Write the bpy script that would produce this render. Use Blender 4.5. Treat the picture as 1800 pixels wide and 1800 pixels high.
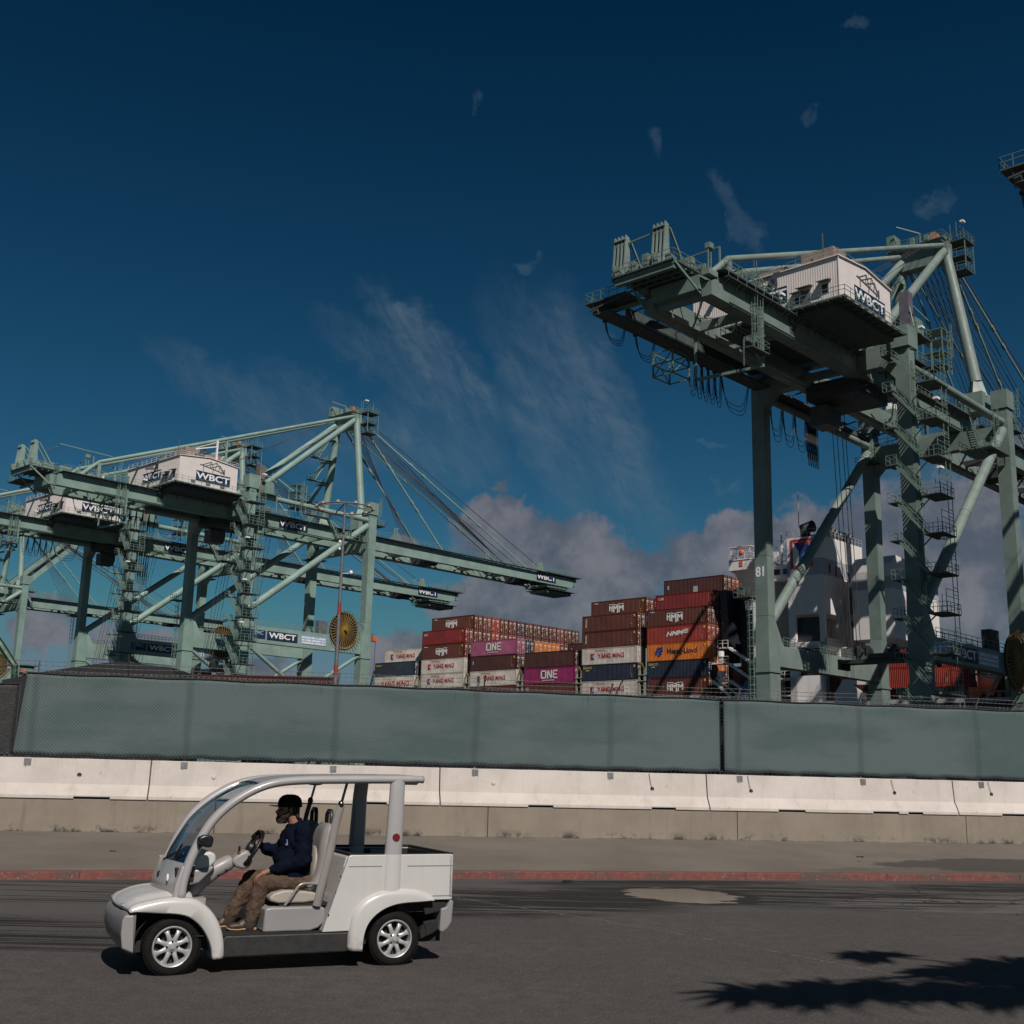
import bpy, math, random
from math import sin, cos, pi, radians as R, sqrt, atan2
from mathutils import Vector as V, Matrix as M
random.seed(7)
for o in list(bpy.data.objects): bpy.data.objects.remove(o)
S = bpy.context.scene
COL = S.collection
# ---------------------------------------------------------------- camera
PIT, ROL, EYE = R(12.57), R(1.39), 1.9
right = V((1, 0, 0)); fwd = V((0, cos(PIT), sin(PIT))); upv = V((0, -sin(PIT), cos(PIT)))
r2 = cos(ROL)*right + sin(ROL)*upv; u2 = -sin(ROL)*right + cos(ROL)*upv
cam = bpy.data.cameras.new('camera'); camo = bpy.data.objects.new('camera', cam); COL.objects.link(camo)
camo.matrix_world = M(((r2.x, u2.x, -fwd.x, 0), (r2.y, u2.y, -fwd.y, 0), (r2.z, u2.z, -fwd.z, EYE), (0, 0, 0, 1)))
cam.sensor_width = 36; cam.lens = 2057/1800*36; cam.clip_end = 6000; cam.clip_start = 0.1
S.camera = camo
# ---------------------------------------------------------------- light
SUNT = V((0.313, -0.981, 1.0)).normalized()      # towards the sun
sl = bpy.data.lights.new('sun', 'SUN'); sl.energy = 4.2; sl.angle = R(0.5); sl.color = (1, .93, .86)
so = bpy.data.objects.new('sun', sl); COL.objects.link(so); so.rotation_euler = (-SUNT).to_track_quat('-Z', 'Y').to_euler()
so.location = (0, 0, 50)
S.view_settings.view_transform = 'Standard'; S.view_settings.look = 'None'; S.view_settings.gamma = 1
S.view_settings.exposure = 0.0
W = bpy.data.worlds.new('World'); S.world = W; W.use_nodes = True

class NT:
    """tiny node helper"""
    def __init__(s, nt): s.t = nt; s.n = nt.nodes; s.l = nt.links
    def new(s, ty, **k):
        n = s.n.new(ty)
        for a, b in k.items(): setattr(n, a, b)
        return n
    def put(s, sock, v):
        if hasattr(v, 'is_linked') or isinstance(v, bpy.types.NodeSocket): s.l.new(v, sock)
        else: sock.default_value = v
    def m(s, op, a, b=0.0, c=None, clamp=False):
        n = s.new('ShaderNodeMath', operation=op, use_clamp=clamp)
        s.put(n.inputs[0], a); s.put(n.inputs[1], b)
        if c is not None: s.put(n.inputs[2], c)
        return n.outputs[0]
    def vm(s, op, a, b=(0, 0, 0), sc=None):
        n = s.new('ShaderNodeVectorMath', operation=op)
        s.put(n.inputs[0], a); s.put(n.inputs[1], b)
        if sc is not None: s.put(n.inputs['Scale'], sc)
        return n.outputs[0]
    def comb(s, x, y, z):
        n = s.new('ShaderNodeCombineXYZ'); s.put(n.inputs[0], x); s.put(n.inputs[1], y); s.put(n.inputs[2], z); return n.outputs[0]
    def noise(s, vec, scale, detail=3, rough=.55, dist=0.0):
        n = s.new('ShaderNodeTexNoise'); s.put(n.inputs['Vector'], vec); n.inputs['Scale'].default_value = scale
        n.inputs['Detail'].default_value = detail; n.inputs['Roughness'].default_value = rough; n.inputs['Distortion'].default_value = dist
        return n.outputs[0]
    def mr(s, v, a, b, c=0.0, d=1.0, smooth=True):
        n = s.new('ShaderNodeMapRange'); n.interpolation_type = 'SMOOTHSTEP' if smooth else 'LINEAR'
        s.put(n.inputs[0], v)
        for i, x in enumerate((a, b, c, d)): s.put(n.inputs[i+1], x)
        return n.outputs[0]
    def mix(s, f, a, b, ty='MIX'):
        n = s.new('ShaderNodeMix', data_type='RGBA', blend_type=ty)
        s.put(n.inputs[0], f); s.put(n.inputs[6], a); s.put(n.inputs[7], b); return n.outputs[2]

def c4(c): return (c[0], c[1], c[2], 1)
def sky():
    t = NT(W.node_tree); t.n.clear()
    out = t.new('ShaderNodeOutputWorld'); bg = t.new('ShaderNodeBackground')
    st = t.new('ShaderNodeTexSky', sky_type='NISHITA'); st.sun_disc = False
    st.sun_elevation = math.asin(SUNT.z); st.sun_rotation = atan2(SUNT.x, SUNT.y)
    st.altitude = 0; st.air_density = 1.0; st.dust_density = 0.0; st.ozone_density = 2.5
    g = t.new('ShaderNodeTexCoord').outputs['Generated']
    sp = t.new('ShaderNodeSeparateXYZ'); t.l.new(g, sp.inputs[0])
    DEG = 57.29578
    az = t.m('MULTIPLY', t.m('ARCTAN2', sp.outputs[0], sp.outputs[1]), DEG)
    el = t.m('MULTIPLY', t.m('ARCSINE', sp.outputs[2]), DEG)
    P = t.comb(az, el, 0)
    n1 = t.noise(P, .16, 6, .6); n2 = t.noise(P, .7, 5, .6)
    wx = t.m('ADD', az, t.m('MULTIPLY', t.m('SUBTRACT', n1, .5), 5.0))
    wy = t.m('ADD', el, t.m('MULTIPLY', t.m('SUBTRACT', n2, .5), 3.0))
    def blob(x, y, rx, ry, ang=0, warp=True):
        a = wx if warp else az; b = wy if warp else el
        dx = t.m('SUBTRACT', a, x); dy = t.m('SUBTRACT', b, y)
        c, s = cos(R(ang)), sin(R(ang))
        u = t.m('ADD', t.m('MULTIPLY', dx, c/rx), t.m('MULTIPLY', dy, s/rx))
        v = t.m('ADD', t.m('MULTIPLY', dx, -s/ry), t.m('MULTIPLY', dy, c/ry))
        d = t.m('ADD', t.m('MULTIPLY', u, u), t.m('MULTIPLY', v, v))
        return t.mr(d, 1.0, 0.0)
    def acc(L):
        r = None
        for b in L: r = b if r is None else t.m('ADD', r, b)
        return r
    # cirrus streaks, each a stretched patch along its own heading
    strk = []
    for x0, y0, x1, y1, w in ((7.4, 12.2, -.4, 22.4, 1.7), (6.8, 13.0, 2.2, 22.6, 1.2), (3.4, 12.2, -.8, 20.4, .9), (-.4, 17.0, -9.0, 21.0, .95),
                              (-1.5, 18.0, -6.9, 22.4, .8), (-8.6, 14.4, -17.2, 18.9, .8), (-3.2, 14.2, -12.5, 18.4, 1.0), (-3.0, 19.3, -7.2, 22.6, .5),
                              (12.4, 25.0, 10.6, 28.4, .35), (-.5, 14.5, -6.0, 17.5, 1.1), (17.5, 14.2, 24, 13, 1.4)):
        L = math.hypot(x1-x0, y1-y0)
        strk.append(t.m('MULTIPLY', blob((x0+x1)/2, (y0+y1)/2, L*.72, w*1.75, math.degrees(atan2(y1-y0, x1-x0))), .62))
    ang = R(-30)
    u = t.m('ADD', t.m('MULTIPLY', az, cos(ang)), t.m('MULTIPLY', el, sin(ang)))
    v = t.m('ADD', t.m('MULTIPLY', az, -sin(ang)), t.m('MULTIPLY', el, cos(ang)))
    fib = t.noise(t.comb(t.m('MULTIPLY', u, .45), t.m('MULTIPLY', v, 1.3), 3.0), .9, 8, .68, .6)
    ang = R(-58)
    u = t.m('ADD', t.m('MULTIPLY', az, cos(ang)), t.m('MULTIPLY', el, sin(ang)))
    v = t.m('ADD', t.m('MULTIPLY', az, -sin(ang)), t.m('MULTIPLY', el, cos(ang)))
    fib2 = t.noise(t.comb(t.m('MULTIPLY', u, .35), t.m('MULTIPLY', v, 1.2), 8.0), 1.1, 8, .68, .6)
    fibm = t.mr(t.m('MULTIPLY', t.m('ADD', fib, fib2), .5), .22, .86)
    cir = t.m('MULTIPLY', t.m('MINIMUM', acc(strk), 1.0), t.m('MULTIPLY', fibm, .66))
    # low cumulus bank
    cum = acc([blob(*b) for b in ((-.6, 11.2, 3.4, 2.4), (2.8, 10.8, 3.4, 2.2), (5.2, 9.4, 2.6, 2.2), (-.5, 8.0, 4.5, 2.2), (3.5, 7.0, 6, 2.4), (8.6, 10.4, 2.8, 1.9),
                                  (11.5, 10.9, 3.0, 2.1), (14.6, 11.3, 3.0, 2.2), (18.3, 11.2, 3.6, 3.4), (21.8, 11.6, 3.2, 3.2), (22.5, 8.3, 5, 3.0), (16.5, 8.3, 5, 3.2), (11, 7, 5, 2.6),
                                  (25, 14.0, 3, 2.5), (-17.9, 5.2, 2.5, 1.5), (-21.6, 6.2, 1.9, 1.8), (-5.2, 5.6, 2.4, 1.4), (-12, 4.2, 3, 1.3), (-6, 10.6, 1.5, .8), (-.8, 13.0, 1.6, 1.0))])
    cn = t.noise(P, .33, 9, .62)
    cumd = t.m('ADD', cum, t.m('MULTIPLY', t.m('SUBTRACT', cn, .5), 1.5))
    cumm = t.m('MULTIPLY', t.mr(cumd, .04, .88), t.mr(cum, .0, .30))
    # little puffs
    puf = acc([blob(*b) for b in ((.8, 24.5, 1.1, .65), (17.5, 34.2, .8, .6), (-2.6, 31.9, .6, .6), (15.7, 30.7, .8, .7), (21.7, 26.2, 1.6, .8), (7.0, 30.2, .6, 1.0),
                                  (9.9, 15.9, 1.2, .5), (10.7, 14.0, .9, .6))])
    pfm = t.m('MULTIPLY', t.mr(t.m('ADD', puf, t.m('MULTIPLY', t.m('SUBTRACT', t.noise(P, 1.0, 7, .65), .5), 1.9)), .30, 1.7), t.m('MULTIPLY', t.mr(puf, 0, 1.3), .30))
    # clear-sky colour: the physical sky, deepened the way a polarising filter deepens it
    gm = t.new('ShaderNodeGamma'); t.l.new(st.outputs[0], gm.inputs[0]); gm.inputs[1].default_value = 1.0
    hs = t.new('ShaderNodeHueSaturation'); t.l.new(gm.outputs[0], hs.inputs['Color']); hs.inputs['Saturation'].default_value = 1.3
    clear = t.mix(1.0, hs.outputs[0], SKYTINT, 'MULTIPLY'); clear = t.mix(1.0, clear, c4([x/SKYS for x in (.035, .105, .165)]), 'DARKEN')
    grad = t.mr(el, 38.0, 6.0, 0, 1, smooth=False); clear = t.mix(1.0, clear, t.mix(grad, (.62, .88, .80, 1), (3.3, 1.85, 1.50, 1)), 'MULTIPLY'); clear = t.mix(1.0, clear, t.mix(t.mr(el, 45, 90), (1, 1, 1, 1), (.5, .5, .5, 1)), 'MULTIPLY')
    clear = t.mix(t.mr(el, 7.0, 0.5, 0, .6), clear, c4([x/SKYS for x in (.14, .185, .235)]))
    shade = t.mr(t.noise(t.comb(az, t.m('ADD', el, -.7), 0), .33, 7, .6), .36, .66)
    ccol = t.mix(shade, c4([x*CLG for x in (.145, .165, .215)]), c4([x*CLG for x in (.315, .305, .345)]))
    ccol2 = t.mix(1.0, ccol, c4([1]*3), 'MULTIPLY')
    c1 = t.mix(cir, clear, c4([x*CLG for x in (.20, .285, .37)]))
    c2 = t.mix(pfm, c1, c4([x*CLG for x in (.20, .31, .38)]))
    c3 = t.mix(t.m('MULTIPLY', cumm, .86), c2, ccol2)
    t.l.new(c3, bg.inputs[0]); bg.inputs[1].default_value = SKYS
    t.l.new(bg.outputs[0], out.inputs[0])
SKYS = 0.05
CLG = 1.0/SKYS*0.60
SKYTINT = (.12, .36, .43, 1)
sky()

# ---------------------------------------------------------------- materials
def nmat(name):
    m = bpy.data.materials.new(name); m.use_nodes = True
    t = NT(m.node_tree); b = t.n['Principled BSDF']; return m, t, b
def paint(name, col, rough=.5, metal=0.0, var=.18, scale=1.2, streak=0.0, dirt=(.12, .10, .08), bump=0.0, coat=0.0, spec=.5, fine=0.0, rust=0.0, lowdirt=None):
    m, t, b = nmat(name)
    tc = t.new('ShaderNodeTexCoord').outputs['Object']
    n = t.noise(tc, scale, 5, .6)
    dark = c4([x*(1-var) for x in col]); lite = c4([min(1, x*(1+var)) for x in col])
    c = t.mix(t.mr(n, .3, .7), dark, lite)
    if streak:
        mp = t.new('ShaderNodeMapping'); t.l.new(tc, mp.inputs[0]); mp.inputs['Scale'].default_value = (3, 3, .18)
        s = t.noise(mp.outputs[0], scale*1.6, 5, .65)
        c = t.mix(t.m('MULTIPLY', t.mr(s, .5, .8), streak), c, c4(dirt))
    if fine:
        f = t.noise(tc, scale*30, 2, .5); c = t.mix(t.m('MULTIPLY', t.mr(f, .3, .75), fine), c, c4([x*.4 for x in col]))
    if rust: c = t.mix(t.m('MULTIPLY', t.mr(t.noise(tc, scale*5, 7, .7), .60, .70), rust), c, (.11, .06, .038, 1))
    if lowdirt:
        sp_ = t.new('ShaderNodeSeparateXYZ'); t.l.new(tc, sp_.inputs[0]); e_ = t.m('MULTIPLY', t.mr(sp_.outputs[2], lowdirt[1], lowdirt[0]), t.mr(t.noise(tc, 9, 6, .7), .40, .62)); c = t.mix(t.m('MULTIPLY', e_, .6), c, (.20, .15, .11, 1))
    t.l.new(c, b.inputs['Base Color'])
    t.l.new(t.mr(t.noise(tc, scale*2.3, 3), .2, .8, max(0, rough-.12), min(1, rough+.12)), b.inputs['Roughness'])
    b.inputs['Metallic'].default_value = metal; b.inputs['Coat Weight'].default_value = coat; b.inputs['Specular IOR Level'].default_value = spec
    if coat: b.inputs['Coat Roughness'].default_value = .08
    if bump:
        bp = t.new('ShaderNodeBump'); bp.inputs['Strength'].default_value = bump; bp.inputs['Distance'].default_value = .02
        t.l.new(t.noise(tc, scale*12, 4), bp.inputs['Height']); t.l.new(bp.outputs[0], b.inputs['Normal'])
    return m
CR1 = paint('crane_green', (.150, .196, .176), .5, var=.16, scale=.22, streak=.4, rust=.45, dirt=(.11, .13, .10)); CR2 = paint('crane_green_two', (.188, .280, .245), .5, var=.16, scale=.22, streak=.35, rust=.35, dirt=(.14, .17, .13))
CRL1 = paint('crane_green_pale', (.175, .224, .204), .5, var=.14, scale=.3, streak=.4, rust=.4, dirt=(.12, .13, .10)); CRL2 = paint('crane_green_pale_two', (.208, .300, .266), .5, var=.14, scale=.3, streak=.3, rust=.3, dirt=(.15, .17, .13))
RAIL1 = paint('rail_green', (.130, .190, .160), .55, var=.1); RAIL2 = paint('rail_green_two', (.165, .245, .21), .55, var=.1)
GRATE_SHADE = paint('grating_with_shade', (.055, .070, .066), .8)  # deck grating, coloured dark to hold the shade of the undersides
HOUSE = paint('house_white', (.66, .60, .575), .55, var=.04, scale=.4, streak=.16, dirt=(.45, .40, .37))
NAVY = paint('navy', (.010, .024, .058), .5, var=.05)
WHITE = paint('sign_white', (.75, .74, .74), .6, var=.03)
LBLUE = paint('banner_blue', (.22, .34, .50), .6, var=.06)
CABLE = paint('cable_black', (.02, .02, .022), .7)
WIRE = paint('wire_rope', (.06, .06, .065), .6)
DARK = paint('dark_metal', (.035, .037, .04), .6)
BROWNBOX = paint('roof_box', (.24, .19, .16), .8, var=.2)
GLASSD = paint('dark_glass', (.012, .016, .02), .12, spec=.8)
YELL = paint('reel_yellow', (.25, .155, .030), .5, var=.15, scale=2)
ORNG = paint('orange_cap', (.55, .13, .06), .6)
GREYM = paint('grey_metal', (.16, .155, .16), .5, metal=.3, streak=.15)
REDB = paint('red_band', (.26, .028, .024), .6)
CONT = {k: paint('container_'+k, c, .55, var=.22, scale=.35, streak=.45, dirt=d, rust=.5 if k in ('white', 'pink') else .25) for k, c, d in (
    ('brown', (.078, .0145, .0065), (.04, .012, .007)), ('darkbrown', (.046, .0085, .006), (.025, .008, .006)), ('red', (.155, .006, .006), (.06, .008, .006)),
    ('white', (.46, .42, .37), (.22, .15, .10)), ('navy', (.0045, .009, .028), (.008, .01, .02)), ('blue', (.010, .019, .036), (.012, .018, .028)),
    ('orange', (.52, .135, .010), (.28, .08, .01)), ('pink', (.27, .062, .135), (.16, .05, .09)), ('magenta', (.19, .006, .072), (.10, .008, .04)),
    ('scarlet', (.235, .022, .012), (.10, .015, .01)), ('rose', (.145, .030, .028), (.07, .016, .014)), ('purple', (.035, .016, .034), (.02, .012, .02)))}
RODS = paint('lock_rod', (.38, .33, .30), .5, metal=.3)
MARKW = paint('mark_white', (.7, .68, .65), .6, var=.02); MARKY = paint('mark_yellow', (.6, .38, .05), .6, var=.02); MARKR = paint('mark_red', (.42, .035, .04), .6, var=.02)
MARKB = paint('mark_blue', (.015, .05, .20), .6, var=.02); MARKK = paint('mark_black', (.012, .014, .03), .6, var=.02)
SHIPW = paint('ship_white', (.70, .66, .64), .5, var=.05, scale=.2, streak=.3, dirt=(.33, .26, .21)); SHIPG = paint('ship_grey', (.36, .36, .39), .5, var=.05, scale=.3)
SHIPB = paint('ship_dark', (.02, .022, .03), .5); LASH = paint('lashing_grey', (.26, .26, .20), .6, streak=.3, scale=.5)

# ---------------------------------------------------------------- mesh helper
class MB:
    def __init__(s): s.v = []; s.f = []; s.mi = []; s.cur = 0
    def face(s, idx): s.f.append(idx); s.mi.append(s.cur)
    def add(s, vs): i = len(s.v); s.v += [tuple(v) for v in vs]; return i
    def box(s, c, d, rot=None):
        x, y, z = [q/2 for q in d]; P = [V((a*x, b*y, e*z)) for e in (-1, 1) for b in (-1, 1) for a in (-1, 1)]
        if rot is not None: P = [rot @ p for p in P]
        i = s.add([p+V(c) for p in P])
        for q in ((0, 2, 3, 1), (4, 5, 7, 6), (0, 1, 5, 4), (2, 6, 7, 3), (0, 4, 6, 2), (1, 3, 7, 5)): s.face([i+k for k in q])
        return s
    def b2(s, a, b):
        a, b = V(a), V(b); return s.box((a+b)/2, [abs(q) for q in (b-a)])
    def bar(s, p0, p1, w, h=None, up=(0, 0, 1)):
        """rectangular beam: w sideways, h along up"""
        p0, p1 = V(p0), V(p1); h = w if h is None else h; d = (p1-p0)
        if d.length < 1e-6: return s
        d.normalize(); u = V(up)
        if abs(d.dot(u)) > .98: u = V((1, 0, 0))
        sd = d.cross(u).normalized(); u = sd.cross(d)
        i = s.add([p+sd*(a*w/2)+u*(b*h/2) for p in (p0, p1) for a, b in ((-1, -1), (1, -1), (1, 1), (-1, 1))])
        for q in ((3, 2, 1, 0), (4, 5, 6, 7), (0, 1, 5, 4), (1, 2, 6, 5), (2, 3, 7, 6), (3, 0, 4, 7)): s.face([i+k for k in q])
        return s
    def ring(s, c, a, b, r1, r2, n): return s.add([c+a*(r1*cos(2*pi*k/n))+b*(r2*sin(2*pi*k/n)) for k in range(n)])
    def tube(s, p0, p1, r, r1=None, n=10, cap=True):
        return s.sweep([p0, p1], r if r1 is None else [r, r1], n, cap)
    def sweep(s, P, r, n=8, cap=True, up=(0, 0, 1), flat=None):
        """flat: second radius (along the 'up' side) as fraction"""
        P = [V(p) for p in P]; rr = r if isinstance(r, (list, tuple)) else [r]*len(P); prev = None; rings = []
        for i, p in enumerate(P):
            d = (P[min(i+1, len(P)-1)]-P[max(i-1, 0)])
            if d.length < 1e-9: d = V((0, 0, 1))
            d.normalize(); u = V(up) if prev is None else prev
            if abs(d.dot(u)) > .97: u = V((1, 0, 0)) if abs(d.x) < .9 else V((0, 1, 0))
            a = d.cross(u).normalized(); b = a.cross(d)*1.0; prev = b if flat is None else None
            rings.append(s.ring(p, a, b, rr[i], rr[i]*(flat or 1), n))
        for i in range(len(P)-1):
            for k in range(n):
                k2 = (k+1) % n; s.face([rings[i]+k, rings[i]+k2, rings[i+1]+k2, rings[i+1]+k])
        if cap: s.face([rings[0]+k for k in range(n)][::-1]); s.face([rings[-1]+k for k in range(n)])
        return s
    def lathe(s, prof, c, ax, n=32, closed=False):
        ax = V(ax).normalized(); u = V((0, 0, 1)) if abs(ax.z) < .9 else V((1, 0, 0)); a = ax.cross(u).normalized(); b = ax.cross(a)
        R0 = [s.ring(V(c)+ax*h, a, b, r, r, n) for r, h in prof]
        m = len(prof)
        for i in range(m if closed else m-1):
            A, B = R0[i], R0[(i+1) % m]
            for k in range(n): k2 = (k+1) % n; s.face([A+k, A+k2, B+k2, B+k])
        return s
    def prism(s, prof, fn, t0, t1):
        """prof: 2D outline, fn(u,v,t)->point"""
        n = len(prof); i = s.add([fn(u, v, t0) for u, v in prof]+[fn(u, v, t1) for u, v in prof])
        s.face([i+k for k in range(n)][::-1]); s.face([i+n+k for k in range(n)])
        for k in range(n): k2 = (k+1) % n; s.face([i+k, i+k2, i+n+k2, i+n+k])
        return s
    def grid(s, rows, close=False):
        n = len(rows[0]); ids = [s.add(r) for r in rows]
        for i in range(len(rows)-1):
            for k in range(n-1): s.face([ids[i]+k, ids[i]+k+1, ids[i+1]+k+1, ids[i+1]+k])
        return s
    def ell(s, c, r, n=16, m=10, rot=None):
        rows = []
        for j in range(m+1):
            th = pi*j/m; rw = []
            for k in range(n):
                p = V((r[0]*sin(th)*cos(2*pi*k/n), r[1]*sin(th)*sin(2*pi*k/n), r[2]*cos(th)))
                if rot is not None: p = rot @ p
                rw.append(V(c)+p)
            rows.append(s.add(rw))
        for j in range(m):
            for k in range(n): k2 = (k+1) % n; s.face([rows[j]+k, rows[j+1]+k, rows[j+1]+k2, rows[j]+k2])
        return s
    def cap(s, p0, p1, ra, rb, n=14):
        """tapered capsule"""
        p0, p1 = V(p0), V(p1); d = (p1-p0).normalized(); P = []; rr = []
        for k in range(5): a = pi/2*k/4; P.append(p0-d*(ra*cos(a))); rr.append(max(1e-3, ra*sin(a)))
        for k in range(5): a = pi/2*k/4; P.append(p1+d*(rb*sin(a))); rr.append(max(1e-3, rb*cos(a)))
        return s.sweep(P, rr, n)
    def build(s, name, mats, parent=None, smooth=False, bevel=0, seg=2, ang=40):
        me = bpy.data.meshes.new(name); me.from_pydata(s.v, [], s.f)
        if mats in (RAIL1, RAIL2): mats = [mats, GRATE_SHADE]
        mats = mats if isinstance(mats, (list, tuple)) else [mats]
        for m in mats: me.materials.append(m)
        if len(mats) > 1: me.polygons.foreach_set('material_index', [min(i, len(mats)-1) for i in s.mi])
        if smooth: me.shade_smooth() if smooth is True else me.set_sharp_from_angle(angle=R(ang))
        if smooth == 'auto':
            me.shade_smooth(); me.set_sharp_from_angle(angle=R(ang))
        me.update()
        o = bpy.data.objects.new(name, me); COL.objects.link(o)
        if parent is not None: o.parent = parent
        if bevel:
            md = o.modifiers.new('bevel', 'BEVEL'); md.width = bevel; md.segments = seg; md.limit_method = 'ANGLE'; md.angle_limit = R(35)
        return o
def split_far(o, frac=.5):
    """separate pieces of one mesh that stand well apart become sibling parts"""
    me = o.data; n = len(me.vertices); par = list(range(n))
    def find(a):
        while par[a] != a: par[a] = par[par[a]]; a = par[a]
        return a
    for p in me.polygons:
        v = p.vertices; a = find(v[0])
        for q in v[1:]:
            b = find(q)
            if a != b: par[b] = a
    root = [find(k) for k in range(n)]; ids = {}; lo, hi = [], []
    for k in range(n):
        i = ids.setdefault(root[k], len(ids)); c = me.vertices[k].co
        if i == len(lo): lo.append(list(c)); hi.append(list(c))
        else:
            for j in range(3): lo[i][j] = min(lo[i][j], c[j]); hi[i][j] = max(hi[i][j], c[j])
    m = len(lo)
    if m < 2 or m > 1500: return [o]
    dia = [sqrt(sum((hi[i][j]-lo[i][j])**2 for j in range(3))) for i in range(m)]; cl = list(range(m))
    def fc(a):
        while cl[a] != a: cl[a] = cl[cl[a]]; a = cl[a]
        return a
    for i in range(m):
        for k in range(i+1, m):
            d = sqrt(sum(max(0, lo[i][j]-hi[k][j], lo[k][j]-hi[i][j])**2 for j in range(3)))
            if d < frac*max(dia[i], dia[k]):
                a, b = fc(i), fc(k)
                if a != b: cl[b] = a
    groups = {}
    for p in me.polygons: groups.setdefault(fc(ids[root[p.vertices[0]]]), []).append(p)
    if len(groups) < 2 or len(groups) > 24: return [o]
    out = []; nm = o.name.split('.')[0]; sm_ = [p.use_smooth for p in me.polygons]
    for g in groups.values():
        mp_ = {}; vs = []; fs = []
        for p in g:
            f = []
            for v in p.vertices:
                if v not in mp_: mp_[v] = len(vs); vs.append(me.vertices[v].co[:])
                f.append(mp_[v])
            fs.append(f)
        nme = bpy.data.meshes.new(nm); nme.from_pydata(vs, [], fs)
        for mt in me.materials: nme.materials.append(mt)
        nme.polygons.foreach_set('material_index', [p.material_index for p in g]); nme.polygons.foreach_set('use_smooth', [p.use_smooth for p in g])
        if g[0].use_smooth: nme.set_sharp_from_angle(angle=R(40))
        if not out: o.data = nme; out.append(o)
        else:
            c = bpy.data.objects.new(nm, nme); COL.objects.link(c); c.parent = o.parent; c.location = o.location; c.rotation_euler = o.rotation_euler; out.append(c)
    return out
def fixn(o):
    import bmesh
    bm = bmesh.new(); bm.from_mesh(o.data); bmesh.ops.remove_doubles(bm, verts=bm.verts, dist=1e-5); bmesh.ops.recalc_face_normals(bm, faces=bm.faces); bm.to_mesh(o.data); bm.free(); return o
def empty(name, loc=(0, 0, 0), rz=0):
    o = bpy.data.objects.new(name, None); COL.objects.link(o); o.location = loc; o.rotation_euler = (0, 0, rz); o.empty_display_size = .5; return o
def tag(o, label, cat=None, group=None):
    o['label'] = label
    if cat: o['category'] = cat
    if group: o['group'] = group
    return o
def struct(o, kind='structure'): o['kind'] = kind; return o
KIDS = {}
def copy_tree(o, parent=None, skip=()):
    c = o.copy(); COL.objects.link(c); c.parent = parent
    for ch in [x for x in ALLCH(o)]:
        if ch.name.split('.')[0] in skip: continue
        copy_tree(ch, c, skip)
    return c
def ALLCH(o): return [x for x in bpy.data.objects if x.parent is o]
_tc = {}
def text(s, size, mat, parent, mtx, name='lettering', bold=0.0, ext=.02, sx=1.0, align='CENTER', spacing=1.0):
    """mtx: 4x4 placing the text plane (x along line, y up, z out)"""
    cu = bpy.data.curves.new('t', 'FONT'); cu.body = s; cu.size = size; cu.extrude = ext; cu.offset = bold; cu.align_x = align; cu.align_y = 'CENTER'; cu.space_character = spacing
    cu.resolution_u = 3
    to = bpy.data.objects.new('t', cu); COL.objects.link(to)
    dg = bpy.context.evaluated_depsgraph_get(); me = bpy.data.meshes.new_from_object(to.evaluated_get(dg))
    bpy.data.objects.remove(to); bpy.data.curves.remove(cu)
    T = mtx @ M.Diagonal((sx, 1, 1, 1)); me.transform(T); me.materials.clear(); me.materials.append(mat)
    o = bpy.data.objects.new(name, me); COL.objects.link(o); o.parent = parent; return o
def frame(o, x, y): 
    x = V(x).normalized(); y = V(y).normalized(); z = x.cross(y); o = V(o)
    return M(((x.x, y.x, z.x, o.x), (x.y, y.y, z.y, o.y), (x.z, y.z, z.z, o.z), (0, 0, 0, 1)))
# ================================================================ GROUND
def lines(a, b, n): return [a+(b-a)*k/n for k in range(n+1)]
CURB = [(-140, -38.0), (-60, 2.6), (-25, 14.6), (-12, 18.7), (-8.2, 19.96), (-4.75, 21.12), (.16, 22.46), (4.53, 23.41), (10.59, 24.8), (25, 28.0), (60, 35.2), (140, 52)]
WP0 = V((-10.66, 25.66, 0)); WV = V((23.78, 4.91, 0)).normalized(); WN = V((-WV.y, WV.x, 0))   # WN points to the port
def wp(s, d=0.0, z=0.0): return WP0+WV*s+WN*d+V((0, 0, z))
def offs(P, d):
    out = []
    for i, p in enumerate(P):
        a = V((*P[max(0, i-1)], 0)); b = V((*P[min(len(P)-1, i+1)], 0)); t = (b-a).normalized(); n = V((-t.y, t.x, 0)); out.append(V((*p, 0))+n*d)
    return out
def ell_mask(t, x, y, cx, cy, rx, ry, ang, wn, wamt):
    dx = t.m('SUBTRACT', x, cx); dy = t.m('SUBTRACT', y, cy); c, s = cos(ang), sin(ang)
    u = t.m('ADD', t.m('MULTIPLY', dx, c/rx), t.m('MULTIPLY', dy, s/rx)); v = t.m('ADD', t.m('MULTIPLY', dx, -s/ry), t.m('MULTIPLY', dy, c/ry))
    d = t.m('ADD', t.m('MULTIPLY', u, u), t.m('MULTIPLY', v, v)); d = t.m('ADD', d, t.m('MULTIPLY', t.m('SUBTRACT', wn, .5), wamt)); return d
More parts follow.
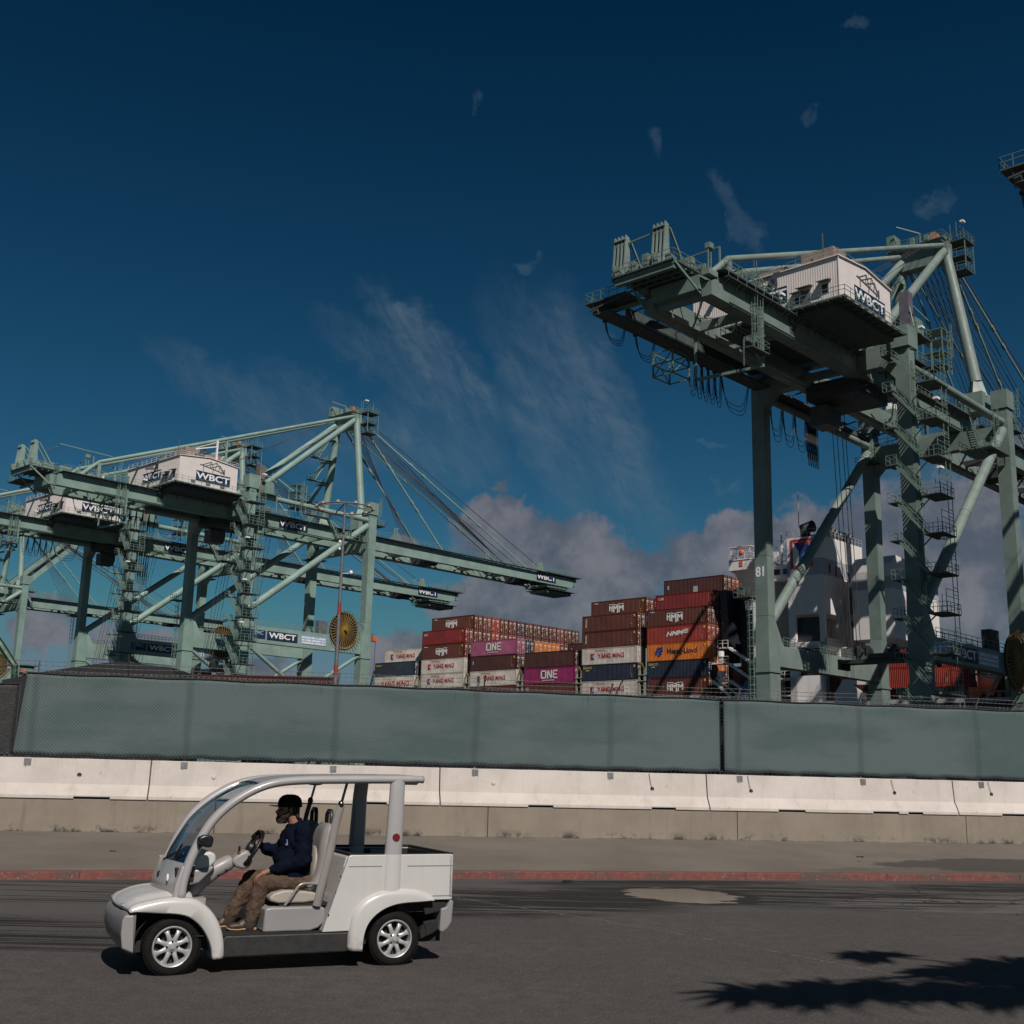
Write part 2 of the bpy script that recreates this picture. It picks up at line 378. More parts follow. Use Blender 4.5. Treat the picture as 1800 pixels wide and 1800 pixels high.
def road_mat():
    m, t, b = nmat('asphalt'); tc = t.new('ShaderNodeTexCoord').outputs['Object']; sp = t.new('ShaderNodeSeparateXYZ'); t.l.new(tc, sp.inputs[0]); x, y = sp.outputs[0], sp.outputs[1]
    big = t.noise(tc, .35, 5, .6); fine = t.noise(tc, 55, 3, .7); mid = t.noise(tc, 4, 4, .6)
    c = t.mix(t.mr(big, .3, .7), (.066, .058, .054, 1), (.088, .079, .073, 1))
    c = t.mix(t.mr(mid, .35, .7), c, (.062, .055, .052, 1))
    vo = t.new('ShaderNodeTexVoronoi'); t.l.new(tc, vo.inputs['Vector']); vo.inputs['Scale'].default_value = 70
    c = t.mix(t.m('MULTIPLY', t.mr(vo.outputs['Color'], .55, .95), .5), c, (.17, .16, .15, 1))
    c = t.mix(t.m('MULTIPLY', t.mr(fine, .5, .75), .55), c, (.024, .022, .021, 1))
    # strip nearer the kerb is older, paler surfacing
    d = t.m('SUBTRACT', y, t.m('MULTIPLY', x, .25)); wn = t.noise(tc, .5, 5, .6); wf = t.noise(tc, 1.6, 5, .65)
    old = t.mr(t.m('ADD', d, t.m('MULTIPLY', t.m('SUBTRACT', wn, .5), .9)), 16.9, 17.2)
    c = t.mix(t.m('MULTIPLY', old, .7), c, (.088, .081, .076, 1))
    # cracked pale patch on the right
    pt = t.mr(ell_mask(t, x, y, 8.6, 20.0, 3.6, 1.35, R(12), wn, .8), 1.05, .9)
    ve = t.new('ShaderNodeTexVoronoi'); ve.feature = 'DISTANCE_TO_EDGE'; ve.inputs['Scale'].default_value = .85
    t.l.new(t.vm('ADD', tc, t.vm('SCALE', t.comb(wf, wn, 0), sc=1.0)), ve.inputs['Vector'])
    crack = t.mr(ve.outputs['Distance'], .02, .006)
    c = t.mix(t.m('MULTIPLY', pt, .8), c, (.125, .115, .107, 1))
    cr_area = t.mr(ell_mask(t, x, y, 8.2, 20.6, 3.0, 2.4, R(12), wn, 1.2), 1.2, .8)
    cr2 = t.mr(ell_mask(t, x, y, 5.6, 9.6, 1.6, 1.6, 0, wn, .6), 1.1, .8)
    c = t.mix(t.m('MULTIPLY', crack, t.m('ADD', cr_area, cr2, clamp=True)), c, (.015, .014, .013, 1))
    # oil and damp: long dark feathered streaks
    mp = t.new('ShaderNodeMapping'); t.l.new(tc, mp.inputs[0]); mp.inputs['Rotation'].default_value = (0, 0, R(-12)); mp.inputs['Scale'].default_value = (.34, 4.2, 1)
    sn = t.noise(mp.outputs[0], 1.0, 7, .65)
    mp2 = t.new('ShaderNodeMapping'); t.l.new(tc, mp2.inputs[0]); mp2.inputs['Rotation'].default_value = (0, 0, R(-6)); mp2.inputs['Scale'].default_value = (.14, 5.5, 1)
    sn2 = t.noise(mp2.outputs[0], 1.0, 6, .6)
    def damp(cx, cy, rx, ry, a, n, lo, hi, w=.9):
        e = t.mr(ell_mask(t, x, y, cx, cy, rx, ry, R(a), wf, w), 1.05, .35); return t.m('MULTIPLY', e, t.mr(n, lo, hi))
    dm = [damp(-.6, 18.5, 4.2, 2.3, 12, sn, .43, .48, .8), damp(1.9, 19.9, 1.5, 1.9, 20, sn, .34, .44, .9), damp(-6.3, 14.2, 3.4, 1.5, -14, sn2, .46, .52, .6), damp(-6.6, 18.6, 4.5, 2.0, 15, sn2, .50, .56, .6),
          damp(5.6, 20.6, 4.0, 2.3, 14, sn, .46, .52, .8), damp(9.6, 23.1, 3.0, 1.0, 14, sn, .40, .48, .8), damp(2.8, 22.3, 3.4, .6, 15, sn, .38, .46, .8)]
    # puddle with a soaked rim
    pd = ell_mask(t, x, y, 2.95, 20.25, 1.0, 1.30, R(12), t.m('ADD', t.m('MULTIPLY', wf, .5), t.m('MULTIPLY', sn, .5)), 3.2)
    pud = t.mr(pd, .86, .80); rim = t.m('MULTIPLY', t.mr(pd, 1.7, 1.2), t.m('SUBTRACT', 1, pud))
    dsum = dm[0]
    for k in dm[1:]: dsum = t.m('MAXIMUM', dsum, k)
    dsum = t.m('MAXIMUM', dsum, t.m('MULTIPLY', rim, t.mr(sn, .3, .45)))
    tyre = t.m('MULTIPLY', t.mr(ell_mask(t, x, y, -5.2, 13.5, 3.4, .42, R(-17), wf, .5), 1.05, .6), t.mr(sn2, .4, .56))
    dsum = t.m('MAXIMUM', dsum, t.m('MULTIPLY', tyre, .75))
    c = t.mix(t.m('MULTIPLY', dsum, .88), c, (.010, .0095, .009, 1))
    c = t.mix(pud, c, (.02, .018, .016, 1))
    t.l.new(c, b.inputs['Base Color'])
    ro = t.mr(fine, .2, .8, .78, .95); ro = t.m('MULTIPLY', ro, t.m('SUBTRACT', 1, t.m('MULTIPLY', dsum, .25)))
    ro = t.m('MULTIPLY', ro, t.m('SUBTRACT', 1, t.m('MULTIPLY', pud, .80))); t.l.new(ro, b.inputs['Roughness'])
    b.inputs['Specular IOR Level'].default_value = .32
    bp = t.new('ShaderNodeBump'); bp.inputs['Distance'].default_value = .012; t.put(bp.inputs['Strength'], t.m('MULTIPLY', t.m('SUBTRACT', 1, pud), .75))
    t.l.new(t.m('ADD', fine, t.m('MULTIPLY', vo.outputs['Distance'], .8)), bp.inputs['Height']); t.l.new(bp.outputs[0], b.inputs['Normal'])
    return m
def grit(name, c0, c1, spk, rough=.9, sc=40, wet=False, curbstrip=False):
    m, t, b = nmat(name); tc = t.new('ShaderNodeTexCoord').outputs['Object']; sp = t.new('ShaderNodeSeparateXYZ'); t.l.new(tc, sp.inputs[0]); x, y = sp.outputs[0], sp.outputs[1]
    big = t.noise(tc, .6, 6, .62); f = t.noise(tc, sc, 3, .7)
    c = t.mix(t.mr(big, .3, .7), c4(c0), c4(c1)); c = t.mix(t.m('MULTIPLY', t.mr(f, .48, .75), .55), c, c4(spk))
    vo = t.new('ShaderNodeTexVoronoi'); t.l.new(tc, vo.inputs['Vector']); vo.inputs['Scale'].default_value = 3.1
    c = t.mix(t.m('MULTIPLY', t.mr(vo.outputs['Distance'], .07, .05), .7), c, (.03, .028, .025, 1))
    if wet:
        wf = t.noise(tc, 1.2, 5, .65)
        w = t.mr(ell_mask(t, x, y, 11.6, 26.4, 3.9, 1.15, R(13), wf, 1.3), 1.05, .75); w2 = t.m('MULTIPLY', t.mr(ell_mask(t, x, y, 8.4, 24.8, 2.6, .5, R(14), wf, 1.6), 1.0, .6), .5)
        c = t.mix(t.m('MULTIPLY', t.m('MAXIMUM', w, w2), .8), c, (.035, .031, .027, 1))
    t.l.new(c, b.inputs['Base Color']); b.inputs['Roughness'].default_value = rough
    bp = t.new('ShaderNodeBump'); bp.inputs['Distance'].default_value = .01; bp.inputs['Strength'].default_value = .6; t.l.new(f, bp.inputs['Height']); t.l.new(bp.outputs[0], b.inputs['Normal'])
    return m
mb = MB(); mb.grid([[V((x, y, 0)) for x in (-3000, -60, 0, 60, 3000)] for y in (-2500, -60, 0, 60, 3500)]); struct(mb.build('road', road_mat()))
# kerb (red, faded) and the sloping pavement behind it
def kerb_mat():
    m, t, b = nmat('kerb_red'); tc = t.new('ShaderNodeTexCoord').outputs['Object']
    n = t.noise(tc, 1.1, 6, .7); n2 = t.noise(tc, 9, 4, .7)
    c = t.mix(t.mr(n2, .3, .7), (.125, .036, .030, 1), (.170, .060, .049, 1)); c = t.mix(t.mr(n, .50, .62), c, (.080, .055, .045, 1))
    c = t.mix(t.m('MULTIPLY', t.mr(t.noise(tc, 30, 3), .6, .7), .5), c, (.3, .27, .24, 1))
    t.l.new(c, b.inputs['Base Color']); b.inputs['Roughness'].default_value = .85; return m
c0 = offs(CURB, 0); c1 = offs(CURB, .17)
mb = MB(); rows = [[p+V((0, 0, z)) for p in P] for P, z in ((c0, 0.0), (c0, .0), (offs(CURB, .012), .115), (offs(CURB, .03), .132), (c1, .14), (c1, .0))]; mb.grid(rows)
struct(mb.build('kerb', kerb_mat(), smooth='auto', ang=30))
# joints in the kerb
mb = MB()
for k in range(-4, 9):
    a = V((CURB[4][0], CURB[4][1], 0)); s = k*3.05+1.2; P = [V((*p, 0)) for p in CURB]
    x = -8.2+s*.96
    for i in range(len(P)-1):
        if P[i].x <= x < P[i+1].x:
            f = (x-P[i].x)/(P[i+1].x-P[i].x); p = P[i].lerp(P[i+1], f); d = (P[i+1]-P[i]).normalized(); n = V((-d.y, d.x, 0))
            mb.bar(p-n*.003+V((0, 0, .02)), p+n*.01+V((0, 0, .137)), .012, .012)
struct(mb.build('kerb_joint', DARK))
PAVE = grit('pavement_grit', (.125, .106, .088), (.165, .141, .118), (.075, .064, .054), wet=True)
mb = MB(); top = [wp((V((*p, 0))-WP0).dot(WV), .02, .455) for p in CURB]
mid = [a.lerp(b, .5) for a, b in zip([q+V((0, 0, .135)) for q in c1], top)]
mid = [q+V((0, 0, -.012)) for q in mid]
mb.grid([[q+V((0, 0, .135)) for q in c1], mid, top]); struct(mb.build('pavement', PAVE, smooth=True))
YARD = grit('yard_ground', (.038, .037, .036), (.05, .048, .046), (.03, .03, .03), sc=10)
A = V((31.666, 144, 0)); yy = R(43.27); Bv = V((sin(yy), cos(yy), 0)); Qv = V((-cos(yy), sin(yy), 0))
QE = A+Bv*33.5
mb = MB(); mb.grid([[wp(-400, .6, 1.1), wp(900, .6, 1.1)], [QE+Qv*900+V((0, 0, 1.1)), QE-Qv*700+V((0, 0, 1.1))]]); struct(mb.build('quay_ground', YARD))
m, t, b = nmat('harbour_water'); b.inputs['Base Color'].default_value = (.01, .03, .035, 1); b.inputs['Roughness'].default_value = .12
bp = t.new('ShaderNodeBump'); bp.inputs['Strength'].default_value = .6; t.l.new(t.noise(t.new('ShaderNodeTexCoord').outputs['Object'], .4, 5), bp.inputs['Height']); t.l.new(bp.outputs[0], b.inputs['Normal'])
mb = MB(); mb.grid([[QE+Qv*900+V((0, 0, .1)), QE-Qv*700+V((0, 0, .1))], [QE+Qv*900+Bv*2500+V((0, 0, .1)), QE-Qv*700+Bv*2500+V((0, 0, .1))]]); struct(mb.build('water', m))
# faded painted line on the road
m, t, b = nmat('worn_line'); tc = t.new('ShaderNodeTexCoord').outputs['Object']
b.inputs['Base Color'].default_value = (.19, .18, .17, 1); b.inputs['Roughness'].default_value = .9
t.l.new(t.mr(t.noise(tc, 14, 5, .75), .50, .56, 0, .75), b.inputs['Alpha'])
mb = MB(); P = [(-1.9, 20.5), (-.46, 18.6), (1.28, 16.52), (2.6, 14.7), (3.69, 12.99), (4.3, 12.0)]
for (a, b_) in zip(P[:-1], P[1:]):
    d = V((b_[0]-a[0], b_[1]-a[1], 0)).normalized(); n = V((-d.y, d.x, 0))*.035
    mb.grid([[V((*a, .004))-n, V((*a, .004))+n], [V((*b_, .004))-n, V((*b_, .004))+n]])
struct(mb.build('road_marking', m))

# ================================================================ RETAINING WALL, BARRIERS, FENCE
def conc_mat(name, c0, c1, grime, base_z=None, base_h=.2, streak=.3, gr=1.0, panel=0):
    m, t, b = nmat(name); tc = t.new('ShaderNodeTexCoord').outputs['Object']; sp = t.new('ShaderNodeSeparateXYZ'); t.l.new(tc, sp.inputs[0])
    n = t.noise(tc, .9, 6, .65); c = t.mix(t.mr(n, .3, .7), c4(c0), c4(c1))
    mp = t.new('ShaderNodeMapping'); t.l.new(tc, mp.inputs[0]); mp.inputs['Scale'].default_value = (2.2, 2.2, .22)
    s = t.noise(mp.outputs[0], 1.7, 6, .7); c = t.mix(t.m('MULTIPLY', t.mr(s, .5, .78), streak), c, c4(grime))
    c = t.mix(t.m('MULTIPLY', t.mr(t.noise(tc, 45, 3, .7), .5, .8), .35), c, c4([x*.6 for x in c0]))
    c = t.mix(t.m('MULTIPLY', t.mr(t.noise(tc, 3.3, 6, .75), .62, .72), .35), c, c4([x*.55 for x in grime]))
    if base_z is not None:
        z = sp.outputs[2]; e = t.m('MULTIPLY', t.mr(z, base_z+base_h, base_z), t.mr(t.noise(tc, 1.5, 6, .75), .50, .60)); c = t.mix(t.m('MULTIPLY', e, gr), c, (.035, .031, .027, 1))
        e2 = t.mr(z, base_z+.03, base_z); c = t.mix(t.m('MULTIPLY', e2, t.m('MULTIPLY', t.mr(t.noise(tc, 3, 4), .35, .6), .8)), c, (.03, .027, .024, 1))
    t.l.new(c, b.inputs['Base Color']); b.inputs['Roughness'].default_value = .9
    bp = t.new('ShaderNodeBump'); bp.inputs['Distance'].default_value = .01; bp.inputs['Strength'].default_value = .4; t.l.new(t.noise(tc, 25, 5, .7), bp.inputs['Height']); t.l.new(bp.outputs[0], b.inputs['Normal'])
    return m
CW = conc_mat('old_concrete', (.205, .172, .136), (.255, .217, .173), (.10, .085, .07), .45, .22, .45)
CB = conc_mat('barrier_concrete', (.48, .43, .39), (.58, .525, .48), (.36, .28, .23), None, streak=.62)
wall = empty('concrete_wall', wp(0, 0, 0)); wall.rotation_euler = (0, 0, atan2(WV.y, WV.x))
tag(wall, 'low weathered grey-brown concrete retaining wall under the white barriers', 'wall')
mb = MB()
for s0, s1 in [(-60, -13.9)]+[(-13.9+6.1*k, -13.9+6.1*(k+1)-.012) for k in range(10)]+[(47.1, 110)]: mb.b2((s0, 0, .0), (s1, .75, 1.135))
mb.build('wall_face', CW, wall, bevel=.012)
# jersey barriers; profile in (y, z), y into the port
JP = [(-.03, 0), (-.03, .07), (.13, .31), (.195, .845), (.375, .845), (.44, .31), (.60, .07), (.60, 0)]
def barrier_mesh(L, notches, chip=False):
    mb = MB()
    # body pieces between the drainage notches in the foot
    xs = [0.0]
    for a, b_ in notches: xs += [a, b_]
    xs.append(L)
    N = 24
    cuts = sorted(set([round(q, 4) for q in xs]+[round(L*k/N, 4) for k in range(N+1)]))
    def lift(x):
        for a, b_ in notches:
            if a < x < b_: return .045
        return 0.0
    prof = JP
    rr = random.Random(int(L*1000))
    rows = []
    for x in cuts:
        dz = rr.uniform(-.003, .003); rows.append([V((x, y, z+(dz if z > .8 else 0))) for y, z in prof])
    for i in range(len(cuts)-1):
        xm = (cuts[i]+cuts[i+1])/2; l = lift(xm)
        a = [V(p) for p in rows[i]]; b2_ = [V(p) for p in rows[i+1]]
        if l:
            for q in (a, b2_): q[0].z = l; q[7].z = l; q[0].y += .0; q[1].z = max(l+.03, .07); q[6].z = q[1].z
        ia = mb.add(a); ib = mb.add(b2_); n = len(prof)
        for k in range(n-1): mb.face([ia+k, ib+k, ib+k+1, ia+k+1])
        mb.face([ia+n-1, ib+n-1, ib, ia])
        if i == 0: mb.face([ia+k for k in range(n)])
        if i == len(cuts)-2: mb.face([ib+k for k in range(n)][::-1])
        if l:
            pass
    return mb
JX = [-10.0, -3.6, 2.94, 9.37, 15.89, 22.49, 29.1]
def face_y(z): return -.03+(z-.07)/.24*.16 if z < .31 else .13+(z-.31)/.535*.065
LB = ['leftmost white concrete barrier, with one dark round lifting hole', 'white concrete barrier behind the roof of the cart with an orange rust blush',
      'long clean white concrete barrier just right of the cart roof', 'white concrete barrier below the slit between the two green screens, wire hanging from its holes',
      'white concrete barrier at the far right with wavy grime streaks']
for i in range(1, 6):
    x0, x1 = JX[i]+.012, JX[i+1]-.012; L = x1-x0
    nts = {1: [(5.0, 5.75)], 2: [(1.2, 1.9), (4.6, 5.2)], 3: [(2.05, 2.65), (5.05, 5.65)], 4: [(1.75, 2.45), (4.25, 4.95), (5.2, 5.6)], 5: [(1.2, 1.9)]}[i]
    e = empty('concrete_barrier', wp(x0, 0.0, 1.137)); e.rotation_euler = (0, 0, atan2(WV.y, WV.x)); tag(e, LB[i-1], 'barrier', 'white concrete barriers along the fence')
    bd = barrier_mesh(L, nts).build('barrier_body', CB, e, bevel=.012)
    hs = {1: [(5.05, .50, 1)], 2: [(1.35, .51, 0)], 3: [(1.25, .52, 0), (5.12, .47, 1)], 4: [(1.12, .47, 1), (4.95, .5, 1)], 5: [(1.05, .52, 1)]}[i]
    for hx, hz, op in hs:
        mb = MB(); y = face_y(hz)
        if op: mb.lathe([(0, .0), (.042, .0), (.046, -.004), (.05, .002)], (hx, y-.004, hz), (0, 1, .0), 18)
        else: mb.lathe([(0, -.015), (.042, -.015), (.048, -.004), (.05, .003)], (hx, y-.004, hz), (0, 1, 0), 18)
        mb.build('lifting_hole', DARK if op else CB, e, smooth=True)
        if op and i in (3, 4, 5):
            mb = MB(); mb.sweep([(hx, y-.02, hz), (hx-.04, y-.02, hz+.12), (hx-.07, face_y(.8)-.02, .84)], .006, 5); mb.build('wire_tie', WIRE, e)
            mb = MB(); mb.prism([(0, 0), (.03, 0), (0, .13)], lambda u, v, t_: V((hx+.14+u, face_y(.2+v)-.006+t_, .16+v)), -.004, .004); mb.build('recess_mark', DARK, e)
# fence: posts, top wire, mesh, screens, barbed wire
fence = empty('screened_fence', wp(0, .285, 1.95)); fence.rotation_euler = (0, 0, atan2(WV.y, WV.x))
tag(fence, 'chain link fence with green windscreen fabric and barbed wire standing on the white barriers', 'fence')
POST = [.37-3.27*3, .37-3.27*2, .37-3.27]+[.37+3.275*k for k in range(14)]
GALV = paint('galvanised', (.22, .22, .22), .5, metal=.5, var=.2, scale=6)
BLK = paint('screen_hem', (.012, .013, .014), .8)
for x in POST:
    mb = MB(); mb.tube((x, .02, .0), (x, .02, 1.83), .03, n=10); mb.bar((x, 0, 1.8), (x+.03, -.17, 2.12), .03, .04)
    mb.build('fence_post', GALV, fence, smooth='auto')
    mb = MB(); mb.box((x, -.105, -.10), (.15, .012, .21)); mb.box((x, -.04, .008), (.15, .14, .012)); mb.lathe([(0, -.01), (.012, -.01), (.012, 0)], (x+.03, -.112, -.12), (0, 1, 0), 8); mb.lathe([(0, -.01), (.012, -.01), (.012, 0)], (x-.03, -.112, -.15), (0, 1, 0), 8)
    mb.build('post_bracket', GALV, fence)
# chain link diamonds seen above and below the screens
mb = MB(); S0, S1 = POST[0], POST[-1]
def link(mb, x0, x1, z0, z1, st=.057):
    k = x0
    while k < x1:
        mb.bar((k, .0, z0), (k+(z1-z0), .0, z1), .006, .006, up=(0, 1, 0)); mb.bar((k+(z1-z0), .004, z0), (k, .004, z1), .006, .006, up=(0, 1, 0)); k += st*2
link(mb, -10, 40, .01, .125); link(mb, -10, 40, 1.8, 1.90)
for k in range(340): x = -1.5+k*.115; mb.bar((x, 0, 1.86), (x+.012, 0, 1.925), .007, .007, up=(0, 1, 0))
mb.build('chain_link', GALV, fence)
mb = MB(); mb.tube((S0, .0, .01), (S1, .0, .01), .008, n=6); mb.build('bottom_wire', GALV, fence)
# barbed wire
mb = MB(); rb = random.Random(3)
for j, (dy, dz) in enumerate(((-.05, 1.92), (-.10, 2.02), (-.15, 2.11))):
    for k in range(len(POST)-1):
        a, b_ = POST[k], POST[k+1]; P = [(a+(b_-a)*q/6, dy+.01*sin(q*2+j), dz-.02*sin(pi*q/6)) for q in range(7)]
        mb.sweep(P, .0045, 4, cap=False)
        for q in range(26):
            x = a+(b_-a)*q/26+.05; z = dz-.02*sin(pi*q/26); mb.bar((x, dy-.02, z-.02), (x+.012, dy+.02, z+.02), .004, .004); mb.bar((x, dy+.02, z-.02), (x-.01, dy-.02, z+.02), .004, .004)
mb.build('barbed_wire', GALV, fence)
def screen_mat(name, col, dk):
    m, t, b = nmat(name); tc = t.new('ShaderNodeTexCoord').outputs['Object']; sp = t.new('ShaderNodeSeparateXYZ'); t.l.new(tc, sp.inputs[0]); x, z = sp.outputs[0], sp.outputs[2]
    n = t.noise(t.comb(t.m('MULTIPLY', x, .35), 0, t.m('MULTIPLY', z, 1.1)), 1.0, 5, .55)
    c = t.mix(t.mr(n, .42, .62), c4(col), c4(dk))
    # posts show through from behind: their shade is painted into the cloth colour
    px = t.m('SUBTRACT', x, t.m('ADD', t.m('MULTIPLY', t.m('ROUND', t.m('DIVIDE', t.m('SUBTRACT', x, .37), 3.275)), 3.275), .37))
    px = t.m('ADD', px, t.m('MULTIPLY', t.m('SUBTRACT', t.noise(tc, 1.3, 3), .5), .15))
    pm = t.mr(t.m('ABSOLUTE', px), .13, .02)
    c = t.mix(t.m('MULTIPLY', pm, .42), c, c4([q*.5 for q in dk]))
    mp = t.new('ShaderNodeMapping'); t.l.new(tc, mp.inputs[0]); mp.inputs['Scale'].default_value = (9, 1, .8)
    dr = t.m('MULTIPLY', t.mr(t.noise(mp.outputs[0], 1.0, 4, .6), .58, .7), t.mr(z, 1.35, 1.8)); c = t.mix(t.m('MULTIPLY', dr, .5), c, c4([q*.5 for q in dk]))
    # diagonal weave pressed by the wire diamonds
    w1 = t.new('ShaderNodeTexWave', wave_type='BANDS', bands_direction='X'); mp = t.new('ShaderNodeMapping'); t.l.new(t.comb(x, z, 0), mp.inputs[0]); mp.inputs['Rotation'].default_value = (0, 0, R(-45))
    t.l.new(mp.outputs[0], w1.inputs['Vector']); w1.inputs['Scale'].default_value = 5.6; w1.inputs['Distortion'].default_value = .35; w1.inputs['Detail Scale'].default_value = 1.5
    w2 = t.new('ShaderNodeTexWave', wave_type='BANDS', bands_direction='X'); mp2 = t.new('ShaderNodeMapping'); t.l.new(t.comb(x, z, 0), mp2.inputs[0]); mp2.inputs['Rotation'].default_value = (0, 0, R(45))
    t.l.new(mp2.outputs[0], w2.inputs['Vector']); w2.inputs['Scale'].default_value = 5.6; w2.inputs['Distortion'].default_value = .35
    h = t.m('ADD', w1.outputs[1], t.m('MULTIPLY', w2.outputs[1], .25))
    c = t.mix(t.m('MULTIPLY', h, .10), c, c4([q*.55 for q in dk]))
    t.l.new(c, b.inputs['Base Color']); b.inputs['Roughness'].default_value = .8; b.inputs['Sheen Weight'].default_value = .2
    bp = t.new('ShaderNodeBump'); bp.inputs['Distance'].default_value = .008; bp.inputs['Strength'].default_value = .5; t.l.new(t.m('ADD', h, t.m('MULTIPLY', t.noise(tc, 3, 4), 1.5)), bp.inputs['Height']); t.l.new(bp.outputs[0], b.inputs['Normal'])
    return m
SCR = screen_mat('green_screen', (.076, .108, .108), (.050, .084, .084)); SCRB = paint('black_screen', (.018, .018, .019), .6, var=.3, scale=3, bump=.8)
def screen(x0, x1, z0, z1, mat, y=-.035, lab=None, dropl=0.0, slant=0.0, amp=.03):
    nx = max(8, int((x1-x0)/.12)); nz = 18; rows = []
    for j in range(nz+1):
        rw = []
        for i in range(nx+1):
            u = i/nx; v = j/nz; x = x0+(x1-x0)*u+(slant*(1-v) if u == 0 else 0); zb = z0+.012*sin(x*5.1)+.008*sin(x*13); zt = z1+.010*sin(x*3.3+1)
            z = zb+(zt-zb)*v; e = sin(pi*v)**.6*min(1, 4*u, 4*(1-u)) if 0 < v < 1 else 0
            dx = (x-.37) % 3.275; pull = (1-abs(sin(pi*dx/3.275))) 
            yy_ = y-amp*e*(.5+.5*sin(x*1.9+v*2.2))*(1-pull*.7)-.006*sin(x*17+v*9)*e-.010*sin((x+v*1.2)*31)*max(0, .25-min(v, 1-v))
            rw.append(V((x, yy_, z)))
        rows.append(rw)
    mb = MB(); mb.grid(rows); o = mb.build('screen_cloth', mat, fence, smooth=True)
    md = o.modifiers.new('s', 'SOLIDIFY'); md.thickness = .004
    if lab: o['label'] = lab
    mb = MB()
    for rw in (rows[0], rows[-1]): mb.sweep([p+V((0, -.006, 0)) for p in rw], .016, 6, flat=1.3)
    mb.sweep([r_[0]+V((0, -.006, 0)) for r_ in rows], .011, 6); mb.sweep([r_[-1]+V((0, -.006, 0)) for r_ in rows], .011, 6)
    mb.build('screen_hem', BLK, fence, smooth=True)
    return o
screen(.15, 16.28, .10, 1.845, SCR, lab='long green screen cloth left of the slit', slant=-.13)
screen(16.38, 38, .10, 1.845, SCR, lab='green screen cloth right of the slit')
screen(-9.5, .0, .06, 1.60, SCRB, y=.04, lab='sagging black screen cloth at the left end', amp=.10)
mb = MB()
for k in range(14): mb.bar((.10, -.02, .2+.12*k), (.2, -.03, .23+.12*k), .006, .006)
for k in range(20): mb.bar((16.27, -.03, .15+.085*k), (16.40, -.03, .17+.085*k), .005, .005)
mb.build('lacing', BLK, fence)
# ================================================================ CRANES (local x = seaward, y = along the quay, z = up)
PORT_RZ = atan2(Bv.y, Bv.x)
HB = 'x'
def rail(mb, p0, p1, h=1.1, st=2.0, r=.05, up=(0, 0, 1)):
    p0, p1 = V(p0), V(p1); U = V((0, 0, 1)); L = (p1-p0).length; n = max(1, int(L/st))
    for k in range(n+1): q = p0.lerp(p1, k/n); mb.bar(q, q+U*h, r, r)
    for z in (h, h*.55): mb.bar(p0+U*z, p1+U*z, r, r)
def walk(mb, x0, y0, x1, y1, z, sides='nsew', st=2.0, th=.14):
    mb.cur = 1; mb.b2((x0, y0, z-th), (x1, y1, z)); mb.cur = 0
    if 's' in sides: rail(mb, (x0, y0, z), (x1, y0, z), st=st)
    if 'n' in sides: rail(mb, (x0, y1, z), (x1, y1, z), st=st)
    if 'w' in sides: rail(mb, (x0, y0, z), (x0, y1, z), st=st)
    if 'e' in sides: rail(mb, (x1, y0, z), (x1, y1, z), st=st)
def flight(mb, p0, p1, wv, w=.8, n=None):
    """stair flight from p0 down to p1, width vector wv"""
    p0, p1, wv = V(p0), V(p1), V(wv).normalized()*w; n = n or max(6, int(abs(p0.z-p1.z)/.26))
    for o in (V((0, 0, 0)), wv):
        mb.bar(p0+o, p1+o, .06, .24); mb.bar(p0+o+V((0, 0, 1.05)), p1+o+V((0, 0, 1.05)), .055)
        mb.bar(p0+o+V((0, 0, .55)), p1+o+V((0, 0, .55)), .04)
        for k in range(5): q = p0.lerp(p1, k/4)+o; mb.bar(q, q+V((0, 0, 1.05)), .05)
    for k in range(n): q = p0.lerp(p1, (k+.5)/n); mb.bar(q, q+wv, .26, .05)
def cage(mb, x, y, z0, z1, w=.7, st=.35):
    for a, b in ((-1, 0), (1, 0)): mb.bar((x+a*w*.3, y, z0), (x+a*w*.3, y, z1), .06)
    z = z0
    while z < z1: mb.bar((x-.3*w, y, z), (x+.3*w, y, z), .04); z += st
    z = z0+1.8
    while z < z1:
        P = [(x+w*.5*cos(a), y-w*.5*0-.62*sin(a), z) for a in [pi*k/5 for k in range(6)]]
        for a, b in zip(P[:-1], P[1:]): mb.bar(a, b, .045)
        z += 1.1
    for a in (pi*.25, pi*.5, pi*.75): mb.bar((x+w*.5*cos(a), y-.62*sin(a), z0+1.8), (x+w*.5*cos(a), y-.62*sin(a), z1+.9), .045)
def loops(mb, x0, x1, y, z, n, dep, r=.045):
    for k in range(n):
        a = x0+(x1-x0)*k/n; b = x0+(x1-x0)*(k+1)/n
        for j in range(3):
            d = dep*(1-.14*j); P = [(a+(b-a)*q/12, y+.12*j, z-d*(1-(2*q/12-1)**4)*.95-.1) for q in range(13)]
            mb.sweep(P, r, 4, cap=False)
        mb.box((a, y+.1, z-.1), (.35, .5, .3))
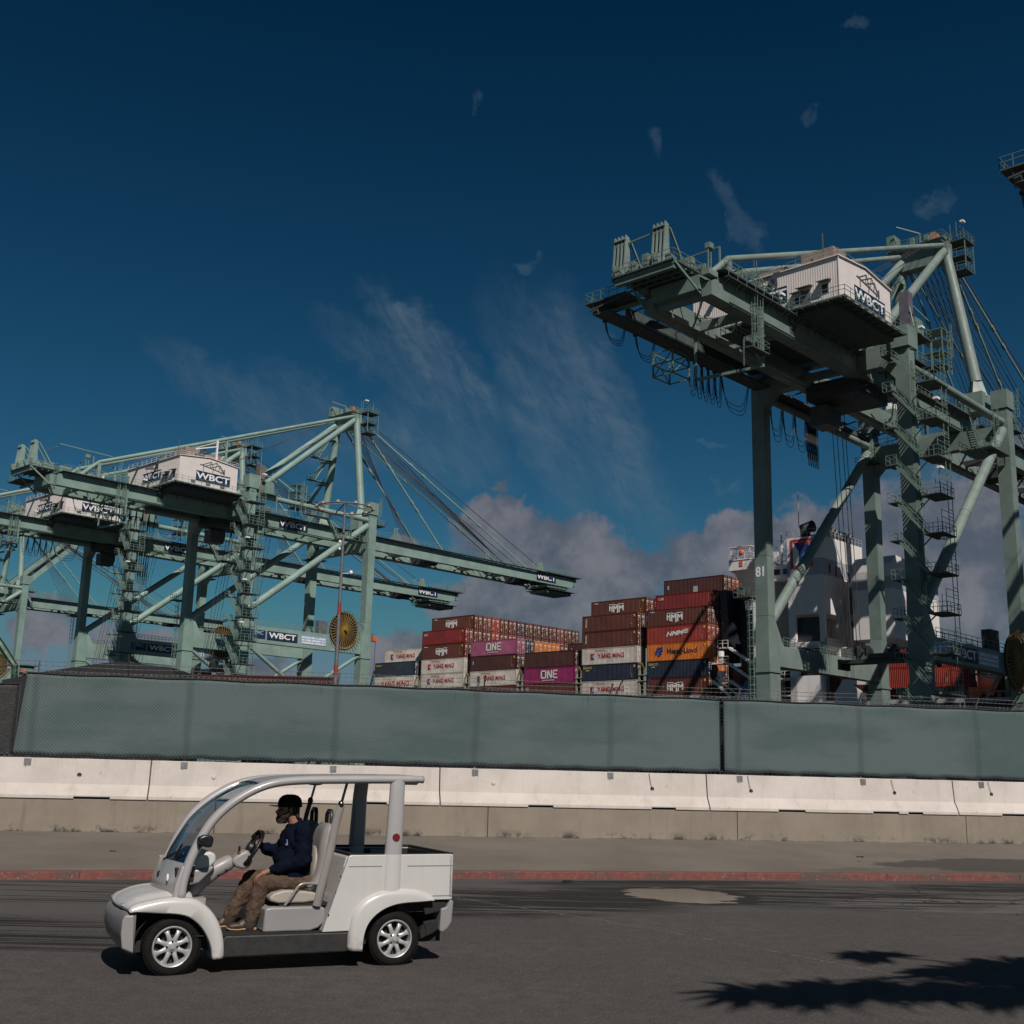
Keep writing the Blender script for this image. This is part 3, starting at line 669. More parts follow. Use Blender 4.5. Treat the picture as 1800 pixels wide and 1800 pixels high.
def wbct(parent, mtx, w, h, logo=False, back=None, name='name_board'):
    """navy board with WBCT; mtx centre"""
    mb = MB(); mb.box((0, 0, .02), (w, h, .06)); o = mb.build(name, back or NAVY, parent); o.data.transform(mtx)
    T = text('WBCT', h*.86, WHITE, parent, mtx @ M.Translation((0, 0, .055)), bold=h*.022, ext=.01, sx=min(1.5, w*.86/(h*.86*2.55)))
    if logo:
        mb = MB(); L = lambda a, b, c, d, q=.10: mb.bar((a, b, .05), (c, d, .05), .03, q, up=(0, 1, 0))
        s = w/7.2; f = lambda x, y: (x*s, h/2+y*s)
        def seg(x0, y0, x1, y1, q=.09): a = f(x0, y0); b = f(x1, y1); mb.bar((a[0], a[1], .04), (b[0], b[1], .04), q*s, .03, up=(0, 0, 1))
        seg(-3.0, 1.25, 2.3, .45, .13)
        for x in (-2.2, -.2, 1.6): seg(x, 1.1-.15*(x+3), x, .15, .12)
        seg(-2.6, 1.2, -.7, 2.1); seg(-.7, 2.1, .0, .8); seg(-.7, 2.1, -.9, .95); seg(.2, .85, .55, 2.15); seg(.55, 2.15, -1.9, 1.1); seg(.55, 2.15, 2.1, .5)
        seg(1.0, .7, 1.25, 1.75); seg(1.25, 1.75, -.9, 1.0); seg(1.25, 1.75, 2.2, .5); seg(2.2, .2, 2.2, 1.2, .3)
        o2 = mb.build('crane_drawing', GREYM, parent); o2.data.transform(mtx)
def make_crane(q0, kind, title):
    """kind 1: low portal beams; kind 2: high portal beams"""
    CR, CRL, RAIL = (CR1, CRL1, RAIL1) if kind == 1 else (CR2, CRL2, RAIL2)
    base = A+Qv*q0; c = empty('ship_to_shore_crane', (base.x, base.y, 1.1), PORT_RZ)
    dz = -1.1                                # heights below are measured from the road
    Z = lambda z: z+dz
    pb0, pb1 = (15.5, 18.1) if kind == 1 else (25.1, 28.3)
    ut = 50.2 if kind == 1 else 53.8; top = 54.4 if kind == 1 else 57.3
    g0, g1 = (49.75, 52.2) if kind == 1 else (49.2, 51.9)
    q = lambda v: v
    SY = [0.0, -19.5]
    for sx in (0, 30.5):
        for y in SY:
            mb = MB(); wq, wb = 1.75, 1.55
            lo = Z(pb1+1.2)
            # lower, stouter part then taper
            def sec(x, z, a, b_): return [V((x-a/2, y-b_/2, z)), V((x+a/2, y-b_/2, z)), V((x+a/2, y+b_/2, z)), V((x-a/2, y+b_/2, z))]
            s_ = 1 if sx == 0 else -1
            R_ = [sec(sx+s_*.35, 0, wb+.9, wq+.2), sec(sx+s_*.35, Z(pb0-.6), wb+.9, wq+.2), sec(sx+s_*.35, Z(pb1), wb+.9, wq+.1), sec(sx, Z(pb1+3.5), wb, wq), sec(sx, Z(ut+1.6), wb if sx == 0 else wb+.5, wq)]
            ids = [mb.add(r_) for r_ in R_]
            for a, b_ in zip(ids[:-1], ids[1:]):
                for k in range(4): mb.face([a+k, a+(k+1) % 4, b_+(k+1) % 4, b_+k])
            mb.face([ids[-1]+k for k in range(4)])
            if y == -19.5 or kind == 1: mb.box((sx, y, Z(top-1.2)), (2.4, 2.2, 2.6))
            for z in (Z(pb1+3.5), Z(pb1+11), Z(pb1+19), Z(pb1+26)): mb.box((sx, y, z), (wb+.05, wq+.05, .05))
            mb.box((sx+s_*.35, y, Z(pb0-.75)), (wb+1.2, wq+.5, .25))
            mb.build('leg', CR, c)
            mb = MB(); mb.b2((sx-2.6, y-1.1, -.2), (sx+2.6, y+1.1, 1.6)); 
            for k in range(4): mb.lathe([(0, -.3), (.4, -.3), (.4, .3), (0, .3)], (sx, y-2.4+1.6*k, -.5), (1, 0, 0), 12)
            mb.build('bogie', DARK, c)
    for y in SY:
        mb = MB(); mb.b2((1.6, y-.75, Z(pb0)), (28.9, y+.75, Z(pb1)))
        for x in (8, 15, 22): mb.b2((x, y-.78, Z(pb0)), (x+.04, y+.78, Z(pb1)))
        mb.prism([(1.5, pb1-.02), (3.0, pb1-.02), (1.2, pb1+3)], lambda u, v, t_: V((u, t_, Z(v))), y-.7, y+.7)
        mb.build('portal_beam', CRL, c)
        mb = MB()
        for yy_ in (y-.7, y+.7): rail(mb, (3, yy_, Z(pb1)), (28.5, yy_, Z(pb1)), st=1.6)
        mb.build('beam_railing', RAIL, c)
        mb = MB(); mb.tube((.8, y, Z(pb1+2.6)), (29.7, y, Z(ut-1.4)), .68, n=20)
        for f_ in (.18, .5, .82): p = V((.8, y, Z(pb1+2.6))).lerp(V((29.7, y, Z(ut-1.4))), f_); d = (V((28.9, 0, ut-1.4-pb1-2.6))).normalized(); mb.lathe([(.70, -.06), (.72, -.06), (.72, .06), (.70, .06)], p, d, 20)
        mb.build('diagonal_brace', CRL, c, smooth='auto')
        mb = MB(); mb.tube((.8, y, Z(ut)), (29.7, y, Z(ut-.2)), .52, n=18); mb.build('upper_tube', CRL, c, smooth='auto')
        if kind == 2:
            mb = MB()
            for a, b_ in (((1.6, 24.7), (14.6, 16.7)), ((28.9, 24.7), (15.9, 16.7))):
                mb.tube((a[0], y, Z(a[1])), (b_[0], y, Z(b_[1])), .38, n=12); mb.box((a[0], y, Z(a[1])), (.9, .5, .9))
            mb.b2((1.5, y-.5, Z(15.6)), (29, y+.5, Z(16.7)))
            mb.build('lower_brace', CRL, c, smooth='auto')
    # cross beams along the quay
    for x in (0, 30.5):
        mb = MB(); z0, z1 = Z(ut-4.6), Z(ut-1.9)
        z0, z1 = (Z(g0+.35), Z(g1+.55)) if x == 0 else (Z(47.2), Z(g0-.1))
        mb.prism([(-18.7, z1-.02), (-18.7, z0-1.9), (-17.0, z0), (-13.95, z0), (-13.95, z1-.02)], lambda u, v, t_: V((t_, u, v)), x-.8, x+.8); mb.prism([(-5.35, z1), (-5.35, z0), (-2.6, z0), (-.8, z0-1.9), (-.8, z1)], lambda u, v, t_: V((t_, u, v)), x-.8, x+.8); mb.b2((x-.8, -13.95, z1-.5 if x == 0 else z0), (x+.8, -5.35, z1+(.8 if x == 0 else -.01)))
        mb.build('cross_beam', CR, c)
        mb = MB(); rail(mb, (x-.8, -18.5, z1), (x-.8, -1, z1)); rail(mb, (x+.8, -18.5, z1), (x+.8, -1, z1))
        mb.build('beam_railing', RAIL, c)
    mb = MB(); mb.b2((-.9, -19.0, .5), (.9, -.5, 2.6)); mb.build('sill_beam', CR, c)
    mb = MB(); mb.b2((29.6, -19.0, .5), (31.4, -.5, 2.6)); mb.build('sill_beam', CR, c)
    # main girders
    for y0, y1, s_ in ((-13.9, -12.7, -1), (-6.6, -5.4, 1)):
        mb = MB(); XE = -32.2 if kind == 1 else -36.2; mb.prism([(XE, g0+.1), (33.3, g0), (33.3, g1), (XE+1.6, g1), (XE, g1-.9)], lambda u, v, t_: V((u, t_, Z(v))), y0, y1)
        for k in range(9): mb.b2((-28+7*k, y0-.03, Z(g0)), (-27.95+7*k, y1+.03, Z(g1)))
        yi = y1 if s_ < 0 else y0; mb.b2((-31.5, min(yi, yi-s_*.55), Z(g0+.15)), (33.3, max(yi, yi-s_*.55), Z(g0+.45))); mb.b2((-31.5, yi-s_*.5-.06, Z(g0+.45)), (33.3, yi-s_*.5+.06, Z(g0+.62)))
        mb.build('main_girder', CR, c)
        mb = MB(); yo = y0-1.0 if s_ < 0 else y1+.05
        walk(mb, -30.5, yo, 33, yo+.95, Z(g1+.02), 's' if s_ < 0 else 'n', st=1.7, th=.1)
        for k in range(22): x = -30+3*k; mb.bar((x, yo, Z(g1-.05)), (x, yo+1.1, Z(g1-.5 if 1 else 0)), .08)
        mb.build('girder_walkway', RAIL, c)
    mb = MB()
    for x in (-31.3, -24, -17, -1.5, 12, 24, 32.6): mb.b2((x-.25, -12.7, Z(g0+.2)), (x+.25, -6.6, Z(g0+1.2)))
    for a, b_ in ((-31, -24), (-24, -17), (3, 12), (12, 24)): mb.bar((a, -12.7, Z(g1-.4)), (b_, -6.6, Z(g1-.4)), .18); mb.bar((a, -6.6, Z(g1-.4)), (b_, -12.7, Z(g1-.4)), .18)
    mb.build('girder_ties', CR, c)
    # backreach end platform
    mb = MB(); zp = Z(53.0)
    walk(mb, -36.2, -12.0, -31.0, -4.3, zp, 'sewn', st=1.2); walk(mb, -34.0, -4.3, -30.6, 1.3, Z(52.2), 'nwe', st=1.1)
    for k in range(7): mb.b2((-36.1, -11.8+1.1*k, zp-.32), (-31.2, -11.7+1.1*k, zp-.14))
    for k in range(5): mb.b2((-36.0+1.1*k, -11.9, zp-.5), (-35.9+1.1*k, -4.3, zp-.3))
    mb.b2((-32.6, -12.7, Z(g0+.9)), (-31.2, -6.6, Z(g1))); mb.b2((-35.9, -11.8, zp-.9), (-35.4, -4.4, zp-.14)); mb.b2((-31.8, -5.4, Z(51.4)), (-31.5, 1.0, Z(51.8)))
    mb.bar((-36, -11.9, zp-.1), (-31.5, -12.6, Z(g0+.2)), .16, .25); mb.bar((-36, -5.6, zp-.1), (-31.5, -5.6, Z(g0+.2)), .16, .25)
    walk(mb, -31.3, -14.9, -20.5, -12.4, Z(g1+.55), 'sn', st=1.2, th=.1)
    mb.build('backreach_platform', GRATE_SHADE if 0 else RAIL, c)
    mb = MB(); r_ = random.Random(q0+5)
    for k in range(34):
        x = r_.uniform(-35.8, -31.6); y = r_.uniform(-11.6, -4.6); h = r_.uniform(.5, 1.6); mb.b2((x-.35, y-.35, zp), (x+.35, y+.35, zp+h))
    for x in (-36, -35, -34): mb.lathe([(0, -.12), (.62, -.12), (.62, .12), (0, .12)], (x+.5, -9.4, zp+.9), (0, 1, 0), 16); mb.lathe([(0, -.12), (.62, -.12), (.62, .12), (0, .12)], (x+.5, -4.2, zp+.9), (0, 1, 0), 16)
    mb.b2((-30.8, -12.2, Z(g1)), (-28.6, -10.2, Z(g1+2.0))); mb.b2((-27.8, -13.6, Z(g1)), (-25, -12.8, Z(g1+1.3)))
    mb.build('winch_gear', CR, c, smooth=False)
    for y in (-9.3, -4.2):
        mb = MB()
        for dy in (-.72, -.24, .24, .72):
            mb.prism([(-35.3, 0), (-33.6, 0), (-34.1, 2.4), (-34.2, 5.0), (-34.8, 5.2), (-35.0, 3.0)], lambda u, v, t_: V((u, y+dy+t_, zp+v)), -.07, .07)
        mb.bar((-33.9, y-.7, zp+4.7), (-30.4, y-.7, zp), .2, .2); mb.bar((-33.9, y+.6, zp+4.7), (-30.4, y+.6, zp), .16, .16); mb.b2((-35.0, y-.8, zp+4.6), (-34.0, y+.7, zp+4.75))
        mb.lathe([(0, -.6), (.45, -.6), (.45, .6), (0, .6)], (-34.4, y, zp+4.2), (0, 1, 0), 14)
        mb.build('sheave_tower', CRL, c)
    mb = MB(); mb.bar((-34.4, -8.6, zp+4.5), (-34.4, -4.6, zp+4.3), .16); mb.bar((-34.2, -9.2, zp+5), (-24.5, -10.5, zp+4.4), .14) if kind == 2 else None
    for x, y, h in ((-29.5, -13.2, 4.0), (-25.2, -13.2, 3.0)): mb.bar((x, y, Z(g1)), (x, y, Z(g1+h)), .16); mb.bar((x, y, Z(g1+h)), (x+.2, y+5.5, Z(g1+h)), .14); mb.bar((x+.2, y+5.5, Z(g1)), (x+.2, y+5.5, Z(g1+h)), .14)
    mb.bar((-30.6, -12.5, Z(g1+1)), (-30.6, -12.5, Z(g1+3.7)), .12); mb.bar((-30.1, -12.5, Z(g1+1)), (-30.1, -12.5, Z(g1+3.7)), .12); mb.box((-30.35, -12.5, Z(g1+4.0)), (.75, .6, .6))
    mb.build('davit_frame', RAIL, c)
    if kind == 2:
        for ch in ALLCH(c):
            if ch.name.split('.')[0] in ('backreach_platform', 'winch_gear', 'sheave_tower'): ch.data.transform(M.Translation((-4.3, 0, -.6)))
    mb = MB(); mb.b2((-29, -14.02, Z(g0+.25)), (32, -13.9, Z(g0+.37))); r_ = random.Random(31)
    for k in range(34): x = -29+k*1.8+r_.uniform(-.5, .5); h = r_.uniform(.25, .8); mb.b2((x, -14.12, Z(g1-.15)-h), (x+r_.uniform(.12, .5), -13.9, Z(g1-.15)))
    for k in range(20): x = -28+k*3.05; mb.bar((x, -14.9, Z(g1+.0)), (x, -13.9, Z(g1-.75)), .07)
    mb.build('cable_tray', RAIL, c)
    mb = MB()
    for dx in (-.5, -.25, .0): mb.bar((dx, -20.45, Z(pb1+3)), (dx, -20.45, Z(ut)), .07)
    for k in range(12): z = Z(pb1+5+k*2.6); mb.b2((-.6, -20.5, z), (.12, -20.4, z+.12))
    for z in (Z(pb1+6), Z(pb1+15)): mb.b2((.25, -20.75, z), (.75, -20.4, z+1.1))
    mb.build('leg_conduit', RAIL, c)
    # hanging maintenance cages
    mb = MB()
    cage(mb, -24.7, -14.1, Z(45.8), Z(55.0)); cage(mb, -23.6, -14.1, Z(45.8), Z(54.0))
    mb.bar((-22.8, -14.0, Z(53.5)), (-22.8, -14.0, Z(44.6)), .3); mb.bar((-22.8, -14.0, Z(44.7)), (-23.5, -6.2, Z(44.7)), .3); mb.bar((-22.8, -14, Z(44.8)), (-24.9, -14, Z(46.4)), .22)
    mb.bar((-23.8, -6.2, Z(44.7)), (-23.8, -6.2, Z(g0)), .22); mb.bar((-23.5, -12.2, Z(44.9)), (-23.5, -12.2, Z(48.2)), .14)
    walk(mb, -26.2, -14.9, -22.8, -13.9, Z(45.9), 'sew', st=.9); walk(mb, -25.5, -12.0, -21, -10.6, Z(48.2), 'snew', st=.9)
    mb.build('service_ladder', RAIL, c)
    mb = MB()
    DX = 9.6
    for a in ((-29.8, .4), (-29.8, 3.2), (-26.5, .4), (-26.5, 3.2)): mb.bar((a[0]+DX, a[1]-1, Z(47.6)), (a[0]+DX, a[1]-1, Z(50.9)), .16)
    for z in (47.7, 49.2, 50.6):
        for a, b_ in (((-29.8, -.6), (-26.5, -.6)), ((-29.8, 2.2), (-26.5, 2.2)), ((-29.8, -.6), (-29.8, 2.2)), ((-26.5, -.6), (-26.5, 2.2))): mb.bar((a[0]+DX, a[1], Z(z)), (b_[0]+DX, b_[1], Z(z)), .12)
    mb.bar((-29.8+DX, -.6, Z(47.7)), (-26.5+DX, -.6, Z(50.6)), .1); mb.bar((-29.8+DX, 2.2, Z(50.6)), (-26.5+DX, 2.2, Z(47.7)), .1); mb.bar((-29.8+DX, -.6, Z(50.6)), (-29.8+DX, 2.2, Z(47.7)), .1)
    mb.build('hanging_cage', RAIL, c)
    # festoon line on the far side
    mb = MB(); mb.b2((-33.8, -.3, Z(50.7)), (33, .3, Z(51.3))); mb.b2((-33.8, -1.9, Z(50.65)), (20, -.3, Z(50.85))); rail(mb, (-33.8, .3, Z(51.2)), (33, .3, Z(51.2)), h=1.0, st=2.2); mb.b2((-31, -2.2, Z(50.8)), (-8, -2.0, Z(51.9)))
    for k in range(18): mb.bar((-34+4*k, -5.4, Z(g1-.2)), (-34+4*k, .7, Z(51.2)), .12, .18)
    mb.build('festoon_rail', GRATE_SHADE, c)
    for a_ in ((-31.5, -28, 1, 2.4), (-26, -22.4, 1, 2.8), (-15.5, -8.5, 5, 4.6), (-8.5, -2.2, 1, 4.6), (3, 12.5, 3, 6.0), (12.5, 15.5, 5, 7.6)):
        mb = MB(); loops(mb, a_[0], a_[1], .3, Z(50.9), a_[2], a_[3]); mb.build('festoon_cable', CABLE, c)
    # machinery house
    hx0, hx1, hy0, hy1, hz = -15.9, -3.3, -19.6, -.6, Z(52.9)
    hh = 5.2
    mh = empty('machinery_house'); mh.parent = c
    mb = MB(); mb.prism([(hx0, 0), (hx1, 0), (hx1, hh), (hx0+4.6, hh+.75), (hx0, hh+.1)] if 0 else [(hx0, 0), (hx1, 0), (hx1, hh), ((hx0+hx1)/2, hh+.65), (hx0, hh)], lambda u, v, t_: V((u, t_, hz+v)), hy0, hy1)
    # sheet ribs
    k = hy0+.25
    while k < hy1: mb.b2((hx0-.022, k, hz+.05), (hx0, k+.09, hz+hh-.05)); k += .30
    mb.bar((hx0-.05, hy0-.05, hz), (hx0-.05, hy0-.05, hz+hh), .09); mb.build('house_wall', HOUSE, mh)
    mb = MB(); rf = [(hx0-.25, hh), ((hx0+hx1)/2, hh+.68), (hx1+.25, hh)]
    for a, b_ in zip(rf[:-1], rf[1:]): mb.prism([a, b_, (b_[0], b_[1]+.12), (a[0], a[1]+.12)], lambda u, v, t_: V((u, t_, hz+v)), hy0-.2, hy1+.2)
    mb.build('roof', HOUSE, mh)
    mb = MB()
    for x, y, w_, l_, h_ in ((-12.6, -16.2, 3.0, 4.0, 1.7), (-8.2, -17.0, 3.6, 2.6, 1.4), (-13.5, -10.5, 1.5, 3.6, .9)): mb.box((x, y, hz+hh+.6+h_/2), (w_, l_, h_))
    mb.build('roof_vent', BROWNBOX, mh)
    mb = MB()
    for a, b_ in (((hx0, hy0), (hx1, hy0)), ((hx0, hy0), (hx0, hy1)), ((hx1, hy0), (hx1, hy1))): rail(mb, (*a, hz+hh+.1), (*b_, hz+hh+.1), h=.9, st=1.6, r=.045)
    mb.build('roof_railing', HOUSE if kind == 2 else RAIL, mh)
    mb = MB(); mb.bar((-15.2, -17.5, hz+hh), (-15.2, -17.5, hz+hh+3.6), .10); mb.bar((-15.2, -4, hz+hh), (-15.2, -4, hz+hh+3.4), .08)
    mb.build('lightning_rod', GREYM, mh)
    if kind == 2:
        mb = MB(); mb.bar((-8, -19.2, hz+hh), (-8, -19.2, hz+hh+4.6), .3); mb.bar((-8, -19.2, hz+hh+3.4), (-12.5, -19.0, hz+hh+2.0), .2); mb.bar((-8, -19.2, hz+hh+4.4), (-12.5, -19, hz+hh+2.1), .08); mb.build('roof_davit', WHITE, mh)
    mb = MB()
    for yv, w_, z0_, z1_ in ((-15.6, 1.1, .1, 2.2), (-18.0, .8, 1.3, 2.3), (-14.6, .6, .9, 1.8)):
        mb.b2((hx0-.09, yv-w_/2, hz+z0_), (hx0+.02, yv+w_/2, hz+z1_))
        mb.prism([(0, 0), (-.85, -.25), (-.85, -.33), (0, -.12)], lambda u, v, t_: V((hx0+u, t_, hz+z1_+.5+v)), yv-w_/2-.35, yv+w_/2+.35)
    for k in range(3): x = hx0+2.6+k*3.2; mb.b2((x, hy0-.1, hz+.6), (x+.9, hy0+.01, hz+1.1))
    mb.build('house_openings', GREYM, mh)
    mb = MB(); mb.b2((hx0-.14, -18.3, hz+1.35), (hx0-.08, -17.7, hz+2.25)); mb.b2((hx0-.14, -14.85, hz+.95), (hx0-.08, -14.35, hz+1.75)); mb.build('window_pane', GLASSD, mh)
    wbct(mh, frame((-8.6, hy0-.02, hz+2.1), (1, 0, 0), (0, 0, 1)), 7.4, 1.9, True)
    wbct(mh, frame((hx0-.05, -10.0, hz+2.5), (0, -1, 0), (0, 0, 1)), 6.6, 1.9, True)
    mb = MB(); px0, px1, py0, py1 = -17.2, -2.4, -20.9, .7; pz = hz
    mb.b2((px0+.3, py0+.3, pz-.16), (px1, py1, pz-.02)); 
    mb.b2((px0+1.3, py0+1.5, Z(g1)), (px1, py1-1, pz-.16))
    for k in range(14): y = py0+.4+k*1.6; mb.b2((px0-.15, y, pz-.35), (px0+1.4, y+.16, pz-.16))
    for k in range(10): x = px0+.2+k*1.6; mb.b2((x, py0-.15, pz-.35), (x+.16, py0+1.5, pz-.16))
    mb.prism([(-17.1, 0), (-14.6, 0), (-15.8, -3.0), (-16.6, -3.0)], lambda u, v, t_: V((u, t_, Z(g1)+v+1.0)), -13.96, -13.92)
    mb.build('house_deck', GRATE_SHADE, c)  # dark deck colour stands in for the shade under the house
    mb = MB(); mb.b2((px0, py0, pz-.14), (px0+.12, py1, pz+.02)); mb.b2((px0, py0, pz-.14), (px1, py0+.12, pz+.02))
    rail(mb, (px0, py0, pz), (px0, py1, pz), st=1.3); rail(mb, (px0, py0, pz), (px1, py0, pz), st=1.3)
    mb.build('deck_railing', RAIL, c)
    # A-frame: masts, tubes, apex
    AZ = Z(77.6)
    for yb, yt in ((-16.1, -12.9), (-3.4, -6.6)):
        mb = MB(); mb.tube((30.5, yb, Z(56.6)), (30.5, yt, AZ), .85, .72, n=22); mb.tube((30.5, yb, Z(54.4)), (30.5, yb, Z(56.6)), 1.5, .9, n=4)
        mb.box((30.5, yb, Z(53.4)), (3.0, 2.6, 2.8)); mb.build('mast', CRL, c, smooth='auto')
        mb = MB(); mb.tube((2.0, -13.6 if yb < -9 else -5.9, Z(53.5)), (30.3, yt, AZ-.2), .62, n=20); mb.build('rear_tube', CRL, c, smooth='auto')
        y2 = -13.6 if yb < -9 else -5.7
        mb = MB(); mb.sweep([(-32.0, y2, Z(g1-.1)), (-28.6, y2, Z(55.0)), (30.2, yt, AZ+.6)], .36, 14); mb.bar((-28.6, y2, Z(g1)), (-28.6, y2, Z(54.8)), .7, .6); mb.box((-32, y2, Z(g1)), (1.6, .9, .6))
        mb.bar((-2.2, y2+.3, Z(58)), (-2.2, y2+.3, Z(65.2)), .36)
        mb.build('backstay', CRL, c, smooth='auto')
    mb = MB(); mb.prism([(-13.6, -1.0), (-12.9, -2.0), (-6.6, -2.0), (-5.9, -1.0), (-5.9, .9), (-13.6, .9)], lambda u, v, t_: V((t_, u, AZ+v)), 29.6, 31.4); mb.build('apex_beam', CR, c)
    mb = MB(); z = AZ+1.3; walk(mb, 28.6, -13.4, 32.4, -5.0, z, 'nsew', st=1.0); walk(mb, 31.4, -15.6, 34.8, -12.6, z+.2, 'sew', st=.9); walk(mb, 31.6, -15.4, 34.4, -12.8, z-2.2, 'sew', st=.9); walk(mb, 31.6, -15.4, 34.4, -12.8, z-4.4, 'sew', st=.9)
    for x, y in ((31.6, -15.4), (34.6, -15.4), (34.6, -12.8)): mb.bar((x, y, z-4.4), (x, y, z+1.2), .12)
    mb.b2((28.8, -13.2, z-.5), (32.2, -5.2, z-.14)); r_ = random.Random(9)
    for k in range(16): x, y = r_.uniform(29, 32), r_.uniform(-13, -5.4); h = r_.uniform(.5, 1.5); mb.b2((x-.3, y-.3, z), (x+.3, y+.3, z+h))
    for k in range(6): x, y, h = r_.uniform(29, 34), r_.uniform(-15, -5), r_.uniform(2.2, 3.6); mb.bar((x, y, z), (x, y, z+h), .07)
    mb.bar((30, -9.5, z), (30, -9.5, z+2.2), .2); mb.bar((30, -9.5, z+2.1), (28.2, -6.8, z+3.3), .16); mb.b2((29, -6.0, z-1), (31, -4.8, z+2.6))
    mb.build('apex_platform', RAIL, c)
    mb = MB(); mb.lathe([(0, -.25), (.75, -.25), (.75, .25), (0, .25)], (30.2, -11.5, z+.95), (1, 0, .0), 18); mb.lathe([(0, -.3), (.5, -.3), (.5, .3), (0, .3)], (30.9, -10.6, z+.7), (0, 1, .0), 18); mb.build('apex_sheave', paint('rusty_sheave%d' % kind, (.42, .18, .08), .7), c, smooth='auto')
    # stairs up the near far-side mast for the high type
    mb = MB()
    if True:
        yb = -3.4
        for k in range(4):
            za = AZ-4-k*5.0; mb.b2((28.2, -6.9+k*.8, za-.1), (30.0, -4.4+k*.8, za)); rail(mb, (28.2, -6.9+k*.8, za), (28.2, -4.4+k*.8, za), st=1); flight(mb, (28.4, -6.8+k*.8, za), (26.0, -5.9+k*.8, za-4.6), (0, 1, 0), .8)
            walk(mb, 24.6, -6.1+k*.8, 26.2, -4.6+k*.8, za-4.6, 'nsw', st=.8)
            mb.b2((26, -5.9+k*.8, za-4.75), (29.8, -4.9+k*.8, za-4.65))
    mb.build('mast_stair', RAIL, c)
    # electrical / boom-hoist towers near the landside-right leg top
    mb = MB(); z = Z(54.3)
    walk(mb, 1.2, -20.6, 5.6, -15.6, z, 'nsew', st=1.1); walk(mb, 1.4, -20.4, 4.4, -17, z-3.4, 'sew', st=1.1)
    for x, y in ((1.3, -20.5), (5.5, -20.5), (5.5, -15.7), (1.3, -15.7)): mb.bar((x, y, z-3.6), (x, y, z), .2)
    mb.b2((3.0, -19.8, z), (5.2, -17.2, z+2.6)); mb.bar((1.3, -20.4, z), (2.2, -19.4, z+4.2), .12); mb.bar((5.4, -20.4, z+2.6), (3.0, -19.4, z+4.2), .12)
    walk(mb, 10.5, -19.9, 13.2, -17.2, z-1.2, 'nsew', st=.9)
    for x, y in ((10.6, -19.8), (13.1, -19.8), (10.6, -17.3), (13.1, -17.3)): mb.bar((x, y, Z(g1)), (x, y, z+3.4), .13)
    for zz in (z+.4, z+2, z+3.4): mb.b2((10.5, -19.9, zz), (13.2, -17.2, zz+.08))
    cage(mb, 11.8, -20.0, Z(g1), z+3.2)
    mb.build('upper_landings', RAIL, c)
    mb = MB(); mb.b2((1.7, -19.6, z), (2.9, -18.4, z+5.6)); mb.bar((1.6, -19.7, z+2.8), (3.0, -19.7, z+2.8), .1); mb.build('hoist_cabinet', paint('cabinet%d' % kind, (.11, .10, .12) if kind == 1 else (.16, .13, .11), .6), c)
    # zigzag stair on the landside right leg
    mb = MB(); z = Z(top-2.0 if kind == 2 else 50.5); k = 0
    while z > Z(9 if kind == 1 else 12):
        zl = z-4.05; flight(mb, (-1.95, -18.9, z), (-1.95, -22.2, zl), (-1, 0, 0), .85)
        walk(mb, -3.0, -19.3, -.9, -18.0, z, 'wn', st=.9, th=.12); walk(mb, -3.0, -24.2, .6, -22.0, zl, 'swe', st=.8, th=.14)
        mb.bar((-1, -22.1, zl), (-.6, -20.5, zl-1.2), .12)
        for x, y in ((-.7, -24.0), (.5, -24.0)): mb.bar((x, y, zl), (x, y, zl+4.3 if 1 else 0), .07)
        for s_ in (2.1, 2.9): mb.bar((-.7, -24.0, zl+s_), (.5, -24.0, zl+s_), .06)
        mb.bar((-2.9, -24.1, zl), (-2.9, -24.1, zl+2.5), .06); mb.bar((.5, -22.2, zl), (.5, -22.2, zl+2.5), .06); mb.bar((-2.9, -24.1, zl+2.5), (.5, -24.1, zl+2.5), .06); mb.bar((-2.9, -24.1, zl+1.7), (.5, -24.1, zl+1.7), .05)
        z = zl-.35; k += 1
    mb.build('leg_stair', RAIL, c)
    # walkways between leg and seaward end on the right frame
    mb = MB(); walk(mb, 1.2, -20.4, 9, -19.3, Z(ut-3.2), 'sn', st=1.1); mb.build('side_walkway', RAIL, c); mb = MB(); walk(mb, 22.5, -20.6, 29, -19.2, Z(ut-5.2), 'sn', st=1.0); walk(mb, 31.4, -20.8, 33.8, -18.0, Z(ut-1), 'nsew', st=.8)
    flight(mb, (20.0, -18.9, Z(ut-1.4)), (22.6, -18.9, Z(ut-5.2)), (0, 1, 0), .9); walk(mb, 14, -19.1, 20, -17.9, Z(ut-1.4), 'sn', st=1.0)
    cage(mb, 31.9, -20.6, Z(ut-1), Z(ut+4)); cage(mb, 24.5, -20.4, Z(ut-5), Z(ut)); mb.b2((23, -19, Z(ut-5.2)), (28.6, -16.2, Z(ut-4.9))); rail(mb, (23, -16.2, Z(ut-5)), (28.6, -16.2, Z(ut-5)), st=1)
    for k in range(6): mb.b2((23.3+k*.9, -18.7, Z(ut-4.9)), (23.8+k*.9, -17.6, Z(ut-4.9+.7+.5*(k % 3))))
    mb.build('side_walkway', RAIL, c); mb = MB()
    walk(mb, 28.8, -1.9, 33.0, 1.6, Z(47.2), 'nsew', st=.9, th=.2)
    mb.build('side_walkway', RAIL, c)
    # trolley
    tx = 4.2 if kind == 1 else 1.0
    tr = empty('trolley'); tr.parent = c
    mb = MB(); mb.b2((tx-4, -12.9, Z(g0-.3)), (tx+5, -6.4, Z(g0+.5))); mb.b2((tx-3.6, -13.2, Z(48.3)), (tx+4.4, -6.2, Z(g0-.3)))
    for x in (tx-3.4, tx-1, tx+1.6, tx+4): 
        for y in (-12.6, -6.8): mb.lathe([(0, -.15), (.5, -.15), (.5, .15), (0, .15)], (x, y, Z(g0+.9)), (0, 1, 0), 12)
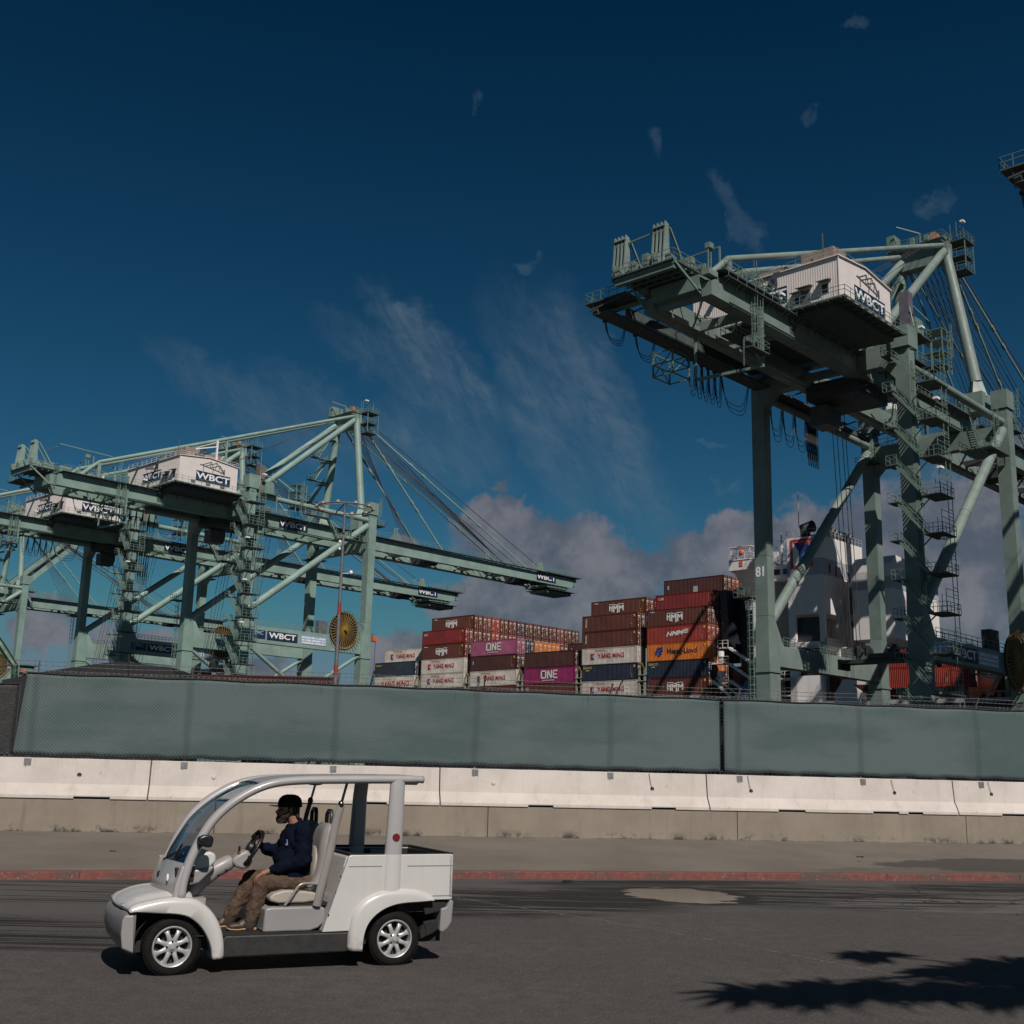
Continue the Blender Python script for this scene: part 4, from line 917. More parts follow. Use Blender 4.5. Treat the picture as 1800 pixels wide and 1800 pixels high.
    mb.build('trolley_frame', DARK, tr)
    mb = MB(); rail(mb, (tx-4, -13, Z(g0+.5)), (tx+5, -13, Z(g0+.5)), st=.9); walk(mb, tx-4.4, -14.6, tx+.8, -13.2, Z(47.4), 'sew', st=.8); mb.build('trolley_railing', DARK, tr)
    mb = MB(); mb.prism([(0, 0), (3.0, 0), (3.4, 1.2), (3.4, 2.6), (0, 2.6)], lambda u, v, t_: V((tx-2+u, t_, Z(45.4)+v)), -8.2, -5.9); mb.build('operator_cab', paint('cab%d' % kind, (.07, .07, .07), .5), tr)
    mb = MB(); mb.prism([(3.05, .1), (3.46, 1.25), (3.46, 2.2), (3.42, 2.2), (3.4, 1.3), (3.0, .1)], lambda u, v, t_: V((tx-2+u, t_, Z(45.4)+v)), -8.1, -6.0); mb.build('cab_window', GLASSD, tr)
    # hoist ropes and spreader
    spx, spz = (tx+8 if kind == 1 else tx+2), Z(16.4 if kind == 1 else 20)
    mb = MB()
    for i, (ax, ay) in enumerate(((6.6, -4.8), (6.6, -6.1), (8.2, -4.6), (8.2, -5.8), (9.6, -12.2), (9.6, -13.2), (11.0, -12.4), (11.2, -13.4))):
        mb.bar((tx+ax-3.0, ay-1, Z(49)), (spx+ax-9, ay-1, spz+1.6), .07)
    mb.build('hoist_rope', WIRE, c)
    mb = MB(); mb.b2((spx-1.2, -16, spz), (spx+1.2, -4, spz+.5)); mb.b2((spx-1.5, -12, spz+.5), (spx+1.5, -8, spz+1.1)); mb.b2((spx-1.3, -16.2, spz-.7), (spx+1.3, -15.8, spz+.6)); mb.b2((spx-1.3, -4.2, spz-.7), (spx+1.3, -3.8, spz+.6))
    for y in (-13.2, -10.9, -7.4, -6.0): mb.lathe([(0, -.25), (.62, -.25), (.62, .25), (0, .25)], (spx, y, spz+1.5), (1, 0, 0), 14); mb.b2((spx-.4, y-.12, spz+.5), (spx+.4, y+.12, spz+2.3))
    rail(mb, (spx-1.2, -15, spz+.5), (spx-1.2, -12, spz+.5), st=.8)
    mb.build('spreader', paint('spreader%d' % kind, (.03, .035, .035), .6), c)
    # boards on the right portal beam
    yb = -20.27; zc = (pb0+pb1)/2
    wbct(c, frame((10.6 if kind == 1 else 9.2, yb-.03, Z(zc)), (1, 0, 0), (0, 0, 1)), 7.2, 1.75 if kind == 1 else 1.68)
    mb = MB(); bx = 14.6 if kind == 1 else 13.6
    mb.b2((bx, yb-.05, Z(zc-.85)), (bx+6.3, yb, Z(zc+.85))); mb.build('slogan_banner', LBLUE, c)
    r_ = random.Random(11)
    for j in range(3):
        mb = MB(); mb.b2((bx+.2, yb-.062, Z(zc+.27-.52*j)), (bx+6.1, yb-.045, Z(zc+.30-.52*j)))
        x = bx+.25
        while x < bx+6.0: w_ = r_.uniform(.12, .3); mb.b2((x, yb-.07, Z(zc+.28-.52*j)), (min(x+w_, bx+6.1), yb-.045, Z(zc+.62-.52*j))); x += w_+.07+(r_.random() < .25)*.16
        mb.build('slogan_line', WHITE, c)
    mb = MB(); mb.b2((1.6, yb-.05, Z(zc-.8)), (5.2 if kind == 2 else 6.4, yb, Z(zc+.8))); mb.build('maker_banner', NAVY if kind == 2 else LBLUE, c)
    if kind == 2: text('ZPMC', 1.0, LBLUE, c, frame((3.4, yb-.07, Z(zc+.25)), (1, 0, 0), (0, 0, 1)), bold=.02, ext=.005); pass
    # reel
    rx, rz = (26.3, Z(17.2)) if kind == 1 else (24.1, Z(29.6)); RR = 3.85
    rl = empty('cable_reel'); rl.parent = c
    mb = MB()
    for k in range(34):
        a = 2*pi*k/34; p = V((rx+cos(a)*.35, yb-.55, rz+sin(a)*.35)); e = V((rx+cos(a)*(RR-.25), yb-.35, rz+sin(a)*(RR-.25))); mb.bar(p, e, .10, .08, up=(0, 1, 0))
        p.y -= .0; mb.bar(e, V((rx+cos(a+.03)*(RR+.12), yb-.95, rz+sin(a+.03)*(RR+.12))), .10)
    mb.lathe([(RR-.32, 0), (RR-.2, 0), (RR-.2, .15), (RR-.32, .15)], (rx, yb-.45, rz), (0, 1, 0), 44, closed=True); mb.lathe([(0, -.9), (.3, -.9), (.45, -.3), (.9, .0), (0, .1)], (rx, yb-.25, rz), (0, 1, 0), 16)
    mb.build('reel_spokes', YELL, rl)
    mb = MB(); mb.lathe([(0, 0), (RR-.3, 0), (RR-.3, .12), (0, .12)], (rx, yb-.12, rz), (0, 1, 0), 44); mb.build('wound_cable', CABLE, rl, smooth='auto')
    mb = MB(); mb.b2((rx-.6, yb-.1, rz-2.5), (rx+.6, yb+.5, rz)); mb.build('reel_mount', CR, rl)
    mb = MB(); mb.b2((17.9 if kind == 2 else 19.2, -20.2, Z(pb1)), (20.1 if kind == 2 else 21.8, -19.0, Z(pb1+2.6))); mb.build('electric_cabinet', GREYM if kind == 2 else DARK, c)
    mb = MB(); z = Z(pb1+(2.2 if kind == 1 else 1.0)); mb.prism([(0, 0), (1.2, -.5), (1.2, -1.3), (0, -1.1)], lambda u, v, t_: V((32.0+u, t_, z+v)), -20.4, -19.4); mb.build('cable_guide', ORNG, c)
    mb = MB(); mb.bar((rx+2.6, yb-.4, rz+2.2), (32.6, -20, z), .07); mb.bar((33.1, -19.9, z-1), (33.1, -19.9, 0), .07); mb.build('power_cable', CABLE, c)
    # left landside leg: access ladder with cage, seen on the side
    mb = MB(); zt = Z(24.0 if kind == 1 else 34.5)
    for y_, x_ in ((.95, -.9),):
        for a in (.0, .5): mb.bar((x_-.25, 1.05+a, 0), (x_-.25, 1.05+a, zt), .07)
        z = .3
        while z < zt: mb.bar((x_-.25, 1.05, z), (x_-.25, 1.55, z), .05); z += .4
        z = 2.5
        while z < zt:
            P = [(x_-.25-.6*sin(q_*pi/5), 1.3-.5*cos(q_*pi/5), z) for q_ in range(6)]
            for a, b_ in zip(P[:-1], P[1:]): mb.bar(a, b_, .05)
            z += .95
        for q_ in (1, 2.5, 4): mb.bar((x_-.25-.6*sin(q_*pi/5), 1.3-.5*cos(q_*pi/5), 2.4), (x_-.25-.6*sin(q_*pi/5), 1.3-.5*cos(q_*pi/5), zt), .04)
    walk(mb, -2.0, .9, .8, 3.3, zt, 'nwe', st=.8); walk(mb, -1.6, .9, .2, 2.6, zt*.42, 'nwe', st=.8)
    mb.build('leg_ladder', RAIL, c)
    mb = MB(); r_ = random.Random(4)
    for x, y, z in ((12, -14.9, g1+1.3), (22, -14.9, g1+1.3), (-20, -14.9, g1+1.3), (2, -20.9, top+.5), (31, -15.5, 81.4), (-3.2, -24.4, 36), (-3.2, -24.4, 28), (-3.2, -24.4, 44)):
        mb.box((x, y, Z(z)), (.8, .5, .25))
    mb.build('floodlight', WHITE, c)
    if kind == 2: wbct(c, frame((14.7, -13.95, Z(50.55)), (1, 0, 0), (0, 0, 1)), 7.2, 1.85)
    # boom
    HX, HZ = 33.6, Z(50.9); bo = empty('boom'); bo.parent = c; bo.location = (HX, -9.65, HZ)
    BL = 71.0
    for s_ in (-1, 1):
        mb = MB(); y0, y1 = (-4.25, -3.05) if s_ < 0 else (3.05, 4.25)
        mb.prism([(.3, -2.0), (BL-1.2, -1.75), (BL, -.9), (BL, .55), (2.5, .95), (.3, .2)], lambda u, v, t_: V((u, t_, v)), y0, y1)
        for k in range(10): mb.b2((5+7*k, y0-.025, -1.95), (5.04+7*k, y1+.025, .93))
        yi = y1 if s_ < 0 else y0; mb.b2((.5, min(yi, yi-s_*.55), -1.75), (BL-2, max(yi, yi-s_*.55), -1.45)); mb.b2((.5, yi-s_*.5-.06, -1.45), (BL-2, yi-s_*.5+.06, -1.25))
        mb.build('boom_girder', CRL, bo)
        mb = MB(); yo = -5.2 if s_ < 0 else 4.25; walk(mb, 1.5, yo, BL+1.4, yo+.95, .95, 's' if s_ < 0 else 'n', st=1.9, th=.1)
        for k in range(23): mb.bar((2+3*k, yo if s_ < 0 else yo+.95, .9), (2+3*k, y0 if s_ < 0 else y1, .35), .08)
        for x in (2.6, 9, 38.5, 55.0):
            for d in (0, .7): mb.bar((x+d, y0+.5, .9), (x+d, y0+.5, 3.9 if x < 20 else 2.6), .22)
            mb.bar((x, y0+.5, 3.6 if x < 20 else 2.4), (x+1.1, y0+.5, 4.1 if x < 20 else 2.9), .2)
        for k in range(9): mb.box((6+7.6*k, yo+.1, 2.15), (.6, .4, .16))
        mb.build('boom_walkway', RAIL, bo)
    mb = MB()
    for x in (3, 14, 25, 36, 47, 58, 69.5): mb.b2((x, -3.1, -1.4), (x+.6, 3.1, -.5))
    for k in range(6): a = 3+11*k; mb.bar((a, -3.1, -.8), (a+11, 3.1, -.8), .22); mb.bar((a, 3.1, -.8), (a+11, -3.1, -.8), .22)
    for x in (20, 52): mb.prism([(-.2, -2), (3.6, -2), (3.6, .2), (-.2, .2)], lambda u, v, t_: V((x+u, t_, v-.3)), -2.6, 2.6)
    mb.build('boom_ties', DARK, bo)
    mb = MB(); walk(mb, BL-11, -4.6, BL+3.0, 4.6, 1.25, 'nse', st=1.3, th=.1); mb.b2((BL-.4, -4.25, -1.2), (BL+.8, 4.25, .6)); mb.b2((BL-10, -3.8, -2.5), (BL-2, 3.8, -1.8)); walk(mb, BL-9, -4.4, BL+.4, 4.4, -2.9, 'ns', st=1.5, th=.1)
    mb.prism([(0, 0), (2.2, 0), (1.4, 2.4), (.8, 2.4)], lambda u, v, t_: V((BL-14+u, t_, .9+v)), -4.2, -3.1); mb.prism([(0, 0), (2.2, 0), (1.4, 2.4), (.8, 2.4)], lambda u, v, t_: V((BL-14+u, t_, .9+v)), 3.1, 4.2)
    for x in (BL+1.5, BL+2.8): mb.bar((x, -3.5, 1.2), (x, -3.5, 3.4), .12); mb.bar((x, 3.5, 1.2), (x, 3.5, 3.4), .12)
    for k in range(9): mb.b2((BL-9+k*1.1, -3, -3.7), (BL-8.6+k*1.1, 3, -2.9))
    mb.build('boom_tip', RAIL, bo)
    if True: wbct(bo, frame((BL-11.0, -4.29, -.45), (1, 0, 0), (0, 0, 1)), 7.3, 1.85)
    mb = MB(); loops(mb, .5, 12, 5.6, -.4, 4, 5.0)
    # forestays
    for s_ in (-1, 1):
        y1 = -9.65+s_*3.65; y0 = -9.65+s_*3.1
        for x1, z1 in ((HX+24.2, Z(51.9)), (HX+54.3, Z(51.7))):
            mb = MB(); a = V((31.2, y0, AZ+.2)); b_ = V((x1, y1, z1)); n = 6; P = [a.lerp(b_, k/3) for k in range(4)]
            mb.bar(a, b_, .22, .34)
            for f_ in (.28, .35, .62, .68): p = a.lerp(b_, f_); d = (b_-a).normalized(); mb.bar(p-d*.5, p+d*.5, .42, .5)
            mb.build('forestay', CR, c)
    mb = MB()
    for k in range(8): mb.bar((30.8, -12+k*.72, AZ+1.4-.08*k), (HX+46+k*1.3, -12.4+k*.75, Z(52)), .10)
    for k in range(6): mb.bar((30.8, -11.6+k*.8, AZ+1.2), (HX+13+k*1.7, -12.4+k*.9, Z(52)), .09)
    for k in range(2): mb.bar((30.4, -12.6+k*5.6, AZ+1.6), (HX+60, -12.9+k*6.2, Z(52.4)), .13)
    for k in range(3): mb.bar((29.8, -8.5-k*1.2, AZ+1.2), (-4.0, -7.5-k*1.4, hz+hh+.3), .06)
    mb.build('hoist_wire', WIRE, c)
    for ch in list(ALLCH(c)):
        for g in [ch]+list(ALLCH(ch)):
            if g.type == 'MESH' and g.name.split('.')[0] in SPLIT: split_far(g)
    return c
SPLIT = ('winch_gear', 'davit_frame', 'girder_ties', 'window_pane', 'side_walkway', 'house_openings', 'roof_vent', 'lightning_rod', 'hoist_rope', 'floodlight', 'beam_railing', 'upper_landings', 'boom_ties', 'service_ladder', 'bogie', 'mast_stair', 'backreach_platform', 'girder_walkway', 'spreader', 'apex_sheave', 'cross_beam', 'hanging_cage')
K1 = make_crane(0, 1, '')
tag(K1, 'large green gantry crane numbered 81 on its leg, standing over the white ship', 'crane', 'ship to shore gantry cranes on the quay')
text('81', 1.75, WHITE, K1, frame((-.80, .05, 25.9), (0, -1, 0), (0, 0, 1)), name='crane_number', bold=.045, ext=.01, sx=.82)
K2 = make_crane(133, 2, '')
tag(K2, 'pale green gantry crane with yellow spoked reel beside the grey light mast', 'crane', 'ship to shore gantry cranes on the quay')
def more(q0, src, label, skip=()):
    r = copy_tree(src, None, skip); base = A+Qv*q0; r.location = (base.x, base.y, 1.1); r['label'] = label; return r
K3 = more(177, K2, 'pale green gantry crane second from left, overlapped by the crane beside the light mast')
K4 = more(296, K2, 'distant pale green gantry crane at the left edge, boom lowered level behind nearer cranes')
K5 = more(321, K2, 'distant gantry crane at the left edge with its boom raised at a slant', skip=('forestay', 'hoist_wire'))
for ch in ALLCH(K5):
    if ch.name.startswith('boom'): ch.rotation_euler = (0, R(-44), 0)
K6 = more(420, K2, 'farthest gantry crane, its small low boom tip just above the fence at far left')
K6.scale = (.92, .92, .78)
K0 = more(-45, K1, 'dark gantry crane cut by the right edge, only its girder end showing at top right')
for ch in ALLCH(K0):
    if ch.name.startswith('crane_number'): bpy.data.objects.remove(ch)
# ================================================================ SHIP AND CONTAINERS
PF = empty('tmp', (A.x, A.y, 0), PORT_RZ)   # only used for its matrix
PM = M.Translation((A.x, A.y, 0)) @ M.Rotation(PORT_RZ, 4, 'Z')
bpy.data.objects.remove(PF)
def port(x, y, z): return PM @ V((x, y, z))
CL, CWd, CH = 12.19, 2.44, 2.86
def cont_body():
    mb = MB(); n = 42; L = CL
    # local: x across (0 = landward side), y along (0 = door end), z up
    ys = []
    p = (L-.5)/n
    for x0, s_ in ((0.0, 1), (CWd, -1)):
        prof = [(0.0, x0), (.22, x0)]
        for k in range(n):
            a = .25+p*k; prof += [(a+p*.05, x0), (a+p*.25, x0+s_*.06), (a+p*.55, x0+s_*.06), (a+p*.75, x0)]
        prof += [(L-.22, x0), (L, x0)]
        lo = [V((x, y, .14)) for y, x in prof]; hi = [V((x, y, CH-.10)) for y, x in prof]
        mb.grid([lo, hi] if s_ > 0 else [hi, lo])
    for x0, x1 in ((-.01, .07), (CWd-.07, CWd+.01)):
        mb.b2((x0, .1, 0), (x1, L-.1, .15)); mb.b2((x0, .1, CH-.11), (x1, L-.1, CH))
    for x in (-.02, CWd-.16):
        for y in (-.01, L-.17): mb.b2((x, y, 0), (x+.18, y+.18, CH))
    mb.b2((.0, .08, CH-.06), (CWd, L-.08, CH-.035)); mb.b2((.02, .1, .05), (CWd-.02, L-.1, .14))
    m = 9
    prof = []
    for k in range(m): a = .15+(CWd-.3)/m*k; w = (CWd-.3)/m; prof += [(a, L), (a+w*.2, L-.05), (a+w*.5, L-.05), (a+w*.7, L)]
    mb.grid([[V((x, y, CH-.1)) for x, y in prof], [V((x, y, .12)) for x, y in prof]])
    mb.b2((.1, -.005, .0), (CWd-.1, .09, .13)); mb.b2((.1, -.005, CH-.11), (CWd-.1, .09, CH))
    return mb
_bm = cont_body().build('b', [CONT['brown']]); BODY = _bm.data; bpy.data.objects.remove(_bm)
def cont_door(marks=True, flip=False):
    mb = MB(); w = CWd/2-.14
    mb.b2((0, 0, .13), (w, .05, CH-.12))
    for z in (.6, 1.25, 1.9): mb.b2((.04, -.02, z), (w-.04, 0, z+.42))
    mb.cur = 1
    for x in (w*.28, w*.74): mb.bar((x, -.05, .08), (x, -.05, CH-.06), .05); mb.bar((x-.02, -.06, 1.0), (x+.26, -.06, 1.02), .045)
    for x in (w*.28, w*.74):
        for z in (.15, .85, 1.9, CH-.2): mb.b2((x-.07, -.05, z), (x+.07, 0, z+.1))
    if marks:
        mb.cur = 2
        if not flip: mb.b2((.10, -.025, 2.15), (.62, -.02, 2.32)); mb.b2((.10, -.025, 1.9), (.55, -.02, 2.0)); mb.b2((.14, -.026, .5), (.34, -.02, .72))
        else: mb.b2((.10, -.025, 2.2), (.8, -.02, 2.34)); mb.b2((.15, -.025, 1.95), (.75, -.02, 2.03)); 
        for z in (1.1, 1.25, 1.4, 1.55): 
            if flip: mb.b2((.3, -.025, z), (.72, -.02, z+.06))
        mb.cur = 3
        if not flip: mb.b2((.1, -.025, 1.45), (.3, -.02, 1.65)); mb.b2((.75, -.025, .4), (.88, -.02, .6))
    return mb
_d = cont_door().build('d', [CONT['brown'], RODS, MARKW, MARKY]); DOOR1 = _d.data; bpy.data.objects.remove(_d)
_d = cont_door(True, True).build('d', [CONT['brown'], RODS, MARKW, MARKY]); DOOR2 = _d.data; bpy.data.objects.remove(_d)
def cobj(name, me, mat, parent):
    o = bpy.data.objects.new(name, me); COL.objects.link(o); o.parent = parent; o.material_slots[0].link = 'OBJECT'; o.material_slots[0].material = mat; return o
BAYQ = [31.5, 45.8, 59.7, 73.9, 87.9, 102.2]; Z0 = 15.08; LH = 2.9
ORD = ['first', 'second', 'third', 'fourth', 'fifth', 'sixth', 'seventh', 'eighth', 'ninth', 'tenth', 'eleventh', 'twelfth', 'thirteenth', 'fourteenth']
CNAME = {'brown': 'brown', 'darkbrown': 'dark maroon', 'red': 'deep red', 'white': 'white', 'navy': 'navy blue', 'blue': 'dark blue', 'orange': 'orange', 'pink': 'pink', 'magenta': 'magenta', 'scarlet': 'bright red', 'rose': 'faded rose', 'purple': 'dark purple'}
def container(bay, row, lay, col, label, group='shipping containers stacked on the ship', shift=0.0, dy=0.0):
    P = port(34.5+2.5*row+shift, BAYQ[bay]+dy, Z0+LH*lay)
    e = empty('shipping_container', P, PORT_RZ); tag(e, label, 'container', group)
    cobj('container_body', BODY, CONT[col], e)
    for k, (x, me) in enumerate(((.14, DOOR1), (CWd/2+.01, DOOR2))): d = cobj('door', me, CONT[col], e); d.location = (x, .0, 0)
    return e
def side(x, z): return frame((-.035, x, z), (0, -1, 0), (0, 0, 1))     # on the landward long side; x measured from door end
def mtext(e, s, x, z, size, mat, **k): return text(s, size, mat, e, side(x, z), name='logo', ext=.015, **k)
def hmm(e, z=1.45):
    mb = MB(); T = side(6.3, z)
    def b(x0, y0, x1, y1): mb.b2((x0, y0, 0), (x1, y1, .02))
    def poly(P): mb.prism(P, lambda u, v, t_: V((u, v, t_)), 0, .02)
    h = .62
    poly([(-1.75, h-.2), (-1.75, -.5), (-1.5, -.58), (-1.5, -.02), (-1.22, -.10), (-1.22, -.66), (-.97, -.72), (-.97, h-.2), (-1.22, h-.2), (-1.22, .12), (-1.5, .18), (-1.5, h-.2)])
    poly([(-.85, h-.2), (-.85, -.76), (-.6, -.84), (-.6, .0), (-.3, -.3), (0, .0), (0, -.98), (.25, -.92), (.25, h-.2), (.0, h-.2), (-.3, .1), (-.6, h-.2)])
    poly([(.37, h-.2), (.37, -.88), (.62, -.8), (.62, .0), (.92, -.3), (1.22, .0), (1.22, -.64), (1.5, -.55), (1.5, h-.2), (1.22, h-.2), (.92, .1), (.62, h-.2)])
    b(-1.75, h-.05, -.6, h+.06); b(.35, h-.05, 1.5, h+.06); poly([(-.6, h-.05), (-.15, h-.25), (.35, h-.05), (.35, h+.06), (-.15, h-.12), (-.6, h+.06)])
    o = mb.build('logo', MARKW, e); o.data.transform(T)
def ym(e, wear=1.0):
    mtext(e, 'YANG MING', 5.6, 1.42, 1.12, MARKR, bold=.006, sx=.93)
    mb = MB(); mb.b2((-.42, -.5, 0), (.42, .5, .02)); o = mb.build('logo', MARKR, e); o.data.transform(side(9.75, 1.42))
    mb = MB(); mb.b2((-.2, -.45, .021), (.08, .2, .03)); mb.b2((-.33, .22, .021), (.33, .34, .03)); mb.b2((-.3, -.4, .021), (.34, -.32, .03)); o = mb.build('logo', MARKB, e); o.data.transform(side(9.75, 1.42))
    mb = MB(); mb.b2((.1, -.3, .021), (.26, .2, .03)); o = mb.build('logo', MARKW, e); o.data.transform(side(9.75, 1.42))
    mtext(e, 'YANG MING LINE', 8.0, 2.45, .2, MARKR, spacing=1.5)
def one(e):
    mb = MB()
    def b(x0, y0, x1, y1): mb.b2((x0, y0, 0), (x1, y1, .02))
    b(-2.0, -.75, -1.72, .75); b(-.95, -.75, -.67, .75); b(-2.0, .5, -.67, .75); b(-2.0, -.75, -.67, -.5)
    b(-.48, -.75, -.22, .75); b(.42, -.75, .68, .75); mb.prism([(-.48, .75), (-.18, .75), (.68, -.75), (.38, -.75)], lambda u, v, t_: V((u, v, t_)), 0, .02)
    b(.88, -.75, 1.14, .75); b(.88, .5, 1.95, .75); b(.88, -.12, 1.8, .12); b(.88, -.75, 1.95, -.5)
    o = mb.build('logo', MARKW, e); o.data.transform(side(6.0, 1.6)); mtext(e, 'OCEAN NETWORK EXPRESS', 6.2, .52, .24, MARKW, sx=.95)
def small(e, s='U 4561', x=11.0, z=2.45, size=.3, mat=None): mtext(e, s, x, z, size, mat or MARKW)
def vert(e, s, x=11.3, size=.42):
    T = side(x, 1.55) @ M.Rotation(-pi/2, 4, 'Z'); text(s, size, MARKW, e, T, name='logo', ext=.015, bold=.006)
def seaco(e): small(e, 'SEACO', 10.9, 2.3, .62, MARKY); small(e, 'GLOBAL', 10.9, 1.85, .2, MARKW)
def plates(e):
    mb = MB(); mb.b2((1.2, 2.1, 0), (.9, 2.5, .01)); 
    for z in (.45, .8): mb.b2((.42, z, 0), (.55, z+.14, .01))
    o = mb.build('marking_plate', MARKY, e); o.data.transform(frame((-.035, 1.6, 0), (0, -1, 0), (0, 0, 1)))
    mb = MB()
    for k in range(6): mb.b2((0, .9+.26*k, 0), (.10, 1.02+.26*k, .01))
    o = mb.build('marking_plate', RODS, e); o.data.transform(frame((-.035, 1.35, 0), (0, -1, 0), (0, 0, 1)))
# landward rows, bay by bay (bay 0 is nearest the bridge)
B0 = 'in the stack beside the white bridge of the ship'
e = container(0, 0, 0, 'brown', 'lowest brown container with white logo in the rightmost stack, just over the fence'); hmm(e); plates(e)
e = container(0, 0, -1, 'white', 'white container almost hidden by the fence under the rightmost stack'); 
e = container(0, 0, 1, 'navy', 'navy container with small yellow lettering under the orange one with blue emblem'); seaco(e); plates(e)
e = container(0, 0, 2, 'orange', 'orange container with black lettering and a blue emblem on its side')
mtext(e, 'Hapag-Lloyd', 5.0, 1.5, 1.22, MARKK, bold=.004, sx=.98)
mb = MB(); P = lambda pts: mb.prism(pts, lambda u, v, t_: V((u, v, t_)), 0, .02)
P([(-.75, -.55), (-.35, -.35), (-.05, .75), (-.45, .75), (-.62, .2), (-.8, .15)]); P([(.05, -.6), (.5, -.4), (.62, .1), (.85, .15), (.6, .35), (.72, .8), (.3, .75), (.1, .1)]); P([(-.3, -.75), (.2, -.65), (.35, -.25), (-.2, -.3)]); P([(-.25, -.05), (.35, -.05), (.4, .2), (-.15, .2)]); P([(-.2, .45), (.4, .45), (.45, .75), (-.1, .75)])
o = mb.build('logo', MARKB, e); o.data.transform(side(9.6, 1.5)); plates(e)
e = container(0, 0, 3, 'scarlet', 'bright red container with slanted white letters, above the orange one with blue emblem'); t_ = mtext(e, 'HMM', 6.4, 1.5, 1.1, MARKW, bold=.03, sx=1.35)
t_.data.transform(side(6.4, 1.5) @ M(((1, .45, 0, 0), (0.06, 1, 0, 0), (0, 0, 1, 0), (0, 0, 0, 1))) @ side(6.4, 1.5).inverted()); plates(e)
mb = MB()
for i in range(4):
    for j in range(3): mb.b2((1.75+i*.2+j*.1, -.25+j*.26, 0), (1.9+i*.2+j*.1, -.06+j*.26, .02))
o = mb.build('logo', MARKW, e); o.data.transform(side(6.4, 1.7))
e = container(0, 0, 4, 'brown', 'brown container with white logo directly above the bright red one with slanted letters'); hmm(e); small(e); plates(e)
e = container(0, 1, 5, 'red', 'deep red container second from the top of the tallest stack'); small(e, 'CAI', 11.0, 2.1, .62); plates(e)
e = container(0, 2, 6, 'darkbrown', 'dark maroon container with a grey patch on top of the tallest stack'); vert(e, 'TEX')
mb = MB(); mb.b2((-.45, -.5, 0), (.45, .5, .01)); o = mb.build('grey_patch', SHIPG, e); o.data.transform(side(5.6, .9))
cols = {5: ['brown', 'rose', 'brown', 'darkbrown'], 6: ['scarlet', 'brown', 'rose'], 4: ['brown', 'rose'], 3: ['rose', 'brown', 'brown', 'scarlet'], 2: ['darkbrown', 'blue', 'magenta'], 1: ['orange', 'brown'], 0: ['brown', 'brown']}
start = {5: 2, 6: 3, 4: 1, 3: 1, 2: 1, 1: 1, 0: 1}
LN = {6: 'top layer', 5: 'second layer', 4: 'third layer', 3: 'fourth layer', 2: 'fifth layer', 1: 'sixth layer', 0: 'bottom layer'}
for l, cc in cols.items():
    for k, c_ in enumerate(cc): container(0, start[l]+k, l, c_, '%s container, door end on, in the tallest stack, %s, %s box inward' % (CNAME[c_], LN[l], ORD[k+1]))
# bay 1
N1 = ' in the second stack from the right'
e = container(1, 0, 0, 'white', 'lowest white container with red lettering'+N1); ym(e)
e = container(1, 0, 1, 'navy', 'navy container between two white ones'+N1); seaco(e); plates(e)
e = container(1, 0, 2, 'white', 'clean white container above the navy one'+N1); ym(e)
e = container(1, 0, 3, 'brown', 'plain brown container just above the white one'+N1); vert(e, 'TRITON'); plates(e)
e = container(1, 0, 4, 'brown', 'plain brown container just under the top one'+N1); vert(e, 'TRITON'); plates(e)
e = container(1, 1, 5, 'brown', 'topmost brown container with white logo'+N1); hmm(e); small(e); plates(e)
for k, (r_, l, c_) in enumerate(((2, 5, 'brown'), (3, 5, 'white'), (1, 4, 'blue'), (1, 3, 'brown'), (2, 4, 'brown'))): container(1, r_, l, c_, '%s container, door end on,%s, %s of five' % (CNAME[c_], N1, ORD[k]))
# bay 2
N2 = ' in the low stack of the magenta box'
e = container(2, 0, 0, 'brown', 'brown container half hidden by the fence'+N2); small(e, 'G', 11.2, 1.9, .8)
e = container(2, 0, 1, 'magenta', 'strong magenta container with large white letters'); one(e)
e = container(2, 0, 2, 'darkbrown', 'plain dark maroon container on top of the magenta one'); 
e = container(2, 5, 3, 'darkbrown', 'dark maroon container set back above the low stack, right of the orange door ends'); vert(e, 'TEX'); e = container(2, 6, 3, 'brown', 'brown container behind the set back dark maroon one above the low stack')
# bay 3
N3 = ' in the stack of the pale pink box'
e = container(3, 0, -1, 'brown', 'brown container almost hidden by the fence'+N3)
e = container(3, 0, 0, 'brown', 'brown container under the white one'+N3)
e = container(3, 0, 1, 'white', 'rusty edged white container with red lettering'+N3); ym(e)
e = container(3, 0, 2, 'darkbrown', 'dark maroon container under the pale pink one'); small(e, 'I', 11.4, 1.5, 1.0); plates(e)
e = container(3, 0, 3, 'pink', 'pale pink container with large white letters'); one(e)
for k, c_ in enumerate(['blue', 'orange', 'orange', 'orange', 'brown', 'darkbrown', 'brown']): container(3, 1+k, 3, c_, '%s container, door end on, %s to the right of the pale pink one' % (CNAME[c_], ORD[k]))
# bay 4
N4 = ' in the second stack from left'
e = container(4, 0, 1, 'white', 'clean white container with red lettering, lowest'+N4); ym(e)
e = container(4, 0, 2, 'white', 'creamy stained container with red lettering'+N4); ym(e)
e = container(4, 0, 3, 'brown', 'brown container with white logo above the creamy one'+N4); hmm(e); small(e); plates(e)
e = container(4, 0, 4, 'red', 'deep red container'+N4); small(e, 'CAI', 11.2, 2.0, .6); plates(e)
e = container(4, 1, 5, 'brown', 'topmost brown container with white logo'+N4); hmm(e); small(e); plates(e)
r4 = ['brown', 'rose', 'scarlet', 'brown', 'brown', 'purple', 'brown', 'brown', 'brown', 'brown', 'rose', 'brown', 'brown']
for k, c_ in enumerate(r4[1:]): container(4, 2+k, 5, c_, '%s container, door end on, %s from the left in the long top row' % (CNAME[c_], ORD[k]))
r3 = ['brown', 'brown', 'scarlet', 'brown', 'rose', 'rose', 'brown', 'brown', 'brown', 'brown', 'rose', 'brown', 'brown']
